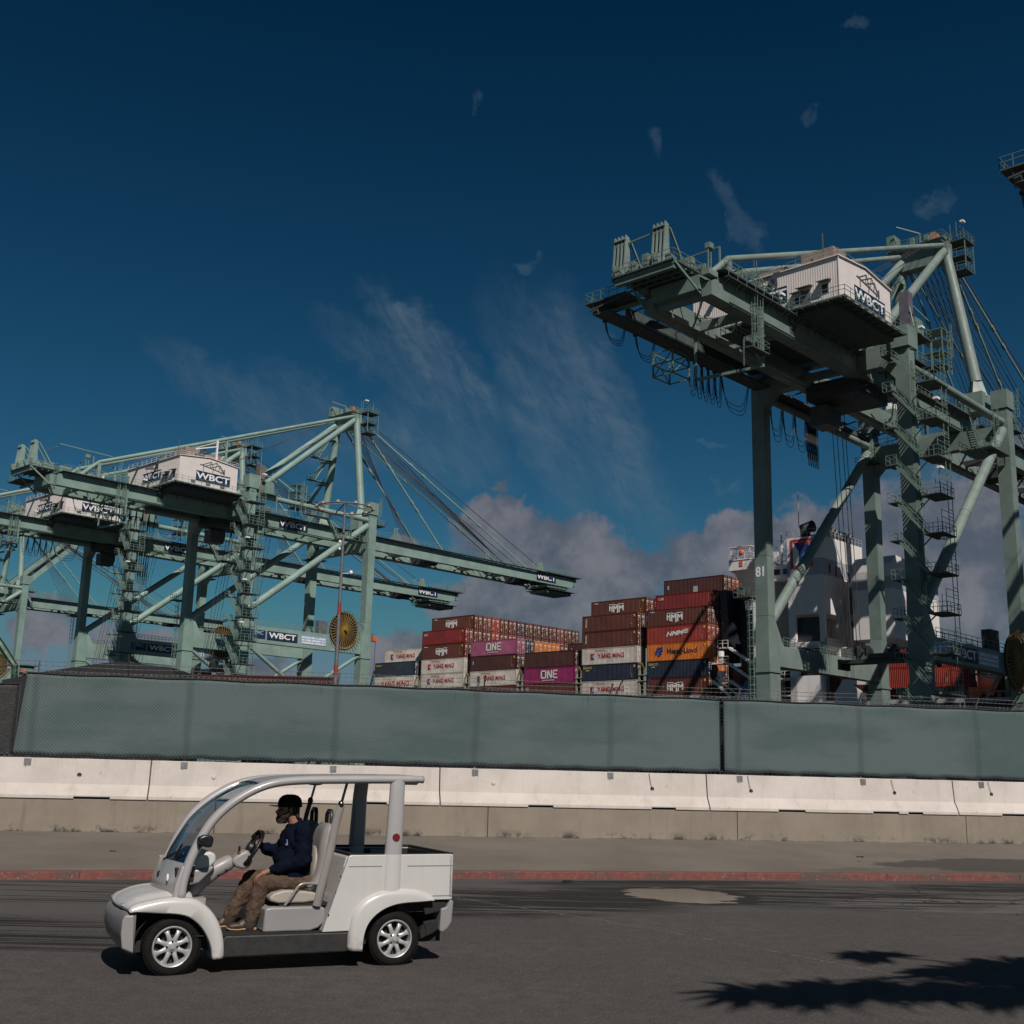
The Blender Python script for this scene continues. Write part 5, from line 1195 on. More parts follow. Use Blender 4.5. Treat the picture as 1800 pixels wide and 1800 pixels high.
for k, c_ in enumerate(r3): container(4, 1+k, 4, c_, '%s container, door end on, %s from the left in the long second row' % (CNAME[c_], ORD[k]))
for k, c_ in enumerate(['brown', 'brown', 'rose']): container(4, 1+k, 3, c_, '%s container, door end on, third layer%s, %s inward' % (CNAME[c_], N4, ORD[k]))
# bay 5
N5 = ' in the leftmost stack'
e = container(5, 0, 1, 'white', 'lowest white container with large red letters'+N5); mtext(e, 'YANG MING', 5.6, 1.25, 1.55, MARKR, bold=.02)
e = container(5, 0, 2, 'blue', 'dark blue container with small yellow letters'+N5); small(e, 'SEACO', 11.0, 2.2, .5, MARKY)
e = container(5, 1, 3, 'white', 'topmost white container with red lettering'+N5); ym(e)
# deck cargo and a far stack seen under crane 81
for k, (r_, l, q_, c_, lb) in enumerate(((0, 0, -10.6, 'scarlet', 'bright red container, lowest of the two standing between the right crane legs'), (0, 1, -10.6, 'scarlet', 'bright red container, upper of the two standing between the right crane legs'),
                                       (1, 0, 4.5, 'brown', 'red brown container under the portal beam near the barbed wire'))):
    container(0, r_, l, c_, lb, dy=q_-31.5-.6)
for l in range(5): container(0, 5, l+1, 'scarlet', 'bright red container at the extreme right edge, %s up' % ORD[l], dy=-31.5-35)
# --- the ship
ship = empty('container_ship', port(34.2, 20, 1.1), PORT_RZ); tag(ship, 'large container ship with white superstructure moored behind crane 81, red framed funnel emblem', 'ship')
def sp(x, y, z): return (x-34.2, y-20, z-1.1)
class SB(MB):
    def s(s, a, b): return s.b2(sp(*a), sp(*b))
mb = SB(); mb.prism([(34.2, -150), (34.2, 175), (40, 200), (51, 215), (62, 200), (68, 175), (68, -150)], lambda u, v, t_: V(sp(u, v, t_)), .2, 12.8); mb.build('hull', SHIPB, ship)
mb = SB(); mb.s((34.4, -148, 12.8), (67.8, 176, 13.4)); mb.build('deck', SHIPG, ship)
mb = SB(); mb.s((44, -140, 13.4), (66, 20, 18.2)); mb.s((41, 20, 13.4), (66, 31, 20)); mb.s((40.5, 31, 13.4), (66, 116, 14.9)); mb.s((34.7, 87.4, 13.4), (66, 115, 17.85)); mb.build('hatch_coaming', SHIPB, ship)
mb = SB()
for q_ in BAYQ[1:]+[116]: 
    q0 = q_-1.9
    for x in (34.5, 36.8, 39.4):
        for y in (q0+.25, q0+1.35): mb.s((x, y, 12.6), (x+.3, y+.3, 19.4 if x < 36 else 18.6))
    for z in (15.2, 17.6, 18.6): mb.s((34.4, q0+.1, z), (66, q0+1.7, z+.14))
    rail(mb, sp(34.5, q0+.15, 18.7), sp(45, q0+.15, 18.7), st=1.4, r=.08)
    mb.bar(sp(34.6, q0+.4, 19.3), sp(34.6, q0+.9, 20.6), .16); mb.bar(sp(34.6, q0+1.5, 19.3), sp(34.6, q0+1.0, 20.6), .16)
mb.build('lashing_bridge', LASH, ship)
mb = SB()
for q_ in BAYQ[1:]+[116]: q0 = q_-1.9; mb.bar(sp(34.5, q0+.9, 20.7), sp(34.5, q0+.35, 19.7), .12); mb.bar(sp(34.5, q0+.9, 20.7), sp(34.5, q0+1.5, 19.7), .12)
mb.build('lashing_arch', YELL, ship)
# accommodation / bridge: dark block standing in for shade, wing reaching out over the landward side
mb = SB(); mb.s((38.6, 21.2, 13), (66, 24.9, 36.2)); mb.s((36.4, 21.4, 13), (38.6, 24.0, 29.5)); mb.build('deckhouse', SHIPW, ship)
mb = SB(); mb.prism([(37.4, 23.9), (37.4, 27.5), (36.9, 32.2), (60, 32.2), (60, 22), (41, 22)], lambda u, v, t_: V(sp(u, t_, v)), 29.3, 30.6); mb.s((41, 24.9, 13), (60, 29.3, 31.5)); mb.build('shade_block', SHIPB, ship)  # dark block added in place of shade on the container ends and gap
mb = SB(); mb.prism([(0, 36.3), (0, 34.6), (1.6, 34.4), (3.6, 33.0), (4.6, 30.0), (4.8, 28.8), (6, 28.8), (6, 36.2)], lambda u, v, t_: V(sp(33.6+u, t_, v)), 22.6, 26.6)
mb.s((33.5, 22.5, 36.2), (35.6, 26.7, 36.35)); mb.build('bridge_wing', SHIPW, ship)
mb = SB(); 
for a, b in (((33.6, 22.6), (33.6, 26.6)), ((33.6, 22.6), (38, 22.6)), ((33.6, 26.6), (38, 26.6))): rail(mb, sp(*a, 36.3), sp(*b, 36.3), st=.9, r=.07)
for p in ((33.8, 22.8), (33.8, 26.3), (35.4, 22.8), (35.4, 26.3)): mb.bar(sp(*p, 36.3), sp(*p, 38.4), .09)
mb.s((33.6, 22.6, 38.35), (35.6, 26.5, 38.45)); mb.build('wing_railing', SHIPW, ship)
mb = SB(); mb.ell(sp(33.6, 24.2, 37.4), (.3, .45, .5)); mb.s((33.5, 24.0, 35.2), (33.6, 24.6, 36.0)); mb.build('lifebuoy', ORNG, ship)
mb = SB(); mb.s((38.2, 17.4, 33.2), (46, 21.8, 35.6)); mb.s((37.6, 17.2, 33.0), (46, 21.9, 33.25)); mb.build('bridge_block', SHIPW, ship)
mb = SB(); mb.s((38.1, 18.2, 34.0), (38.2, 19.4, 34.9)); mb.s((38.1, 20.0, 34.0), (38.2, 21.0, 34.9)); mb.build('bridge_window', GLASSD, ship)
mb = SB(); mb.bar(sp(40, 20.6, 35.6), sp(40, 20.6, 41.2), .22)
for z, w in ((37.4, 1.6), (38.7, 1.2), (39.8, .8)): mb.bar(sp(40, 20.6-w, z), sp(40, 20.6+w, z+.2), .14); mb.bar(sp(40, 20.6-w, z), sp(40, 20.6, z-1.2), .08)
mb.s((39.7, 21.3, 36.5), (40.2, 22.2, 38.2)); rail(mb, sp(38, 17.6, 35.6), sp(38, 21.8, 35.6), st=.9, r=.07); mb.build('radar_mast', SHIPW, ship)
mb = SB()
for k in range(3):
    z = 14.5+2.6*k; mb.s((36.0, 17.2, z), (38.8, 23.0, z+.18)); rail(mb, sp(36.0, 17.2, z+.18), sp(36.0, 23.0, z+.18), st=1.0, r=.07)
for k in range(3):
    z = 14.4+2.6*k; a = V(sp(35.6, 27.8, z+2.8)); b = V(sp(35.6, 23.4, z)); mb.bar(a, b, .1, .3); mb.bar(a+V((-.7, 0, 0)), b+V((-.7, 0, 0)), .1, .3)
    for q_ in range(9): p = a.lerp(b, (q_+.5)/9); mb.bar(p, p+V((-.7, 0, 0)), .26, .06)
    mb.s((34.7, 27.6, z+2.75), (36, 29.4, z+2.9)); mb.s((34.4, 21.4, z-.1), (36, 23.6, z+.05)); rail(mb, sp(34.5, 27.6, z+2.9), sp(34.5, 29.6, z+2.9), st=.7, r=.07)
mb.build('ship_stairs', SHIPW, ship)
mb = SB()
for z in (17.8, 21.0): mb.lathe([(0, 0), (.55, 0), (.55, .9), (0, .9)], sp(34.9, 29.2, z), (0, 0, 1), 12); mb.lathe([(0, -.9), (.3, -.9), (.3, 0)], sp(34.9, 29.2, z), (0, 0, 1), 10); mb.s((34.3, 27.8, z-1.2), (36.4, 30.6, z-1.0))
mb.bar(sp(34.5, 30.5, 17.2), sp(34.5, 27.0, 14.4), .5, .35); mb.bar(sp(34.5, 29.9, 17.6), sp(34.5, 26.2, 15.0), .2, .2)
mb.s((34.4, 21.6, 13.4), (36, 26.4, 15.2)); mb.build('deck_gear', SHIPW, ship)
mb = SB(); mb.prism([(21.6, 13), (24.9, 13), (24.9, 16.0), (24.3, 17.0), (22.2, 17.0), (21.6, 16.0)], lambda u, v, t_: V(sp(t_, u, v)), 34.25, 35.6); mb.build('deck_locker', paint('locker_blue', (.10, .12, .18), .6), ship)
# funnel casing
F0, F1, FQ0, FQ1, FT = 36.0, 49.5, 11.3, 17.4, 39.2
mb = SB(); mb.s((F0, FQ0, 27.0), (F1, FQ1, FT))
mb.s((F0, FQ1-1.2, 13), (F0+.6, FQ1, 27)); mb.s((F0, FQ0, 13), (F0+.7, FQ0+.8, 27.0)); mb.s((F1-5.0, FQ0, 13), (F1, FQ1, 27)); mb.s((F0+4.6, FQ0, 19), (F0+5.0, FQ0+.4, 27)); mb.s((F0, FQ0, 21.9), (F1-4, FQ1, 22.7)); mb.s((F0, FQ0, 13), (F1, FQ1, 17.5))
mb.s((F0+2.4, FQ0+3.2, 17), (F1-1, FQ1, 27))
mb.s((F0, FQ0, 22.7), (F0+4.6, FQ0+.1, 23.3)); mb.build('funnel_casing', SHIPW, ship, bevel=.12)
mb = SB(); mb.s((F0-.03, FQ0-.03, 33.0), (F1-.6, FQ1+.03, 35.6)); mb.build('grey_band', SHIPG, ship)
mb = SB(); mb.s((F0+2, FQ0+1, FT), (F1-2, FQ1-1, FT+.6))
for k, (x, y) in enumerate(((F0+4.8, FQ0+.9), (F0+6.6, FQ0+1.3), (F0+8.2, FQ0+1.3), (F0+9.8, FQ0+1.3), (F0+11.2, FQ0+1.3), (F0+7, FQ1-1.5), (F0+9.3, FQ1-1.5))): mb.sweep([sp(x, y, FT), sp(x, y, FT+1.1), sp(x+.5, y-.2, FT+1.7)], .55, 10)
mb.sweep([sp(F0+2.0, FQ1-2.2, FT), sp(F0+2.0, FQ1-2.2, FT+1.8), sp(F0+3.2, FQ1-3, FT+2.3)], .95, 12); mb.build('exhaust_pipe', SHIPB, ship, smooth='auto')
mb = SB(); 
for a, b in (((F0, FQ0), (F0, FQ1)), ((F0, FQ0), (F1, FQ0))): rail(mb, sp(*a, FT), sp(*b, FT), st=1.1, r=.06)
mb.bar(sp(F0+.5, FQ1-2, FT), sp(F0+.5, FQ1-2, FT+7), .09); mb.build('casing_railing', SHIPG, ship)
T = frame(sp(F0-.05, 14.8, 36.6), (0, -1, 0), (0, 0, 1))
mb = MB(); mb.b2((-1.9, -2.3, 0), (1.9, 2.3, .05)); o = mb.build('funnel_emblem', MARKR, ship); o.data.transform(T)
mb = MB(); mb.b2((-1.45, -1.85, .05), (1.45, 1.85, .08)); o = mb.build('emblem_field', MARKW, ship); o.data.transform(T)
mb = MB(); mb.prism([(-1.3, 1.8), (1.4, 1.8), (1.4, .9), (.2, -.3), (.2, -1.8), (-.4, -1.8), (-.4, .3)], lambda u, v, t_: V((u, v, t_)), .08, .11); o = mb.build('emblem_mark', MARKB, ship); o.data.transform(T)
mb = MB(); mb.prism([(-.8, 1.8), (1.4, 1.8), (1.4, 1.35), (-.2, 1.35)], lambda u, v, t_: V((u, v, t_)), .11, .13); o = mb.build('emblem_mark', MARKR, ship); o.data.transform(T)
mb = SB()
for z0, z1, y0, y1 in ((17.6, 21.8, 12.2, 16.0), (22.8, 26.6, 12.2, 16.6)): mb.s((F0+.9, y0, z0), (F0+1.0, y1, z1))
mb.build('dark_opening', SHIPB, ship)
mb = SB()
for x, z in ((38, 33.4), (40, 33.2), (44.2, 32.8), (47.4, 32.4)): mb.s((x, FQ0-.06, z), (x+.5, FQ0, z+1.5))
mb.s((F1-4.9, FQ0-.08, 25.8), (F1-.8, FQ0-.02, 32.0)); mb.build('vent_slot', SHIPB, ship)
mb = SB(); mb.s((44.6, FQ0-1.6, 26.6), (48.0, FQ0, 27.6)); mb.prism([(44.6, 24.8), (48, 27.0), (48, 27.6), (44.6, 27.6)], lambda u, v, t_: V(sp(u, t_, v)), FQ0-1.6, FQ0-1.4)
for z in (22.0, 18.6): mb.s((F0+5, FQ0-1.4, z), (F1-1, FQ0, z+.15)); rail(mb, sp(F0+5, FQ0-1.4, z+.15), sp(F1-1, FQ0-1.4, z+.15), st=1.1, r=.07)
for k in range(4): mb.s((F0+6+2*k, FQ0-.2, 17.5), (F0+6.3+2*k, FQ0, 27))
mb.build('casing_balcony', SHIPW, ship)
# after block and the shaded cargo deck
mb = SB(); mb.prism([(40.1, 23.0), (56.4, 23.0), (56.4, 33.2), (54.8, 35.0), (41.6, 35.8), (40.1, 34.4)], lambda u, v, t_: V(sp(u, t_, v)), 2.0, 8.6); mb.build('after_casing', SHIPW, ship)
mb = SB(); mb.s((40.06, 1.95, 30.6), (56.45, 8.64, 32.4)); mb.build('grey_band', SHIPG, ship)
mb = SB(); mb.prism([(5, 13), (9.5, 13), (9.5, 14.6), (8, 16.6), (-8, 16.6), (-8, 15.8), (6.6, 15.8), (5, 14.6)], lambda u, v, t_: V(sp(t_, u, v)), 35, 36.2); mb.s((35.4, 2.0, 13.2), (35.8, 2.5, 16.4)); mb.s((36, -2, 13), (36.6, -1.4, 17)); mb.build('deck_arch', SHIPW, ship)
mb = SB(); rr = random.Random(21)
for k in range(46):
    q_ = rr.uniform(-64, 0); x = rr.choice((35, 36.2, 39)); h = rr.uniform(1.0, 5.2); mb.s((x, q_, 12.8), (x+.4, q_+rr.uniform(.25, .8), 13+h))
for z in (14.2, 16.6): mb.s((35.2, -66, z), (36, -2, z+.2))
for k in range(9): q_ = -6-6.8*k; mb.bar(sp(35, q_, 13), sp(35, q_-2.6, 17.2), .3); mb.s((34.9, q_-4, 13), (35.3, q_-3.6, 18.5))
mb.build('lashing_gear', LASH, ship)
mb = SB()
for k in range(9): q_ = -9-6.3*k; mb.s((38, q_, 13), (44, q_-2.4, 13+rr.uniform(2, 4.6)))
mb.build('deck_cargo', CONT['darkbrown'], ship)

for ch in list(ALLCH(ship)):
    if ch.type == 'MESH' and ch.name.split('.')[0] in ('vent_slot', 'bridge_window', 'lifebuoy', 'lashing_arch', 'deck_gear', 'dark_opening'): split_far(ch)
# ================================================================ THE CART (local x = forward, y = left/near side, z = up)
CRZ = R(-155.82)
cart = empty('utility_cart', (-1.08, 12.34, 0), CRZ); tag(cart, 'small white open-sided electric utility cart with curved windscreen and cargo bed driving left', 'cart')
BODYW = paint('cart_white', (.51, .497, .483), .30, var=.03, scale=2, coat=.4, streak=.22, dirt=(.42, .37, .31), lowdirt=(.10, .36))
SILV = paint('cart_silver', (.35, .338, .335), .32, metal=.0, var=.03, coat=.5)
GREYP = paint('cart_grey', (.25, .24, .24), .42, var=.05)
GREYL = paint('dash_grey', (.27, .253, .245), .45, var=.05); GREYD = paint('bumper_grey', (.15, .147, .15), .45, var=.06, scale=4)
SILLM = paint('sill_black', (.020, .0195, .0195), .6, var=.25, scale=8); TRIM = paint('black_trim', (.010, .010, .011), .35)
VINYL = paint('seat_vinyl', (.33, .30, .255), .5, var=.06, scale=5, bump=.15); SHELL = paint('seat_shell', (.23, .215, .21), .45, var=.04)
TYRE = paint('tyre', (.008, .0078, .0075), .85, var=.2, scale=12, spec=.2); ALU = paint('alloy', (.42, .415, .41), .35, metal=.25, var=.06, scale=8); BELT = paint('seat_belt', (.21, .19, .18), .7)
RUB = paint('matt_black', (.012, .012, .012), .8)
def XZ(t0, t1): return lambda u, v, t_: V((u, t_, v))
def spro(mb, prof, y0, y1): mb.prism(prof, lambda u, v, t_: V((u, t_, v)), y0, y1); return mb
def sm(P, n=3):
    """Chaikin-smoothed open polyline"""
    for _ in range(n):
        Q_ = [P[0]]
        for a, b in zip(P[:-1], P[1:]): Q_ += [tuple(a[i]*.75+b[i]*.25 for i in range(len(a))), tuple(a[i]*.25+b[i]*.75 for i in range(len(a)))]
        P = Q_+[P[-1]]
    return P
def resamp(P, n):
    P = [V(p) for p in P]; L = [0]
    for a, b in zip(P[:-1], P[1:]): L.append(L[-1]+(b-a).length)
    out = []
    for k in range(n+1):
        s = L[-1]*k/n; i = 0
        while i < len(L)-2 and L[i+1] < s: i += 1
        out.append(P[i].lerp(P[i+1], (s-L[i])/max(1e-9, L[i+1]-L[i])))
    return out
CY = -.66                                   # centre line; the near side is y = 0, the far side y = -1.32
def mir(y): return 2*CY-y
# ---- front fenders: lofted arch sections, rounded on the outside
fo = resamp(sm([(2.575, .585), (2.56, .615), (2.50, .645), (2.32, .682), (2.2, .695), (2.08, .692), (1.96, .675), (1.86, .61), (1.765, .51), (1.705, .39), (1.675, .27), (1.668, .14)]), 40)
fi = resamp(sm([(2.555, .565), (2.50, .568), (2.40, .563), (2.24, .55), (2.15, .545), (2.05, .525), (1.98, .49), (1.9, .42), (1.84, .33), (1.80, .24), (1.785, .135)]), 40)
def fender(fo, fi, sgn, ybase, w=.30, bulge=.035, rnd=.06):
    mb = MB(); rows = []
    for k in range(len(fo)):
        o, i_ = V((fo[k][0], 0, fo[k][1])), V((fi[k][0], 0, fi[k][1])); d = (o-i_); L = d.length; d.normalize()
        rr = min(rnd, L*.8); sec = [i_+V((0, -w, 0)), i_+V((0, -.02, 0)), i_+d*.0+V((0, .0+bulge*.6, 0)), i_+d*(.012)+V((0, bulge, 0)), i_+d*(L-rr)+V((0, bulge, 0))]
        for a in (20, 42, 65, 90): sec.append(o+d*(-rr+rr*sin(R(a)))+V((0, bulge-rr+rr*cos(R(a)), 0)))
        sec += [o+V((0, -w*.6, 0)), o+V((0, -w, 0))]
        rows.append([V((p.x, ybase+sgn*p.y, p.z)) for p in sec])
    mb.grid([[r_[j] for r_ in rows] for j in range(len(rows[0]))])
    mb.face([mb.add([p])for p in rows[-1]]); mb.face([mb.add([p]) for p in rows[0]]); return mb
for s_, y_ in ((1, 0.0), (-1, 2*CY)): o = fender(fo, fi, s_, y_).build('front_fender', BODYW, cart, smooth='auto', ang=50); fixn(o)
# ---- bonnet between the fenders
mb = MB(); NY = 24; rows = []
for j in range(NY+1):
    y = -.045+(2*CY+.09)*j/NY; v = (y-CY)/.64; q_ = max(0, 1-abs(v)**2.2); bow = .085*q_; e_ = min(1, max(0, 1-abs(v))*3.2); e_ = e_*e_*(3-2*e_)
    P = [(2.548+bow, .572), (2.562+bow, .596), (2.552+bow, .622), (2.50+bow*.9, .642), (2.40+bow*.7, .662), (2.30+bow*.4, .680), (2.20+bow*.2, .690), (2.10, .688), (1.98, .672)]
    rows.append([V((x-.008, y, z-.010+e_*(.036+.03*q_)*min(1, (2.58-x+bow)*6))) for x, z in P])
mb.grid(rows); o = mb.build('bonnet', BODYW, cart, smooth=True); md = o.modifiers.new('s', 'SOLIDIFY'); md.thickness = .012; md.offset = -1; md = o.modifiers.new('ss', 'SUBSURF'); md.levels = 1; md.render_levels = 1
# black wheel-arch liners & chassis
for xc in (2.15, -.02):
    for y0, y1 in ((-.05, -.33), (2*CY+.05, 2*CY+.33)):
        mb = MB(); prof = [(xc+.35*cos(pi*k/12), .24+.35*sin(pi*k/12)) for k in range(13)]
        rows = [[V((x, y, z)) for x, z in prof] for y in (y0, y1)]; mb.grid(rows); ia = mb.add([V((x, y1, z)) for x, z in prof]+[V((xc-.35, y1, .18)), V((xc+.35, y1, .18))]); mb.face([ia+k for k in range(13)]+[ia+13, ia+14])
        mb.build('arch_liner', RUB, cart)
mb = MB(); mb.b2((-.55, -1.2, .2), (2.5, -.14, .30)); mb.b2((2.2, -1.1, .3), (2.50, -.2, .56)); mb.b2((-.5, -1.1, .3), (.3, -.22, .58)); mb.b2((-.42, -.2, .5), (-.05, -.06, .6))
mb.tube((2.15, -.1, .24), (2.15, -1.22, .24), .04, n=10); mb.tube((-.02, -.1, .24), (-.02, -1.22, .24), .05, n=10); mb.build('chassis', RUB, cart)
# ---- bumper
mb = MB(); NY = 20; rows = []
for j in range(NY+1):
    y = -.0+(2*CY)*j/NY; v = (y-CY)/.66; bow = .085*(1-abs(v)**2.4); 
    P = [(2.50, .56), (2.555+bow, .565), (2.585+bow, .545), (2.60+bow, .50), (2.60+bow, .40), (2.575+bow, .31), (2.53+bow*.9, .24), (2.51+bow*.7, .205), (2.49, .20)]
    rows.append([V((x, y, z)) for x, z in P])
mb.grid(rows); ia = mb.add(rows[0]); mb.face([ia+k for k in range(9)]); ia = mb.add(rows[-1]); mb.face([ia+k for k in range(9)][::-1]); mb.face([mb.add([r_[0]]) for r_ in rows]+[mb.add([r_[8]]) for r_ in rows[::-1]])
o = mb.build('front_bumper', GREYD, cart, smooth='auto', ang=40); fixn(o)
mb = MB(); spro(mb, [(2.50, .215), (2.605, .26), (2.625, .38), (2.622, .50), (2.60, .545), (2.52, .545)], -.002, .028); mb.build('bumper_end', GREYP, cart, bevel=.012)
for y in (-.22, 2*CY+.22):
    mb = MB(); mb.ell((2.585, y-(.06 if y > CY else -.06), .606), (.035, .085, .018)); mb.build('headlight', paint('lamp_glass', (.35, .36, .36), .1, coat=1), cart, smooth=True)
# ---- cowl (silver front panel) and its wings
mb = MB(); n = 22; lo, hi = [], []
for j in range(n+1):
    a = j/n; y = -.015+(2*CY+.03)*a; v = (y-CY)/.645; b = (1-abs(v)**2.3); lo.append(V((2.085+.20*b, y, .66))); hi.append(V((2.055+.16*b, y, .975+.02*b)))
mid_ = [a.lerp(b, .5)+V((.012, 0, 0)) for a, b in zip(lo, hi)]; inn = [p+V((-.05, 0, -.01)) for p in hi]
mb.grid([lo, mid_, hi, inn]); o = mb.build('cowl_panel', SILV, cart, smooth='auto', ang=45); o.modifiers.new('s', 'SOLIDIFY').thickness = .015
mb = MB(); 
T = V((2.335, CY, .87)); mb.lathe([(0, .012), (.03, .012), (.033, 0), (.033, -.02)], (2.255, -.50, .86), (1, .2, .1), 18); mb.build('round_badge', TRIM, cart, smooth='auto')
for y in (-.20, -.27):
    mb = MB(); mb.ell((2.205-(-.24-y)*.3, y, .855), (.012, .014, .035)); mb.build('slot_highlight', WHITE, cart, smooth=True)  # highlights of the cowl slots, put in as white drops
# ---- pillars + roof rails: one swept hoop each side
rp = [(2.105, .68), (2.10, .80), (2.075, .92), (2.03, 1.07), (1.935, 1.275), (1.84, 1.42), (1.68, 1.565), (1.49, 1.68), (1.33, 1.74), (1.18, 1.768), (.95, 1.785), (.5, 1.798), (.0, 1.808), (-.22, 1.812), (-.27, 1.808)]
rr_ = resamp(sm([(x, y, 0) for x, y in rp], 2), 70)
for s_, y_ in ((1, -.055), (-1, mir(-.055))):
    mb = MB(); R_ = []
    for k, p in enumerate(rr_): f = k/70; R_.append(.047-.004*min(1, f*2.2) if k < 68 else .036)
    P = [(p.x, y_-(.0 if p.y > 1.0 else (1.0-p.y)*.0)*s_, p.y) for p in rr_]
    mb.sweep(P, R_, 14, up=(0, 1, 0), flat=1.25); mb.build('roof_rail', SILV, cart, smooth=True)
# cowl-side wing (where the hoop meets the bonnet)
for s_, y_ in ((1, -.02), (-1, mir(-.02))):
    mb = MB(); spro(mb, [(2.185, .66), (2.17, .80), (2.12, .97), (2.03, .985), (2.035, .93), (2.075, .72), (2.08, .66)], y_, y_-s_*.09); mb.build('pillar_base', SILV, cart, bevel=.02, seg=3, smooth='auto')
# ---- roof panel and windscreen
rows = []; 
for k in range(34):
    i = 26+k*44/33 if 0 else 0
top = [p for p in rr_ if p.x < 1.42]
for p in top:
    rw = []
    for j in range(15): v = j/14*2-1; y = CY+v*.60; rw.append(V((p.x, y, p.y+.012+.032*(1-v*v))))
    rows.append(rw)
mb = MB(); mb.grid(rows); o = mb.build('roof_panel', SILV, cart, smooth=True); o.modifiers.new('s', 'SOLIDIFY').thickness = .03
mb = MB(); mb.b2((-.24, -1.2, 1.765), (-.12, -.1, 1.80)); mb.b2((-.2, -.16, 1.755), (-.05, -.02, 1.79)); mb.build('roof_trim', RUB, cart, bevel=.01)
gl, t, b = nmat('windscreen_glass')
t.n.remove(b); out = [n for n in t.n if n.type == 'OUTPUT_MATERIAL'][0]
tr_ = t.new('ShaderNodeBsdfTransparent'); tr_.inputs[0].default_value = (.58, .62, .61, 1); gs = t.new('ShaderNodeBsdfGlossy'); gs.inputs['Roughness'].default_value = .02; gs.inputs[0].default_value = (.9, .95, 1, 1)
fr = t.new('ShaderNodeFresnel'); fr.inputs[0].default_value = 1.6; mx = t.new('ShaderNodeMixShader'); t.l.new(t.m('ADD', t.m('MULTIPLY', fr.outputs[0], 1.1), .09, clamp=True), mx.inputs[0]); t.l.new(tr_.outputs[0], mx.inputs[1]); t.l.new(gs.outputs[0], mx.inputs[2]); t.l.new(mx.outputs[0], out.inputs[0])
front = [p for p in rr_ if p.x >= 1.36 and p.y > .94]; rows = []
for p in front:
    rw = []; f = min(1, max(0, (1.75-p.y)/.8))
    for j in range(17): v = j/16*2-1; y = CY+v*.565; b_ = (1-abs(v)**2.3); rw.append(V((p.x+.14*b_*f, y, p.y+.035*b_*(1-f))))
    rows.append(rw)
mb = MB(); mb.grid(rows); o = mb.build('windscreen', gl, cart, smooth=True)
mb = MB(); mb.sweep(rows[0], .012, 6); mb.sweep(rows[-1], .012, 6); mb.build('windscreen_seal', TRIM, cart)
mb = MB(); mb.bar((2.22, -.5, 1.0), (2.12, -.28, 1.09), .014, .02); mb.bar((2.12, -.10, 1.17), (2.15, -.34, 1.02), .016); mb.build('wiper', TRIM, cart)
mb = MB(); mb.b2((1.98, -1.2, .86), (2.16, -.12, .95)); mb.build('scuttle_tray', RUB, cart, bevel=.01)
# ---- dash pod, steering column, console, wheel
mb = MB(); spro(mb, [(2.02, .90), (2.00, 1.01), (1.93, 1.085), (1.82, 1.09), (1.775, 1.06), (1.77, .99), (1.84, .93), (1.90, .87)], -1.15, -.20); o = mb.build('dashboard', paint('dash_top', (.50, .52, .50), .5, var=.03), cart, bevel=.04, seg=4, smooth='auto')
mb = MB(); spro(mb, [(2.02, .92), (1.88, .94), (1.79, .96), (1.80, .92), (1.92, .80), (2.02, .78)], -1.12, -.18); mb.build('dash_lower', GREYP, cart, bevel=.03, seg=3, smooth='auto')
mb = MB(); mb.sweep([(2.06, -.42, .60), (1.97, -.42, .69), (1.86, -.42, .80), (1.74, -.42, .90), (1.61, -.42, .97), (1.575, -.42, .99)], [.085, .082, .075, .082, .076, .06], 18); mb.b2((1.84, -.62, .60), (2.06, -.22, .66)); mb.build('steering_column', GREYL, cart, smooth='auto')
for x, z in ((1.70, .90), (1.63, .945)): 
    mb = MB(); mb.ell((x+.01, -.345, z-.04), (.012, .008, .012)); mb.build('column_screw', TRIM, cart, smooth=True)
mb = MB(); spro(mb, [(1.60, .985), (1.565, 1.035), (1.50, 1.075), (1.44, 1.10), (1.385, 1.02), (1.39, .96), (1.43, .915), (1.48, .91), (1.55, .93)], -.53, -.33); mb.build('steering_console', GREYL, cart, bevel=.03, seg=4, smooth='auto')
mb = MB(); mb.b2((1.515, -.36, 1.07), (1.535, -.34, 1.13)); mb.build('drive_selector', TRIM, cart); mb = MB(); mb.b2((1.515, -.365, 1.06), (1.54, -.335, 1.08)); mb.build('selector_collar', REDB, cart)
mb = MB(); mb.bar((1.44, -.325, .95), (1.425, -.32, 1.04), .02, .03); mb.build('stalk', TRIM, cart)
wc = V((1.355, -.43, 1.115)); wa = V((.86, 0, .51)).normalized()       # wheel axis leans
wc = V((1.385, -.43, 1.10))
st_ = empty('steering_wheel'); st_.parent = cart
mb = MB(); a_ = wa.cross(V((0, 1, 0))).normalized(); b_ = V((0, 1, 0)); n = 40; P = [wc+a_*(.185*cos(2*pi*k/n))+b_*(.185*sin(2*pi*k/n)) for k in range(n)]
for k in range(n): mb.tube(P[k], P[(k+1) % n], .019, n=10, cap=False)
mb.build('wheel_rim', TRIM, st_, smooth=True)
mb = MB(); mb.lathe([(0, -.035), (.06, -.03), (.075, 0), (.06, .03), (0, .035)], wc+wa*.02, wa, 20)
for ang in (0, 120, 240): d = a_*cos(R(ang+90))+b_*sin(R(ang+90)); mb.bar(wc+wa*.01, wc+d*.18, .045, .016, up=wa)
mb.build('wheel_spokes', TRIM, st_, smooth='auto')
# mirror
mb = MB(); spro(mb, [(1.875, 1.145), (1.86, 1.22), (1.88, 1.252), (1.95, 1.262), (2.005, 1.235), (2.01, 1.20), (1.965, 1.165), (1.93, 1.145)], -.01, .085); mb.bar((1.99, -.05, 1.13), (1.955, .03, 1.18), .035, .05); mb.build('side_mirror', TRIM, cart, bevel=.02, seg=3, smooth='auto')
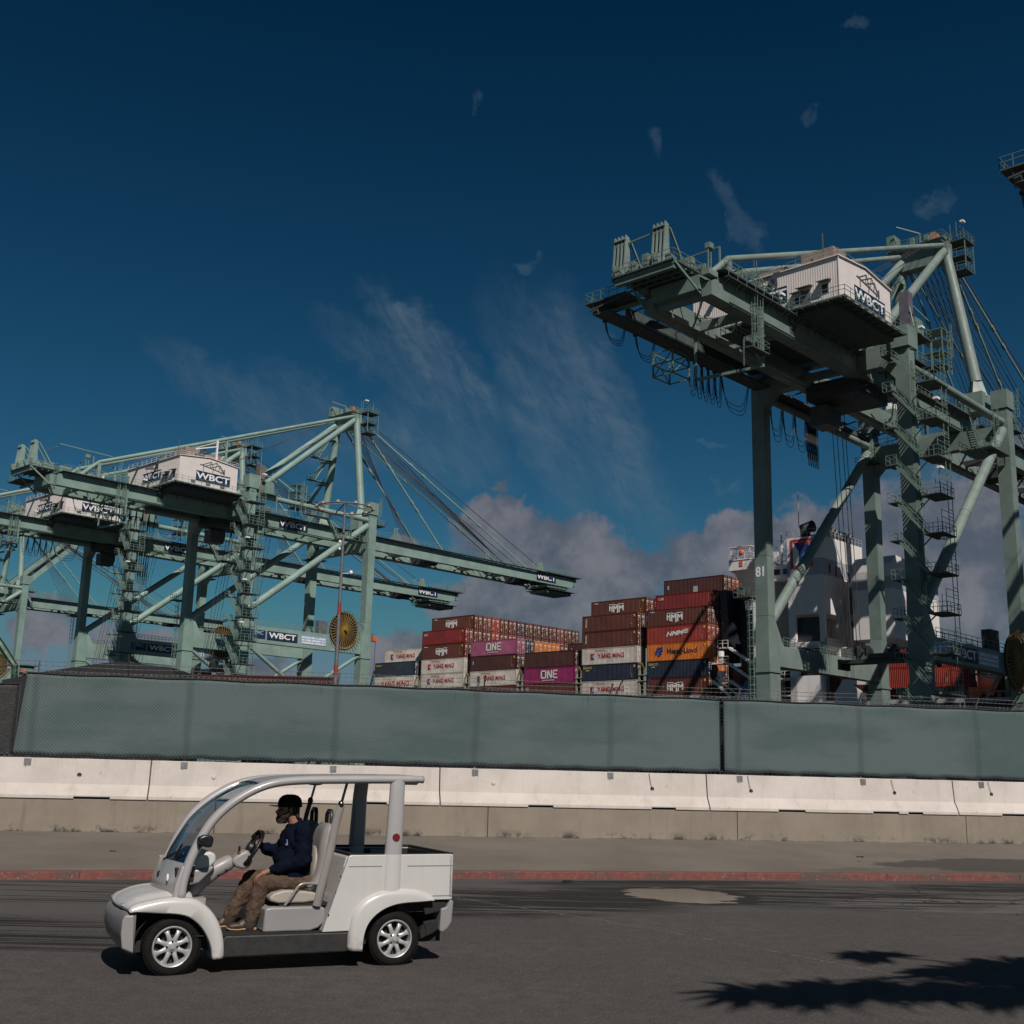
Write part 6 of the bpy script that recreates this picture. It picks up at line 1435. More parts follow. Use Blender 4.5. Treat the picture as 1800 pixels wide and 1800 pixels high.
# ---- floor, sill, kick box
mb = MB(); spro(mb, [(.47, .15), (1.69, .14), (1.69, .30), (1.67, .335), (.47, .335)], -.01, 2*CY+.01); mb.build('sill', SILLM, cart, bevel=.015)
mb = MB(); mb.b2((.6, -1.30, .336), (1.95, -.02, .345)); spro(mb, [(1.9, .34), (2.1, .62), (2.14, .60), (1.95, .32)], -.1, 2*CY+.1); mb.build('floor_mat', RUB, cart)
mb = MB(); spro(mb, [(1.305, .345), (1.29, .565), (1.24, .575), (.76, .575), (.70, .56), (.69, .50), (.70, .42), (.76, .37), (.84, .345)], -.07, 2*CY+.07); mb.build('seat_box', GREYP, cart, bevel=.02, seg=3, smooth='auto')
mb = MB(); spro(mb, [(.55, .60), (1.14, .62), (1.14, .575), (.56, .575)], -.15, -1.17); mb.build('seat_base_gap', RUB, cart)
# ---- seats
for i, y0 in enumerate((-.13, -.72)):
    seat = empty('seat'); seat.parent = cart; y1 = y0-.47
    mb = MB(); spro(mb, [(1.235, .625), (1.245, .66), (1.20, .70), (1.10, .725), (.95, .72), (.82, .705), (.77, .69), (.77, .62), (.9, .605), (1.15, .605)], y0, y1); mb.build('seat_cushion', VINYL, seat, bevel=.035, seg=4, smooth='auto')
    mb = MB()
    P = [(.86, .74), (.80, .84), (.775, .98), (.765, 1.12), (.735, 1.28), (.705, 1.34), (.655, 1.365), (.615, 1.345)]
    Qb = [(.60, 1.25), (.63, 1.10), (.655, .95), (.665, .84), (.71, .74)]
    def shape(v): return 1-.18*max(0, v)
    n = 12; rows = []
    outl = sm([(x, z) for x, z in P+Qb], 2)
    for j in range(n+1):
        v = j/n*2-1; k_ = sqrt(max(0, 1-abs(v)**5)); cx = [.70, 1.05]; rows.append([V(((x-.69-(z-1.0)*-.22)*(.45+.55*k_)+.69+(z-1.0)*-.22, (y0+y1)/2+v*.235*(1 if z < 1.15 else 1-(z-1.15)*.9), 1.03+(z-1.03)*(.90+.10*k_))) for x, z in outl])
    rows = [r_+[r_[0]] for r_ in rows]; mb.grid(rows); 
    for r_ in (rows[0], rows[-1]): mb.face([mb.add([p]) for p in r_[:-1]])
    o = mb.build('seat_back', SHELL if i == 0 else SHELL, seat, smooth='auto', ang=60); fixn(o)
    mb = MB(); mb.ell((.785, (y0+y1)/2, .95), (.035, .17, .19), rot=M.Rotation(R(-8), 3, 'Y')); mb.build('back_cushion', VINYL, seat, smooth=True)
    ym_ = (y0+y1)/2; mb = MB(); mb.sweep([(.625, ym_-.09, 1.33), (.625, ym_-.085, 1.44), (.62, ym_-.05, 1.475), (.62, ym_+.05, 1.475), (.625, ym_+.085, 1.44), (.625, ym_+.09, 1.33)], .021, 10); mb.build('head_hoop', TRIM if i else paint('hoop_grey', (.05, .05, .055), .4), seat, smooth=True)
    ya = y0+.03 if i == 0 else y1-.03; mb = MB(); mb.sweep(sm([(1.10, ya, .585), (1.04, ya+.01, .66), (.985, ya+.01, .76), (.94, ya+.01, .79), (.86, ya, .792), (.72, ya-.02, .775)], 2), .0135, 8); mb.build('armrest', paint('arm_metal%d' % i, (.33, .32, .31), .35, metal=.4), seat, smooth=True)
    yb_ = y0+.06 if i == 0 else y1-.06
    mb = MB(); mb.bar((.535, yb_-.02, 1.77), (.585, yb_-.02, 1.56), .055, .012, up=(1, 0, 0)); mb.ell((.59, yb_-.02, 1.55), (.03, .035, .04)); mb.build('belt_guide', TRIM, seat)
    mb = MB(); P = [(.59, yb_-.02, 1.54), (.63, yb_-.02, 1.38), (.665, yb_, 1.18), (.71, yb_+.01, .95), (.765, yb_+.015, .72), (.79, yb_+.015, .58)]
    for a, b2_ in zip(P[:-1], P[1:]): pass
    P = resamp(sm(P, 2), 16); mb.sweep(P, .042 if i == 0 else .025, 10, up=(0, 1, 0), flat=.55); mb.build('belt_strap', BELT if i == 0 else TRIM, seat, smooth='auto')
# grab handles under the roof
for y in (-.12, 2*CY+.12): mb = MB(); mb.sweep(sm([(.98, y, 1.78), (.93, y, 1.745), (.80, y, 1.742), (.75, y, 1.78)], 2), .012, 8); mb.build('grab_handle', TRIM, cart, smooth=True)
# ---- cargo bed
def sidepanel(s_, yb):
    mb = MB(); ar = [(p[0], p[1]) for p in resamp(sm([(.34, .345), (.33, .40), (.29, .48), (.21, .55), (.10, .60), (-.04, .62), (-.24, .62), (-.40, .618)]), 14)]
    spro(mb, [(.735, .34), (.515, 1.01), (.505, 1.045), (.48, 1.062), (-.585, 1.068), (-.60, 1.055), (-.615, .63), (-.605, .618)]+ar[::-1], yb, yb-s_*.05); return mb
for s_, yb in ((1, 0.0), (-1, 2*CY)): o = sidepanel(s_, yb).build('bed_side', BODYW, cart, bevel=.012, seg=3, smooth='auto')
mb = MB(); mb.b2((-.614, .0015, .955), (.47, .004, .961)) if 0 else None
mb.bar((-.61, .002, .955), (.125-.24, .002, .955), .004, .008); mb.bar((.155, .002, .955), (.50, .002, .955), .004, .008); mb.bar((.62, .002, .72), (.535, .002, .98), .004, .006); mb.bar((.75, .002, .36), (.545, .002, 1.0), .003, .006); mb.bar((-.61, .002, .66), (-.40, .002, .66), .004, .008); split_far(mb.build('panel_seam', GREYP, cart))
for x, z in ((.60, .86), (.70, .50)):
    mb = MB(); mb.ell((x-.018, .003, z), (.007, .004, .014)); mb.build('panel_clip', TRIM, cart)
mb = MB(); mb.sweep([(2.50, -.19, .668), (2.38, -.20, .700), (2.2, -.205, .722), (2.12, -.205, .722)], .0035, 6); mb.build('bonnet_seam', GREYP, cart)
mb = MB(); mb.prism([(.735, .34), (.515, 1.04), (.465, 1.06), (.66, .40), (.69, .34)], lambda u, v, t_: V((u, t_, v)), -.05, 2*CY+.05); mb.build('bed_front', BODYW, cart, bevel=.01)
mb = MB(); mb.b2((-.615, 2*CY, .63), (-.57, 0, 1.066)); mb.build('tailgate', BODYW, cart, bevel=.012)
mb = MB(); mb.b2((-.57, 2*CY+.05, .70), (.50, -.05, .72)); mb.b2((-.57, -.058, .72), (.48, -.052, 1.045)); mb.b2((-.57, 2*CY+.052, .72), (.48, 2*CY+.058, 1.045)); mb.b2((.44, 2*CY+.06, .72), (.46, -.06, 1.04)); mb.b2((-.56, 2*CY+.06, .72), (-.565, -.06, 1.045)); mb.build('bed_liner', RUB, cart)
mb = MB(); mb.b2((-.60, 2*CY-.002, 1.06), (.47, 2*CY+.055, 1.082)); mb.b2((-.617, 2*CY, 1.060), (-.565, -.02, 1.080)); mb.b2((.44, 2*CY, 1.055), (.49, -.03, 1.078)); mb.b2((-.57, -.056, 1.058), (.46, -.034, 1.074)); mb.build('bed_rim', RUB, cart)
mb = MB(); mb.b2((-.60, -.2, 1.0), (-.57, -.14, 1.075)); mb.b2((-.3, 2*CY+.06, .80), (-.12, 2*CY+.075, 1.04)); mb.build('bed_latch', GREYL, cart)
ro_ = resamp(sm([(.475, .165), (.475, .30), (.465, .42), (.44, .52), (.38, .61), (.27, .685), (.12, .73), (-.05, .74), (-.20, .73), (-.32, .70), (-.40, .65), (-.41, .625)]), 34)
ri_ = resamp(sm([(.325, .155), (.32, .28), (.295, .38), (.24, .46), (.15, .53), (.04, .575), (-.08, .595), (-.24, .60), (-.34, .605), (-.40, .612)]), 34)
for s_, y_ in ((1, 0.005), (-1, 2*CY-.005)): o = fender(ro_, ri_, s_, y_, w=.05, bulge=.045, rnd=.07).build('rear_fender', BODYW, cart, smooth='auto', ang=50); fixn(o)
for s_, yb in ((1, -.03), (-1, 2*CY+.03)):
    mb = MB(); mb.sweep([(.035, yb, .98), (.03, yb, 1.2), (.02, yb, 1.6), (.01, yb-s_*.02, 1.80)], [.092, .09, .082, .08], 20, up=(0, 1, 0), flat=.62); mb.build('rear_post', SILV, cart, smooth='auto')
    mb = MB(); mb.sweep([(.04, yb-s_*.0, .70), (.037, yb, .9), (.035, yb, 1.066)], [.102, .098, .095], 20, up=(0, 1, 0), flat=.62); mb.build('post_base', BODYW, cart, smooth='auto')
mb = MB(); mb.lathe([(0, .008), (.036, .008), (.04, 0), (.04, -.02)], (.025, .026, 1.235), (0, 1, 0), 24); mb.build('reflector', paint('reflector_red', (.16, .008, .01), .25, coat=1), cart, smooth='auto')
mb = MB(); spro(mb, [(-.31, .235), (-.45, .29), (-.50, .33), (-.50, .42), (-.34, .40), (-.30, .30)], -.06, 2*CY+.06); spro(mb, [(-.30, .60), (-.56, .60), (-.58, .54), (-.50, .50), (-.34, .47)], -.03, 2*CY+.03); mb.build('rear_underbody', RUB, cart, bevel=.01)
mb = MB(); spro(mb, [(-.49, .32), (-.50, .53), (-.56, .545), (-.60, .62), (-.635, .60), (-.62, .40), (-.58, .34), (-.52, .30)], -.0, 2*CY); mb.build('rear_bumper', GREYP, cart, bevel=.012)
mb = MB(); mb.ell((-.63, -.12, .85), (.015, .05, .09)); mb.build('tail_light', paint('tail_red', (.2, .01, .01), .2, coat=1), cart, smooth=True)
# ---- wheels
def wheel(x, yo, s_, steer=0.0, bolts=0.0):
    w = empty('wheel', (x, yo, .252)); w.parent = cart; w.rotation_euler = (0, 0, steer)
    mb = MB(); W2 = .155
    prof = [(.180, 0), (.186, .006), (.205, .012), (.235, .010), (.249, .0), (.258, -.012), (.262, -.03), (.262, -W2+.03), (.258, -W2+.012), (.249, -W2), (.22, -W2-.01), (.185, -W2), (.175, -W2+.01), (.175, -.01)]
    mb.lathe([(r_, s_*h) for r_, h in prof], (0, 0, 0), (0, 1, 0), 72, closed=True)
    for k in range(60):
        a = 2*pi*k/60
        for q_, (y0, y1) in enumerate(((-.004, -.045), (-.055, -.10), (-.112, -.15))):
            aa = a+q_*.03; c_ = V((cos(aa)*.262, s_*(y0+y1)/2, sin(aa)*.262)); mb.box(c_, (.009, abs(y1-y0), .016), M.Rotation(-aa, 3, 'Y'))
    mb.build('tyre', TYRE, w, smooth='auto', ang=35)
    mb = MB(); mb.lathe([(.184, s_*.004), (.178, s_*.014), (.169, s_*.010), (.163, s_*-.012), (.156, s_*-.045), (.152, s_*-.12), (.175, s_*-.14)], (0, 0, 0), (0, 1, 0), 56); mb.build('rim', ALU, w, smooth='auto')
    mb = MB(); mb.lathe([(0, s_*-.06), (.156, s_*-.06)], (0, 0, 0), (0, 1, 0), 40); mb.build('brake_disc', RUB, w)
    mb = MB()
    for k in range(8):
        a = 2*pi*(k+.5)/8; d = V((cos(a), 0, sin(a))); tv = V((-sin(a), 0, cos(a)))
        rows = []
        for f, hw, z, y in ((0.0, .024, .0, -.003), (.3, .019, .0, .004), (.7, .018, .0, .002), (1.0, .034, .0, -.020)):
            c_ = d*(.055+(.160-.055)*f); rows.append([c_-tv*hw*1.05+V((0, s_*(y-.028), 0)), c_-tv*hw+V((0, s_*(y-.008), 0)), c_-tv*hw*.5+V((0, s_*y, 0)), c_+tv*hw*.5+V((0, s_*y, 0)), c_+tv*hw+V((0, s_*(y-.008), 0)), c_+tv*hw*1.05+V((0, s_*(y-.028), 0))])
        mb.grid(rows)
    mb.lathe([(0, s_*.002), (.030, s_*.002), (.034, s_*-.004), (.062, s_*-.008), (.066, s_*-.03)], (0, 0, 0), (0, 1, 0), 32); mb.build('wheel_spider', ALU, w, smooth='auto', ang=50)
    mb = MB(); mb.lathe([(0, s_*.012), (.018, s_*.012), (.022, s_*.006), (.022, 0)], (0, 0, 0), (0, 1, 0), 24); mb.build('hub_cap', ALU, w, smooth='auto')
    mb = MB()
    for k in range(4): a = pi/2*k+bolts; mb.lathe([(0, s_*.004), (.0095, s_*.004), (.0095, s_*-.01)], (cos(a)*.048, 0, sin(a)*.048), (0, 1, 0), 8)
    split_far(mb.build('wheel_nut', TRIM, w))
    return w
wheel(2.15, -.03, 1, R(3)); wheel(-.02, -.03, 1, 0, pi/4); wheel(2.15, 2*CY+.03, -1, R(3)); wheel(-.02, 2*CY+.03, -1)

# ================================================================ THE DRIVER (same local axes as the cart)
man = None
def remesh(mb, name, mat, parent, vox, smooth=6, disp=None):
    o = mb.build(name, mat, parent, smooth=True)
    md = o.modifiers.new('r', 'REMESH'); md.mode = 'VOXEL'; md.voxel_size = vox; md.use_smooth_shade = True
    md = o.modifiers.new('s', 'SMOOTH'); md.factor = .6; md.iterations = smooth
    if disp:
        tx = bpy.data.textures.new(name, 'CLOUDS'); tx.noise_scale = disp[1]; tx.noise_depth = 3; md = o.modifiers.new('d', 'DISPLACE'); md.texture = tx; md.strength = disp[0]; md.mid_level = .5
    dg = bpy.context.evaluated_depsgraph_get(); me = bpy.data.meshes.new_from_object(o.evaluated_get(dg)); o.modifiers.clear(); old = o.data; o.data = me; me.shade_smooth(); bpy.data.meshes.remove(old)
    return o
SKIN = paint('skin', (.27, .13, .088), .5, var=.06, scale=20); m_ = SKIN.node_tree.nodes['Principled BSDF']; m_.inputs['Subsurface Weight'].default_value = .1; m_.inputs['Subsurface Scale'].default_value = .02
SHIRT = paint('navy_sweater', (.0035, .0055, .0145), .95, var=.25, scale=8, bump=.4, spec=.08); PANT = paint('brown_work_trousers', (.082, .054, .037), .9, var=.22, scale=14, bump=.3, spec=.2)
CAPM = paint('black_cap', (.006, .006, .007), .9, spec=.15); HAIR = paint('dark_brown_hair', (.030, .017, .011), .7, var=.4, scale=60, bump=.6); BEARD = paint('brown_beard', (.028, .013, .007), .8, var=.4, scale=80, bump=.6)
BOOT = paint('brown_leather_boot', (.050, .030, .022), .5, var=.3, scale=20); SOLE = paint('tan_boot_sole', (.33, .20, .09), .7); GAIT = paint('dark_trouser_cuff', (.030, .021, .016), .9)
HY = -.40                                   # his centre line across the seat
hc = V((1.045, HY, 1.485))
mb = MB()
# skull, jaw, neck
mb.ell(hc+V((-.012, 0, .035)), (.100, .078, .097)); mb.ell(hc+V((.052, 0, -.045)), (.056, .058, .068)); mb.ell(hc+V((.035, 0, -.095)), (.045, .045, .035)); mb.ell(hc+V((.085, 0, -.085)), (.022, .028, .022))
mb.cap(hc+V((.095, 0, .005)), hc+V((.122, 0, -.028)), .010, .013); mb.ell(hc+V((.088, 0, .022)), (.018, .05, .012))       # nose, brow
mb.ell(hc+V((.102, 0, -.052)), (.010, .020, .006)); mb.ell(hc+V((.101, 0, -.064)), (.010, .018, .006))
for s_ in (1, -1): mb.ell(hc+V((-.008, s_*.078, -.008)), (.018, .010, .030)); mb.ell(hc+V((.06, s_*.040, -.025)), (.028, .020, .022))
mb.cap(hc+V((-.03, 0, -.05)), V((.965, HY, 1.33)), .052, .062)
# torso core, shoulders, arms (under the clothes), hands
mb.cap(V((.955, HY, 1.25)), V((.93, HY, .85)), .10, .11); mb.cap(V((.94, HY-.14, 1.27)), V((.94, HY+.14, 1.27)), .045, .045)
LA = [V((.935, HY+.185, 1.27)), V((.915, HY+.215, 1.01)), V((1.14, HY+.15, .93)), V((1.215, HY+.13, .905))]       # near arm
RA = [V((.935, HY-.185, 1.27)), V((1.05, HY-.20, 1.05)), V((1.22, HY-.11, 1.10)), V((1.29, HY-.08, 1.125))]       # far arm to the wheel
for Aa in (LA, RA): mb.cap(Aa[0], Aa[1], .045, .038); mb.cap(Aa[1], Aa[2], .036, .026); mb.cap(Aa[2], Aa[3], .025, .024)
mb.cap(V((.90, HY-.09, .80)), V((1.30, HY-.12, .79)), .065, .045); mb.cap(V((.90, HY+.09, .80)), V((1.26, HY+.09, .79)), .065, .045)
mb.cap(V((1.345, HY-.15, .78)), V((1.50, HY-.15, .47)), .042, .035); mb.cap(V((1.285, HY+.10, .78)), V((1.37, HY+.10, .46)), .042, .035)
# near hand lying over the knee
h0 = V((1.225, HY+.125, .900)); pal = V((1.285, HY+.105, .872)); mb.cap(h0, pal, .026, .030); mb.cap(h0+V((0, -.03, 0)), pal+V((0, -.035, 0)), .022, .026)
for k, (dy, L_) in enumerate(((.03, .062), (.008, .075), (-.016, .072), (-.040, .058))):
    a = pal+V((.012, dy, 0)); b = a+V((L_*.55, dy*.15, -.018)); c_ = b+V((L_*.30, 0, -L_*.42)); d = c_+V((L_*.08, 0, -L_*.34)); mb.cap(a, b, .0105, .0095, 10); mb.cap(b, c_, .0095, .0085, 10); mb.cap(c_, d, .0085, .0075, 10)
mb.cap(h0+V((.015, -.035, -.005)), pal+V((.010, -.075, -.012)), .012, .010, 10); mb.cap(pal+V((.010, -.075, -.012)), pal+V((.040, -.085, -.030)), .010, .008, 10)
# far hand gripping the rim
g = wc+a_*0.04+b_*.0; rimp = wc+b_*(.16)*0+V((0, 0, 0)); rp_ = wc+a_*(-.185*cos(R(62)))*-1*0
ga = R(-20); rimq = wc+a_*(.185*cos(pi+ga))*1.0+b_*(.185*sin(ga)) ; 
rimq = min([wc+a_*(.185*cos(q))+b_*(.185*sin(q)) for q in [2*pi*k/60 for k in range(60)]], key=lambda p: (p-V((1.31, HY-.13, 1.19))).length)
mb.cap(RA[3], rimq+V((-.035, .0, -.005)), .024, .028)
tg = (rimq-wc).cross(wa).normalized()
for k, o_ in enumerate((-.033, -.011, .011, .033)):
    a = rimq+tg*o_+V((-.036, 0, .008)); b = rimq+tg*o_+V((.004, 0, .034)); c_ = rimq+tg*o_+V((.034, 0, .010)); d = rimq+tg*o_+V((.020, 0, -.022)); mb.cap(a, b, .011, .010, 10); mb.cap(b, c_, .010, .009, 10); mb.cap(c_, d, .009, .008, 10)
mb.cap(rimq+tg*-.04+V((-.03, 0, -.01)), rimq+tg*-.035+V((.015, 0, -.028)), .012, .010, 10)
man = remesh(mb, 'person', SKIN, None, .0055, 3)
man.location = cart.location; man.rotation_euler = (0, 0, CRZ)
tag(man, 'bearded driver in black cap, navy sweatshirt and brown trousers, hand on the steering wheel', 'person')
# sweatshirt
mb = MB(); mb.cap(V((.955, HY, 1.18)), V((.935, HY, .92)), .168, .180); mb.ell(V((.945, HY, 1.18)), (.165, .21, .185)); mb.ell(V((.965, HY, 1.0)), (.205, .205, .185)); mb.ell(V((.965, HY, .87)), (.195, .20, .105)); mb.cap(V((.920, HY-.15, 1.29)), V((.920, HY+.15, 1.29)), .074, .074); mb.cap(V((.945, HY, 1.345)), V((.935, HY, 1.25)), .066, .11)
for s_, Aa in ((1, LA), (-1, RA)): mb.ell(Aa[0]+V((0, 0, -.01)), (.075, .062, .08)); mb.cap(Aa[0], Aa[1], .088, .080); mb.cap(Aa[1], Aa[2], .080, .060); mb.cap(Aa[2], Aa[3]-(Aa[3]-Aa[2])*.15, .050, .038); mb.ell(Aa[1].lerp(Aa[2], .55)+V((0, 0, -.012)), (.07, .058, .058))
remesh(mb, 'sweatshirt', SHIRT, man, .008, 3, (.034, .075))
# trousers
mb = MB(); mb.ell(V((.88, HY, .80)), (.155, .19, .095))
KN, KF = V((1.285, HY+.10, .785)), V((1.345, HY-.15, .80)); AN, AF = V((1.375, HY+.10, .455)), V((1.515, HY-.15, .475))
for hip, k_, an in ((V((.93, HY+.10, .79)), KN, AN), (V((.93, HY-.10, .79)), KF, AF)):
    mb.cap(hip, k_, .100, .085); mb.ell(k_+V((.0, 0, -.005)), (.090, .084, .084)); mb.cap(k_, k_.lerp(an, .5), .084, .078); mb.cap(k_.lerp(an, .5), an, .078, .072)
    for f in (.62, .78, .93): mb.ell(k_.lerp(an, f), (.075, .072, .022), rot=M.Rotation(R(-15), 3, 'Y'))
remesh(mb, 'trousers', PANT, man, .008, 2, (.034, .06))
mb = MB(); 
for an, ft in ((AN, V((1.39, HY+.10, .385))), (AF, V((1.545, HY-.15, .40)))): mb.cap(an+(an-ft)*.35, ft, .068, .066)
remesh(mb, 'trouser_cuff', GAIT, man, .010, 3, (.012, .05))
# knee patch / pocket shade on the far thigh is the dark tool cloth in the photo
mb = MB()
for x, y, tx_ in ((1.40, HY+.095, .03), (1.545, HY-.15, .04)):
    mb.cap(V((x-.02, y, .415)), V((x+.02, y, .40)), .052, .052); mb.ell(V((x+.09, y, .385)), (.105, .048, .035)); mb.ell(V((x+.03, y, .40)), (.075, .045, .05)); mb.ell(V((x+.15, y, .382)), (.055, .046, .032))
remesh(mb, 'boots', BOOT, man, .006, 2)
mb = MB()
for x, y in ((1.40, HY+.095), (1.545, HY-.15)):
    prof = [(-.07, .345), (.02, .350), (.11, .345), (.18, .350), (.21, .366), (.212, .376), (.17, .362), (.10, .358), (.03, .366), (-.06, .37), (-.085, .365)]; mb.prism(prof, lambda u, v, t_: V((x+u, y+t_, v+.002)), -.047, .047)
mb.build('boot_soles', SOLE, man, bevel=.006, smooth='auto')
# hair, beard, cap
mb = MB(); mb.ell(hc+V((-.040, 0, .01)), (.078, .081, .070)); mb.ell(hc+V((-.075, 0, -.035)), (.035, .066, .050)); rr = random.Random(2)
for k in range(60):
    a = rr.uniform(-1.3, 1.3); p = hc+V((-.065-.035*cos(a), .075*sin(a), rr.uniform(-.07, .02))); mb.cap(p, p+V((-.012, .006*sin(a*5), -.028)), .010, .003, 6)
for s_ in (1, -1): mb.ell(hc+V((.012, s_*.075, .015)), (.012, .006, .03))
remesh(mb, 'hair', HAIR, man, .004, 1)
mb = MB(); mb.ell(hc+V((.045, 0, -.088)), (.066, .066, .052)); mb.ell(hc+V((.088, 0, -.095)), (.036, .042, .044)); mb.ell(hc+V((.108, 0, -.047)), (.012, .030, .009))
for s_ in (1, -1): mb.cap(hc+V((.008, s_*.074, -.02)), hc+V((.03, s_*.066, -.07)), .012, .020); mb.ell(hc+V((.05, s_*.052, -.068)), (.036, .022, .032))
for k in range(70): a = rr.uniform(-1.5, 1.5); p = hc+V((.05+.045*cos(a), .055*sin(a), -.11+rr.uniform(-.015, .03))); mb.cap(p, p+V((.006, 0, -.022)), .007, .002, 6)
remesh(mb, 'beard', BEARD, man, .004, 1)
for s_ in (1, -1):
    mb = MB(); mb.ell(hc+V((.080, s_*.033, .0)), (.010, .013, .010)); mb.build('eye', TRIM, man, smooth=True)
cp = empty('cap'); cp.parent = man
mb = MB(); prof = [(0, .098), (.035, .097), (.065, .086), (.088, .062), (.097, .03), (.099, .0), (.098, -.012)]; n = 32; rows = []
for r_, h in prof: rows.append([hc+V((-.012+r_*1.20*cos(2*pi*k/n), r_*.98*sin(2*pi*k/n), .038+h*1.08+(-.010 if 0 else 0)-.10*.12*cos(2*pi*k/n)*-1*0)) for k in range(n+1)])
mb.grid(rows); o = mb.build('cap_crown', CAPM, cp, smooth=True); o.modifiers.new('s', 'SOLIDIFY').thickness = .006
mb = MB(); mb.ell(hc+V((-.012, 0, .142)), (.008, .008, .005)); mb.ell(hc+V((-.115, 0, .04)), (.012, .05, .018)); mb.build('cap_button', CAPM, cp, smooth=True)
mb = MB(); rows = []
for j in range(13):
    v = j/12*2-1; e_ = sqrt(max(0, 1-v*v)); rows.append([hc+V((.082+.012*e_-.02*abs(v)+t_*(.075+.03*e_)*e_**.5, v*.072*(1-.12*t_), .038-.012*v*v-.004*t_*t_+.008*t_)) for t_ in (0, .35, .7, 1)])
mb.grid(rows); o = mb.build('cap_brim', CAPM, cp, smooth=True); o.modifiers.new('s', 'SOLIDIFY').thickness = .006
# small pale print on the chest and back
mb = MB(); mb.bar((1.082, HY+.155, 1.20), (1.075, HY+.165, 1.165), .004, .008); mb.lathe([(.006, 0), (.012, 0)], (1.082, HY+.165, 1.155), (.5, .85, 0), 12); o = mb.build('chest_print', LBLUE, man)
# ================================================================ LAMP MAST, SHED, PALMS, SMALL THINGS
def gp(az_px, d): return None
LAMPM = paint('lamp_housing', (.26, .20, .18), .5)
lx, ly = -11.7, 80.0
pole = empty('light_mast', (lx, ly, 1.1)); tag(pole, 'tall grey light mast with two red bands and a ring of lamps', 'lamp post')
mb = MB(); mb.sweep([(0, 0, 0), (0, 0, 9), (0, 0, 19.0)], [.17, .13, .075], 14); 
for z in (4, 8, 12, 16): mb.lathe([(.15-.004*z, -.03), (.178-.004*z, -.03), (.178-.004*z, .03), (.15-.004*z, .03)], (0, 0, z), (0, 0, 1), 14)
mb.build('mast_pole', GREYM, pole, smooth='auto')
for z, r0 in ((7.75, .318), (11.8, .275)): mb = MB(); 
mb = MB(); mb.lathe([(.155, -.34), (.150, .34)], (0, 0, 7.35), (0, 0, 1), 16); mb.build('red_band', REDB, pole, smooth=True)
mb = MB(); mb.lathe([(.132, -.34), (.128, .34)], (0, 0, 11.55), (0, 0, 1), 16); mb.build('red_band', REDB, pole, smooth=True)
mb = MB(); n = 10
ring = [V((1.95*cos(2*pi*k/24), 1.95*sin(2*pi*k/24), 18.6)) for k in range(25)]
mb.sweep(ring, .045, 6)
for k in range(4): a = pi/2*k+.5; mb.bar((0, 0, 19.0), (1.95*cos(a), 1.95*sin(a), 18.6), .07)
mb.build('lamp_ring', GREYM, pole)
for k in range(n):
    a = 2*pi*k/n+.2; p = V((1.95*cos(a), 1.95*sin(a), 18.65)); mb = MB(); mb.lathe([(0, .14), (.10, .12), (.17, 0), (.17, -.07), (0, -.07)], p, (0, 0, 1), 12); mb.build('lamp_head', LAMPM, pole, smooth='auto')
mb = MB(); mb.bar((.1, 0, 14.0), (.55, -.1, 14.0), .04); mb.ell((.68, -.1, 14.05), (.13, .13, .15)); mb.build('camera_dome', WHITE, pole, smooth='auto')
mb = MB(); mb.ell((-.2, -.1, 16.2), (.10, .10, .13)); mb.ell((-.2, -.1, 15.7), (.09, .09, .11)); mb.build('side_lamp', WHITE, pole, smooth='auto')
# dark tarpaulined shed roof behind the left end of the fence
sh = empty('dark_shed', (-18.4, 60, 1.1), 0); tag(sh, 'low black sheeted roof rising just above the left end of the fence', 'shed')
mb = MB(); mb.prism([(-9, 0), (11, 0), (11, 5.15), (9.6, 5.6), (-.9, 6.35), (-5.5, 6.2), (-9, 5.4)] if 0 else [(-6, 0), (2.4, 0), (2.4, 4.9), (2.1, 5.40), (-.4, 5.62), (-1.3, 5.52), (-4.3, 5.0), (-6, 4.6)], lambda u, v, t_: V((u, t_, v)), -3, 2); mb.build('roof', paint('shed_black', (.012, .012, .013), .7), sh)
mb = MB()
for k in range(11): mb.b2((-5.8+.72*k, -3.06, .3), (-5.74+.72*k, -3.0, 4.5))
mb.build('wall_ribs', DARK, sh)
for k, (x, c_, lb) in enumerate(((-25.9, 'darkbrown', 'dark maroon container above the fence, nearest the black shed'), (-13.4+-4.4, 'darkbrown', 'dark maroon container above the fence just left of the grey mast'), (-14.3, 'brown', 'brown container sliver above the fence just right of the grey mast'))):
    e = empty('shipping_container', (x, 96+6*k, 1.1+(5.0, 4.72, 4.9)[k]), R((-91, -91, -2)[k])); tag(e, lb, 'container', 'low containers beyond the fence'); cobj('container_body', BODY, CONT[c_], e)
    for q_ in (): 
        e2 = empty('shipping_container', (x, 96+6*k, 1.1+(2.1, 1.8, 2.0)[k]), R((-91, -91, -2)[k])); tag(e2, 'container under the '+lb[:lb.index(' just')]+' one, hidden by the fence' if ' just' in lb else lb+' lower one', 'container', 'low containers beyond the fence'); cobj('container_body', BODY, CONT['darkbrown'], e2)
# green handling arm at the far left
GRN = paint('machine_green', (.006, .040, .016), .5)
gr = empty('material_handler', (-66.6, 150, 1.1)); tag(gr, 'dark green jointed arm of a loading machine at the far left edge above the fence', 'machine')
mb = MB(); P = [(-4.5, 0, 22), (.3, 0, 17.0), (1.9, 0, 15.0), (3.8, 0, 12.6), (4.6, 0, 2)]
mb.sweep(P, [.3, .42, .5, .45, .4], 8); mb.build('arm', GRN, gr)
mb = MB(); mb.b2((2.5, -2, 0), (7, 2, 3)); mb.build('machine_body', GRN, gr)
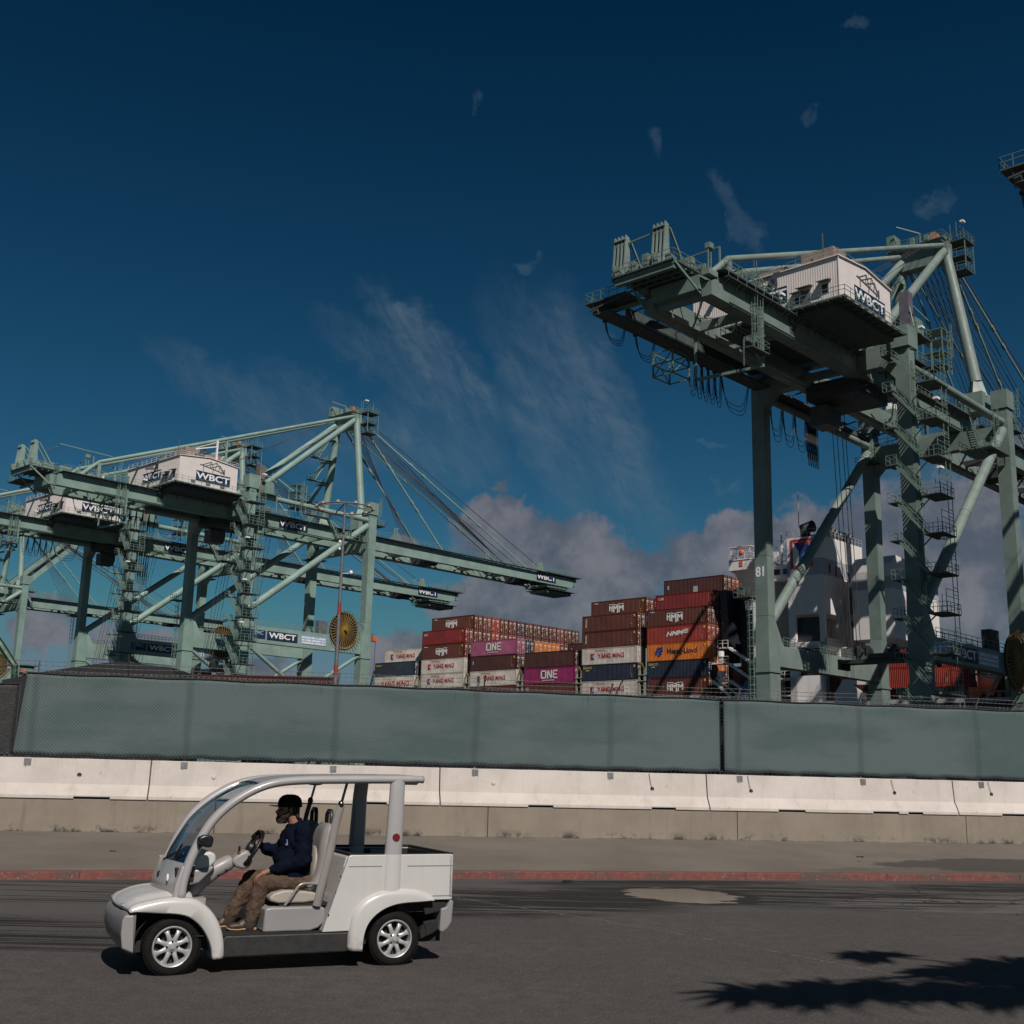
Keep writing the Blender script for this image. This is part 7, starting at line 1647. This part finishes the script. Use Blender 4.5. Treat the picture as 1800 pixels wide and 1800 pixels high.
# short dark barbed-wire outriggers sticking up at the posts are part of the fence
mb = MB()
for x, dx, h in ((2.3, -.05, .50), (7.65, .10, .36), (10.35, .03, .36), (13.55, .24, .40)):
    mb.sweep([(x, -.02, 1.80), (x+dx*.3, -.04, 1.88), (x+dx, -.08, 1.84+h)], [.008, .02, .022], 6)
split_far(mb.build('outrigger_arm', BLK, fence))
# litter
for k, (x, y, s_, lb) in enumerate(((1.15, 22.0, .05, 'small black lump of debris lying by the kerb right of the cart'), (-7.4, 23.1, .03, 'thin dark twig lying on the pavement at the left'), (7.6, 25.9, .03, 'tiny dark scrap on the pavement near the wet patch'))):
    mb = MB(); rr = random.Random(k)
    for q_ in range(4): mb.box((rr.uniform(-s_, s_)*2, rr.uniform(-s_, s_), s_*.4), (s_*1.6, s_, s_*.8), M.Rotation(rr.uniform(0, 3), 3, 'Z'))
    o = mb.build('debris', RUB, bevel=.005); o.location = (x, y, 0 if k == 0 else (.26 if k == 1 else .32)); tag(o, lb, 'litter')
# ---- palms to the right of and behind the camera: they throw the feathery shadows
TRK = paint('palm_bark', (.11, .085, .06), .9, var=.3, scale=5, bump=.8); LEAF = paint('palm_leaf', (.055, .085, .028), .5, var=.25, scale=6)
def palm(tx, ty, H, label, seed, fronds, leafl=.62):
    """fronds: list of (heading deg, rise, length)"""
    p = empty('palm_tree', (tx, ty, 0)); tag(p, label, 'tree', 'palms whose shadows fall on the road')
    mb = MB(); mb.sweep([(0, 0, 0), (.05, 0, H*.5), (.0, 0, H)], [.24, .17, .19], 14)
    for k in range(int(H*5)): mb.lathe([(.21, -.03), (.23, 0), (.20, .04)], (.05*(1-abs(k/(H*5)*2-1)), 0, .2*k), (0, 0, 1), 12)
    mb.build('trunk', TRK, p, smooth='auto')
    mb = MB(); rr = random.Random(seed)
    for hd, rise, L in fronds:
        a = R(hd); d = V((cos(a), sin(a), 0)); P = []
        for k in range(15): s = k/14; P.append(V((0, 0, H))+d*(L*(s-.12*s*s))+V((0, 0, rise*L*s-(.55+rise)*L*s*s*.8)))
        mb.sweep(P, [.03*(1-k/15)+.006 for k in range(15)], 5)
        for k in range(2, 15):
            for q_ in range(5):
                f = (k-1+q_/5)/14
                if f < .16: continue
                i = min(13, int(f*14)); pt = P[i].lerp(P[i+1], f*14-i); t_ = (P[i+1]-P[i]).normalized(); sd = t_.cross(V((0, 0, 1))).normalized()
                for s_ in (1, -1):
                    ll = leafl*(sin(pi*min(1, f*.86+.14))**.6)*rr.uniform(.8, 1.1); e_ = pt+t_*ll*.62+sd*(s_*ll*.62)+V((0, 0, -ll*rr.uniform(.15, .5))); w = sd.cross(t_)*.0+t_*.020
                    m_ = pt.lerp(e_, .5)+V((0, 0, .04)); i0 = mb.add([pt-w, pt+w, m_+w*1.2, e_, m_-w*1.2]); mb.face([i0, i0+1, i0+2, i0+3, i0+4])
    mb.build('crown', LEAF, p)
SH = V((SUNT.x/SUNT.z, SUNT.y/SUNT.z))
def fan_palm(gx, gy, H, label, seed, leaves):
    """gx, gy: where the crown's shadow falls; leaves: (shadow dx, dy, drop, fan radius)"""
    tx, ty = gx+SH.x*H, gy+SH.y*H
    p = empty('palm_tree', (tx, ty, 0)); tag(p, label, 'tree', 'palms whose shadows fall on the road')
    mb = MB(); mb.sweep([(0, 0, 0), (.06, 0, H*.5), (.0, 0, H)], [.26, .18, .20], 14)
    for k in range(int(H*5)): mb.lathe([(.21, -.03), (.23, 0), (.20, .04)], (.06*(1-abs(k/(H*5)*2-1)), 0, .2*k), (0, 0, 1), 12)
    mb.build('trunk', TRK, p, smooth='auto')
    mb = MB(); rr = random.Random(seed); O_ = V((0, 0, H))
    for dx, dy, drop, fr_ in leaves:
        # leaf base so that its shadow lands at (dx, dy) from the crown's
        e = O_+V((dx-SH.x*drop, dy-SH.y*drop, -drop)); L = (e-O_).length
        mid = O_.lerp(e, .5)+V((0, 0, .10*L)); mb.sweep([O_, O_.lerp(mid, .5)+V((0, 0, .03*L)), mid, mid.lerp(e, .5)+V((0, 0, .03*L)), e], [.035, .028, .022, .018, .014], 5)
        d = (e-mid); d.z *= .3; d.normalize(); sd = d.cross(V((0, 0, 1))).normalized(); n = 40
        for k in range(n):
            a = R(-118+236*(k+.5)/n+rr.uniform(-2, 2)); v = (d*cos(a)+sd*sin(a)); ln = fr_*(1-.28*abs(a)/2.1)*rr.uniform(.65, 1.5); w = v.cross(V((0, 0, 1)))*.010
            tip = e+v*ln+V((0, 0, -.22*ln*rr.uniform(.6, 1.5))); m_ = e+v*ln*.55+V((0, 0, .03)); i0 = mb.add([e-w*.3, e+w*.3, m_+w, tip, m_-w]); mb.face([i0, i0+1, i0+2, i0+3, i0+4])
    mb.build('crown', LEAF, p)
rr = random.Random(12); LV = []
for k in range(34): a = rr.uniform(0, 2*pi); r_ = rr.uniform(.15, .95); LV.append((r_*cos(a), r_*.8*sin(a), rr.uniform(-.8, 1.2), rr.uniform(.55, .8)))
LV += [(-3.35, -1.35, .9, .75), (-3.0, -1.30, .9, .66), (-2.8, -1.5, .9, .7), (-2.55, -1.25, .8, .7), (-2.6, -.95, .4, .6), (-2.1, -1.15, .7, .75), (-1.9, -.85, .3, .7), (-1.6, -1.2, .6, .72), (-1.2, -.9, .4, .75), (-1.0, -1.3, .7, .7), (-.6, -1.0, .4, .75), (-.2, -1.2, .7, .7), (-1.45, 1.0, .1, .62), (-1.6, 1.12, .0, .5)]
fan_palm(5.75, 12.75, 9.2, 'fan palm outside the right of the view, crown shadow black on the road', 5, LV)
LV2 = [(1.0*cos(k*.7), .8*sin(k*.7), rr.uniform(-.5, 1.0), rr.uniform(.6, .8)) for k in range(22)]
fan_palm(8.8, 10.2, 10.5, 'second taller fan palm farther right of the view, shadow outside the picture', 8, LV2)
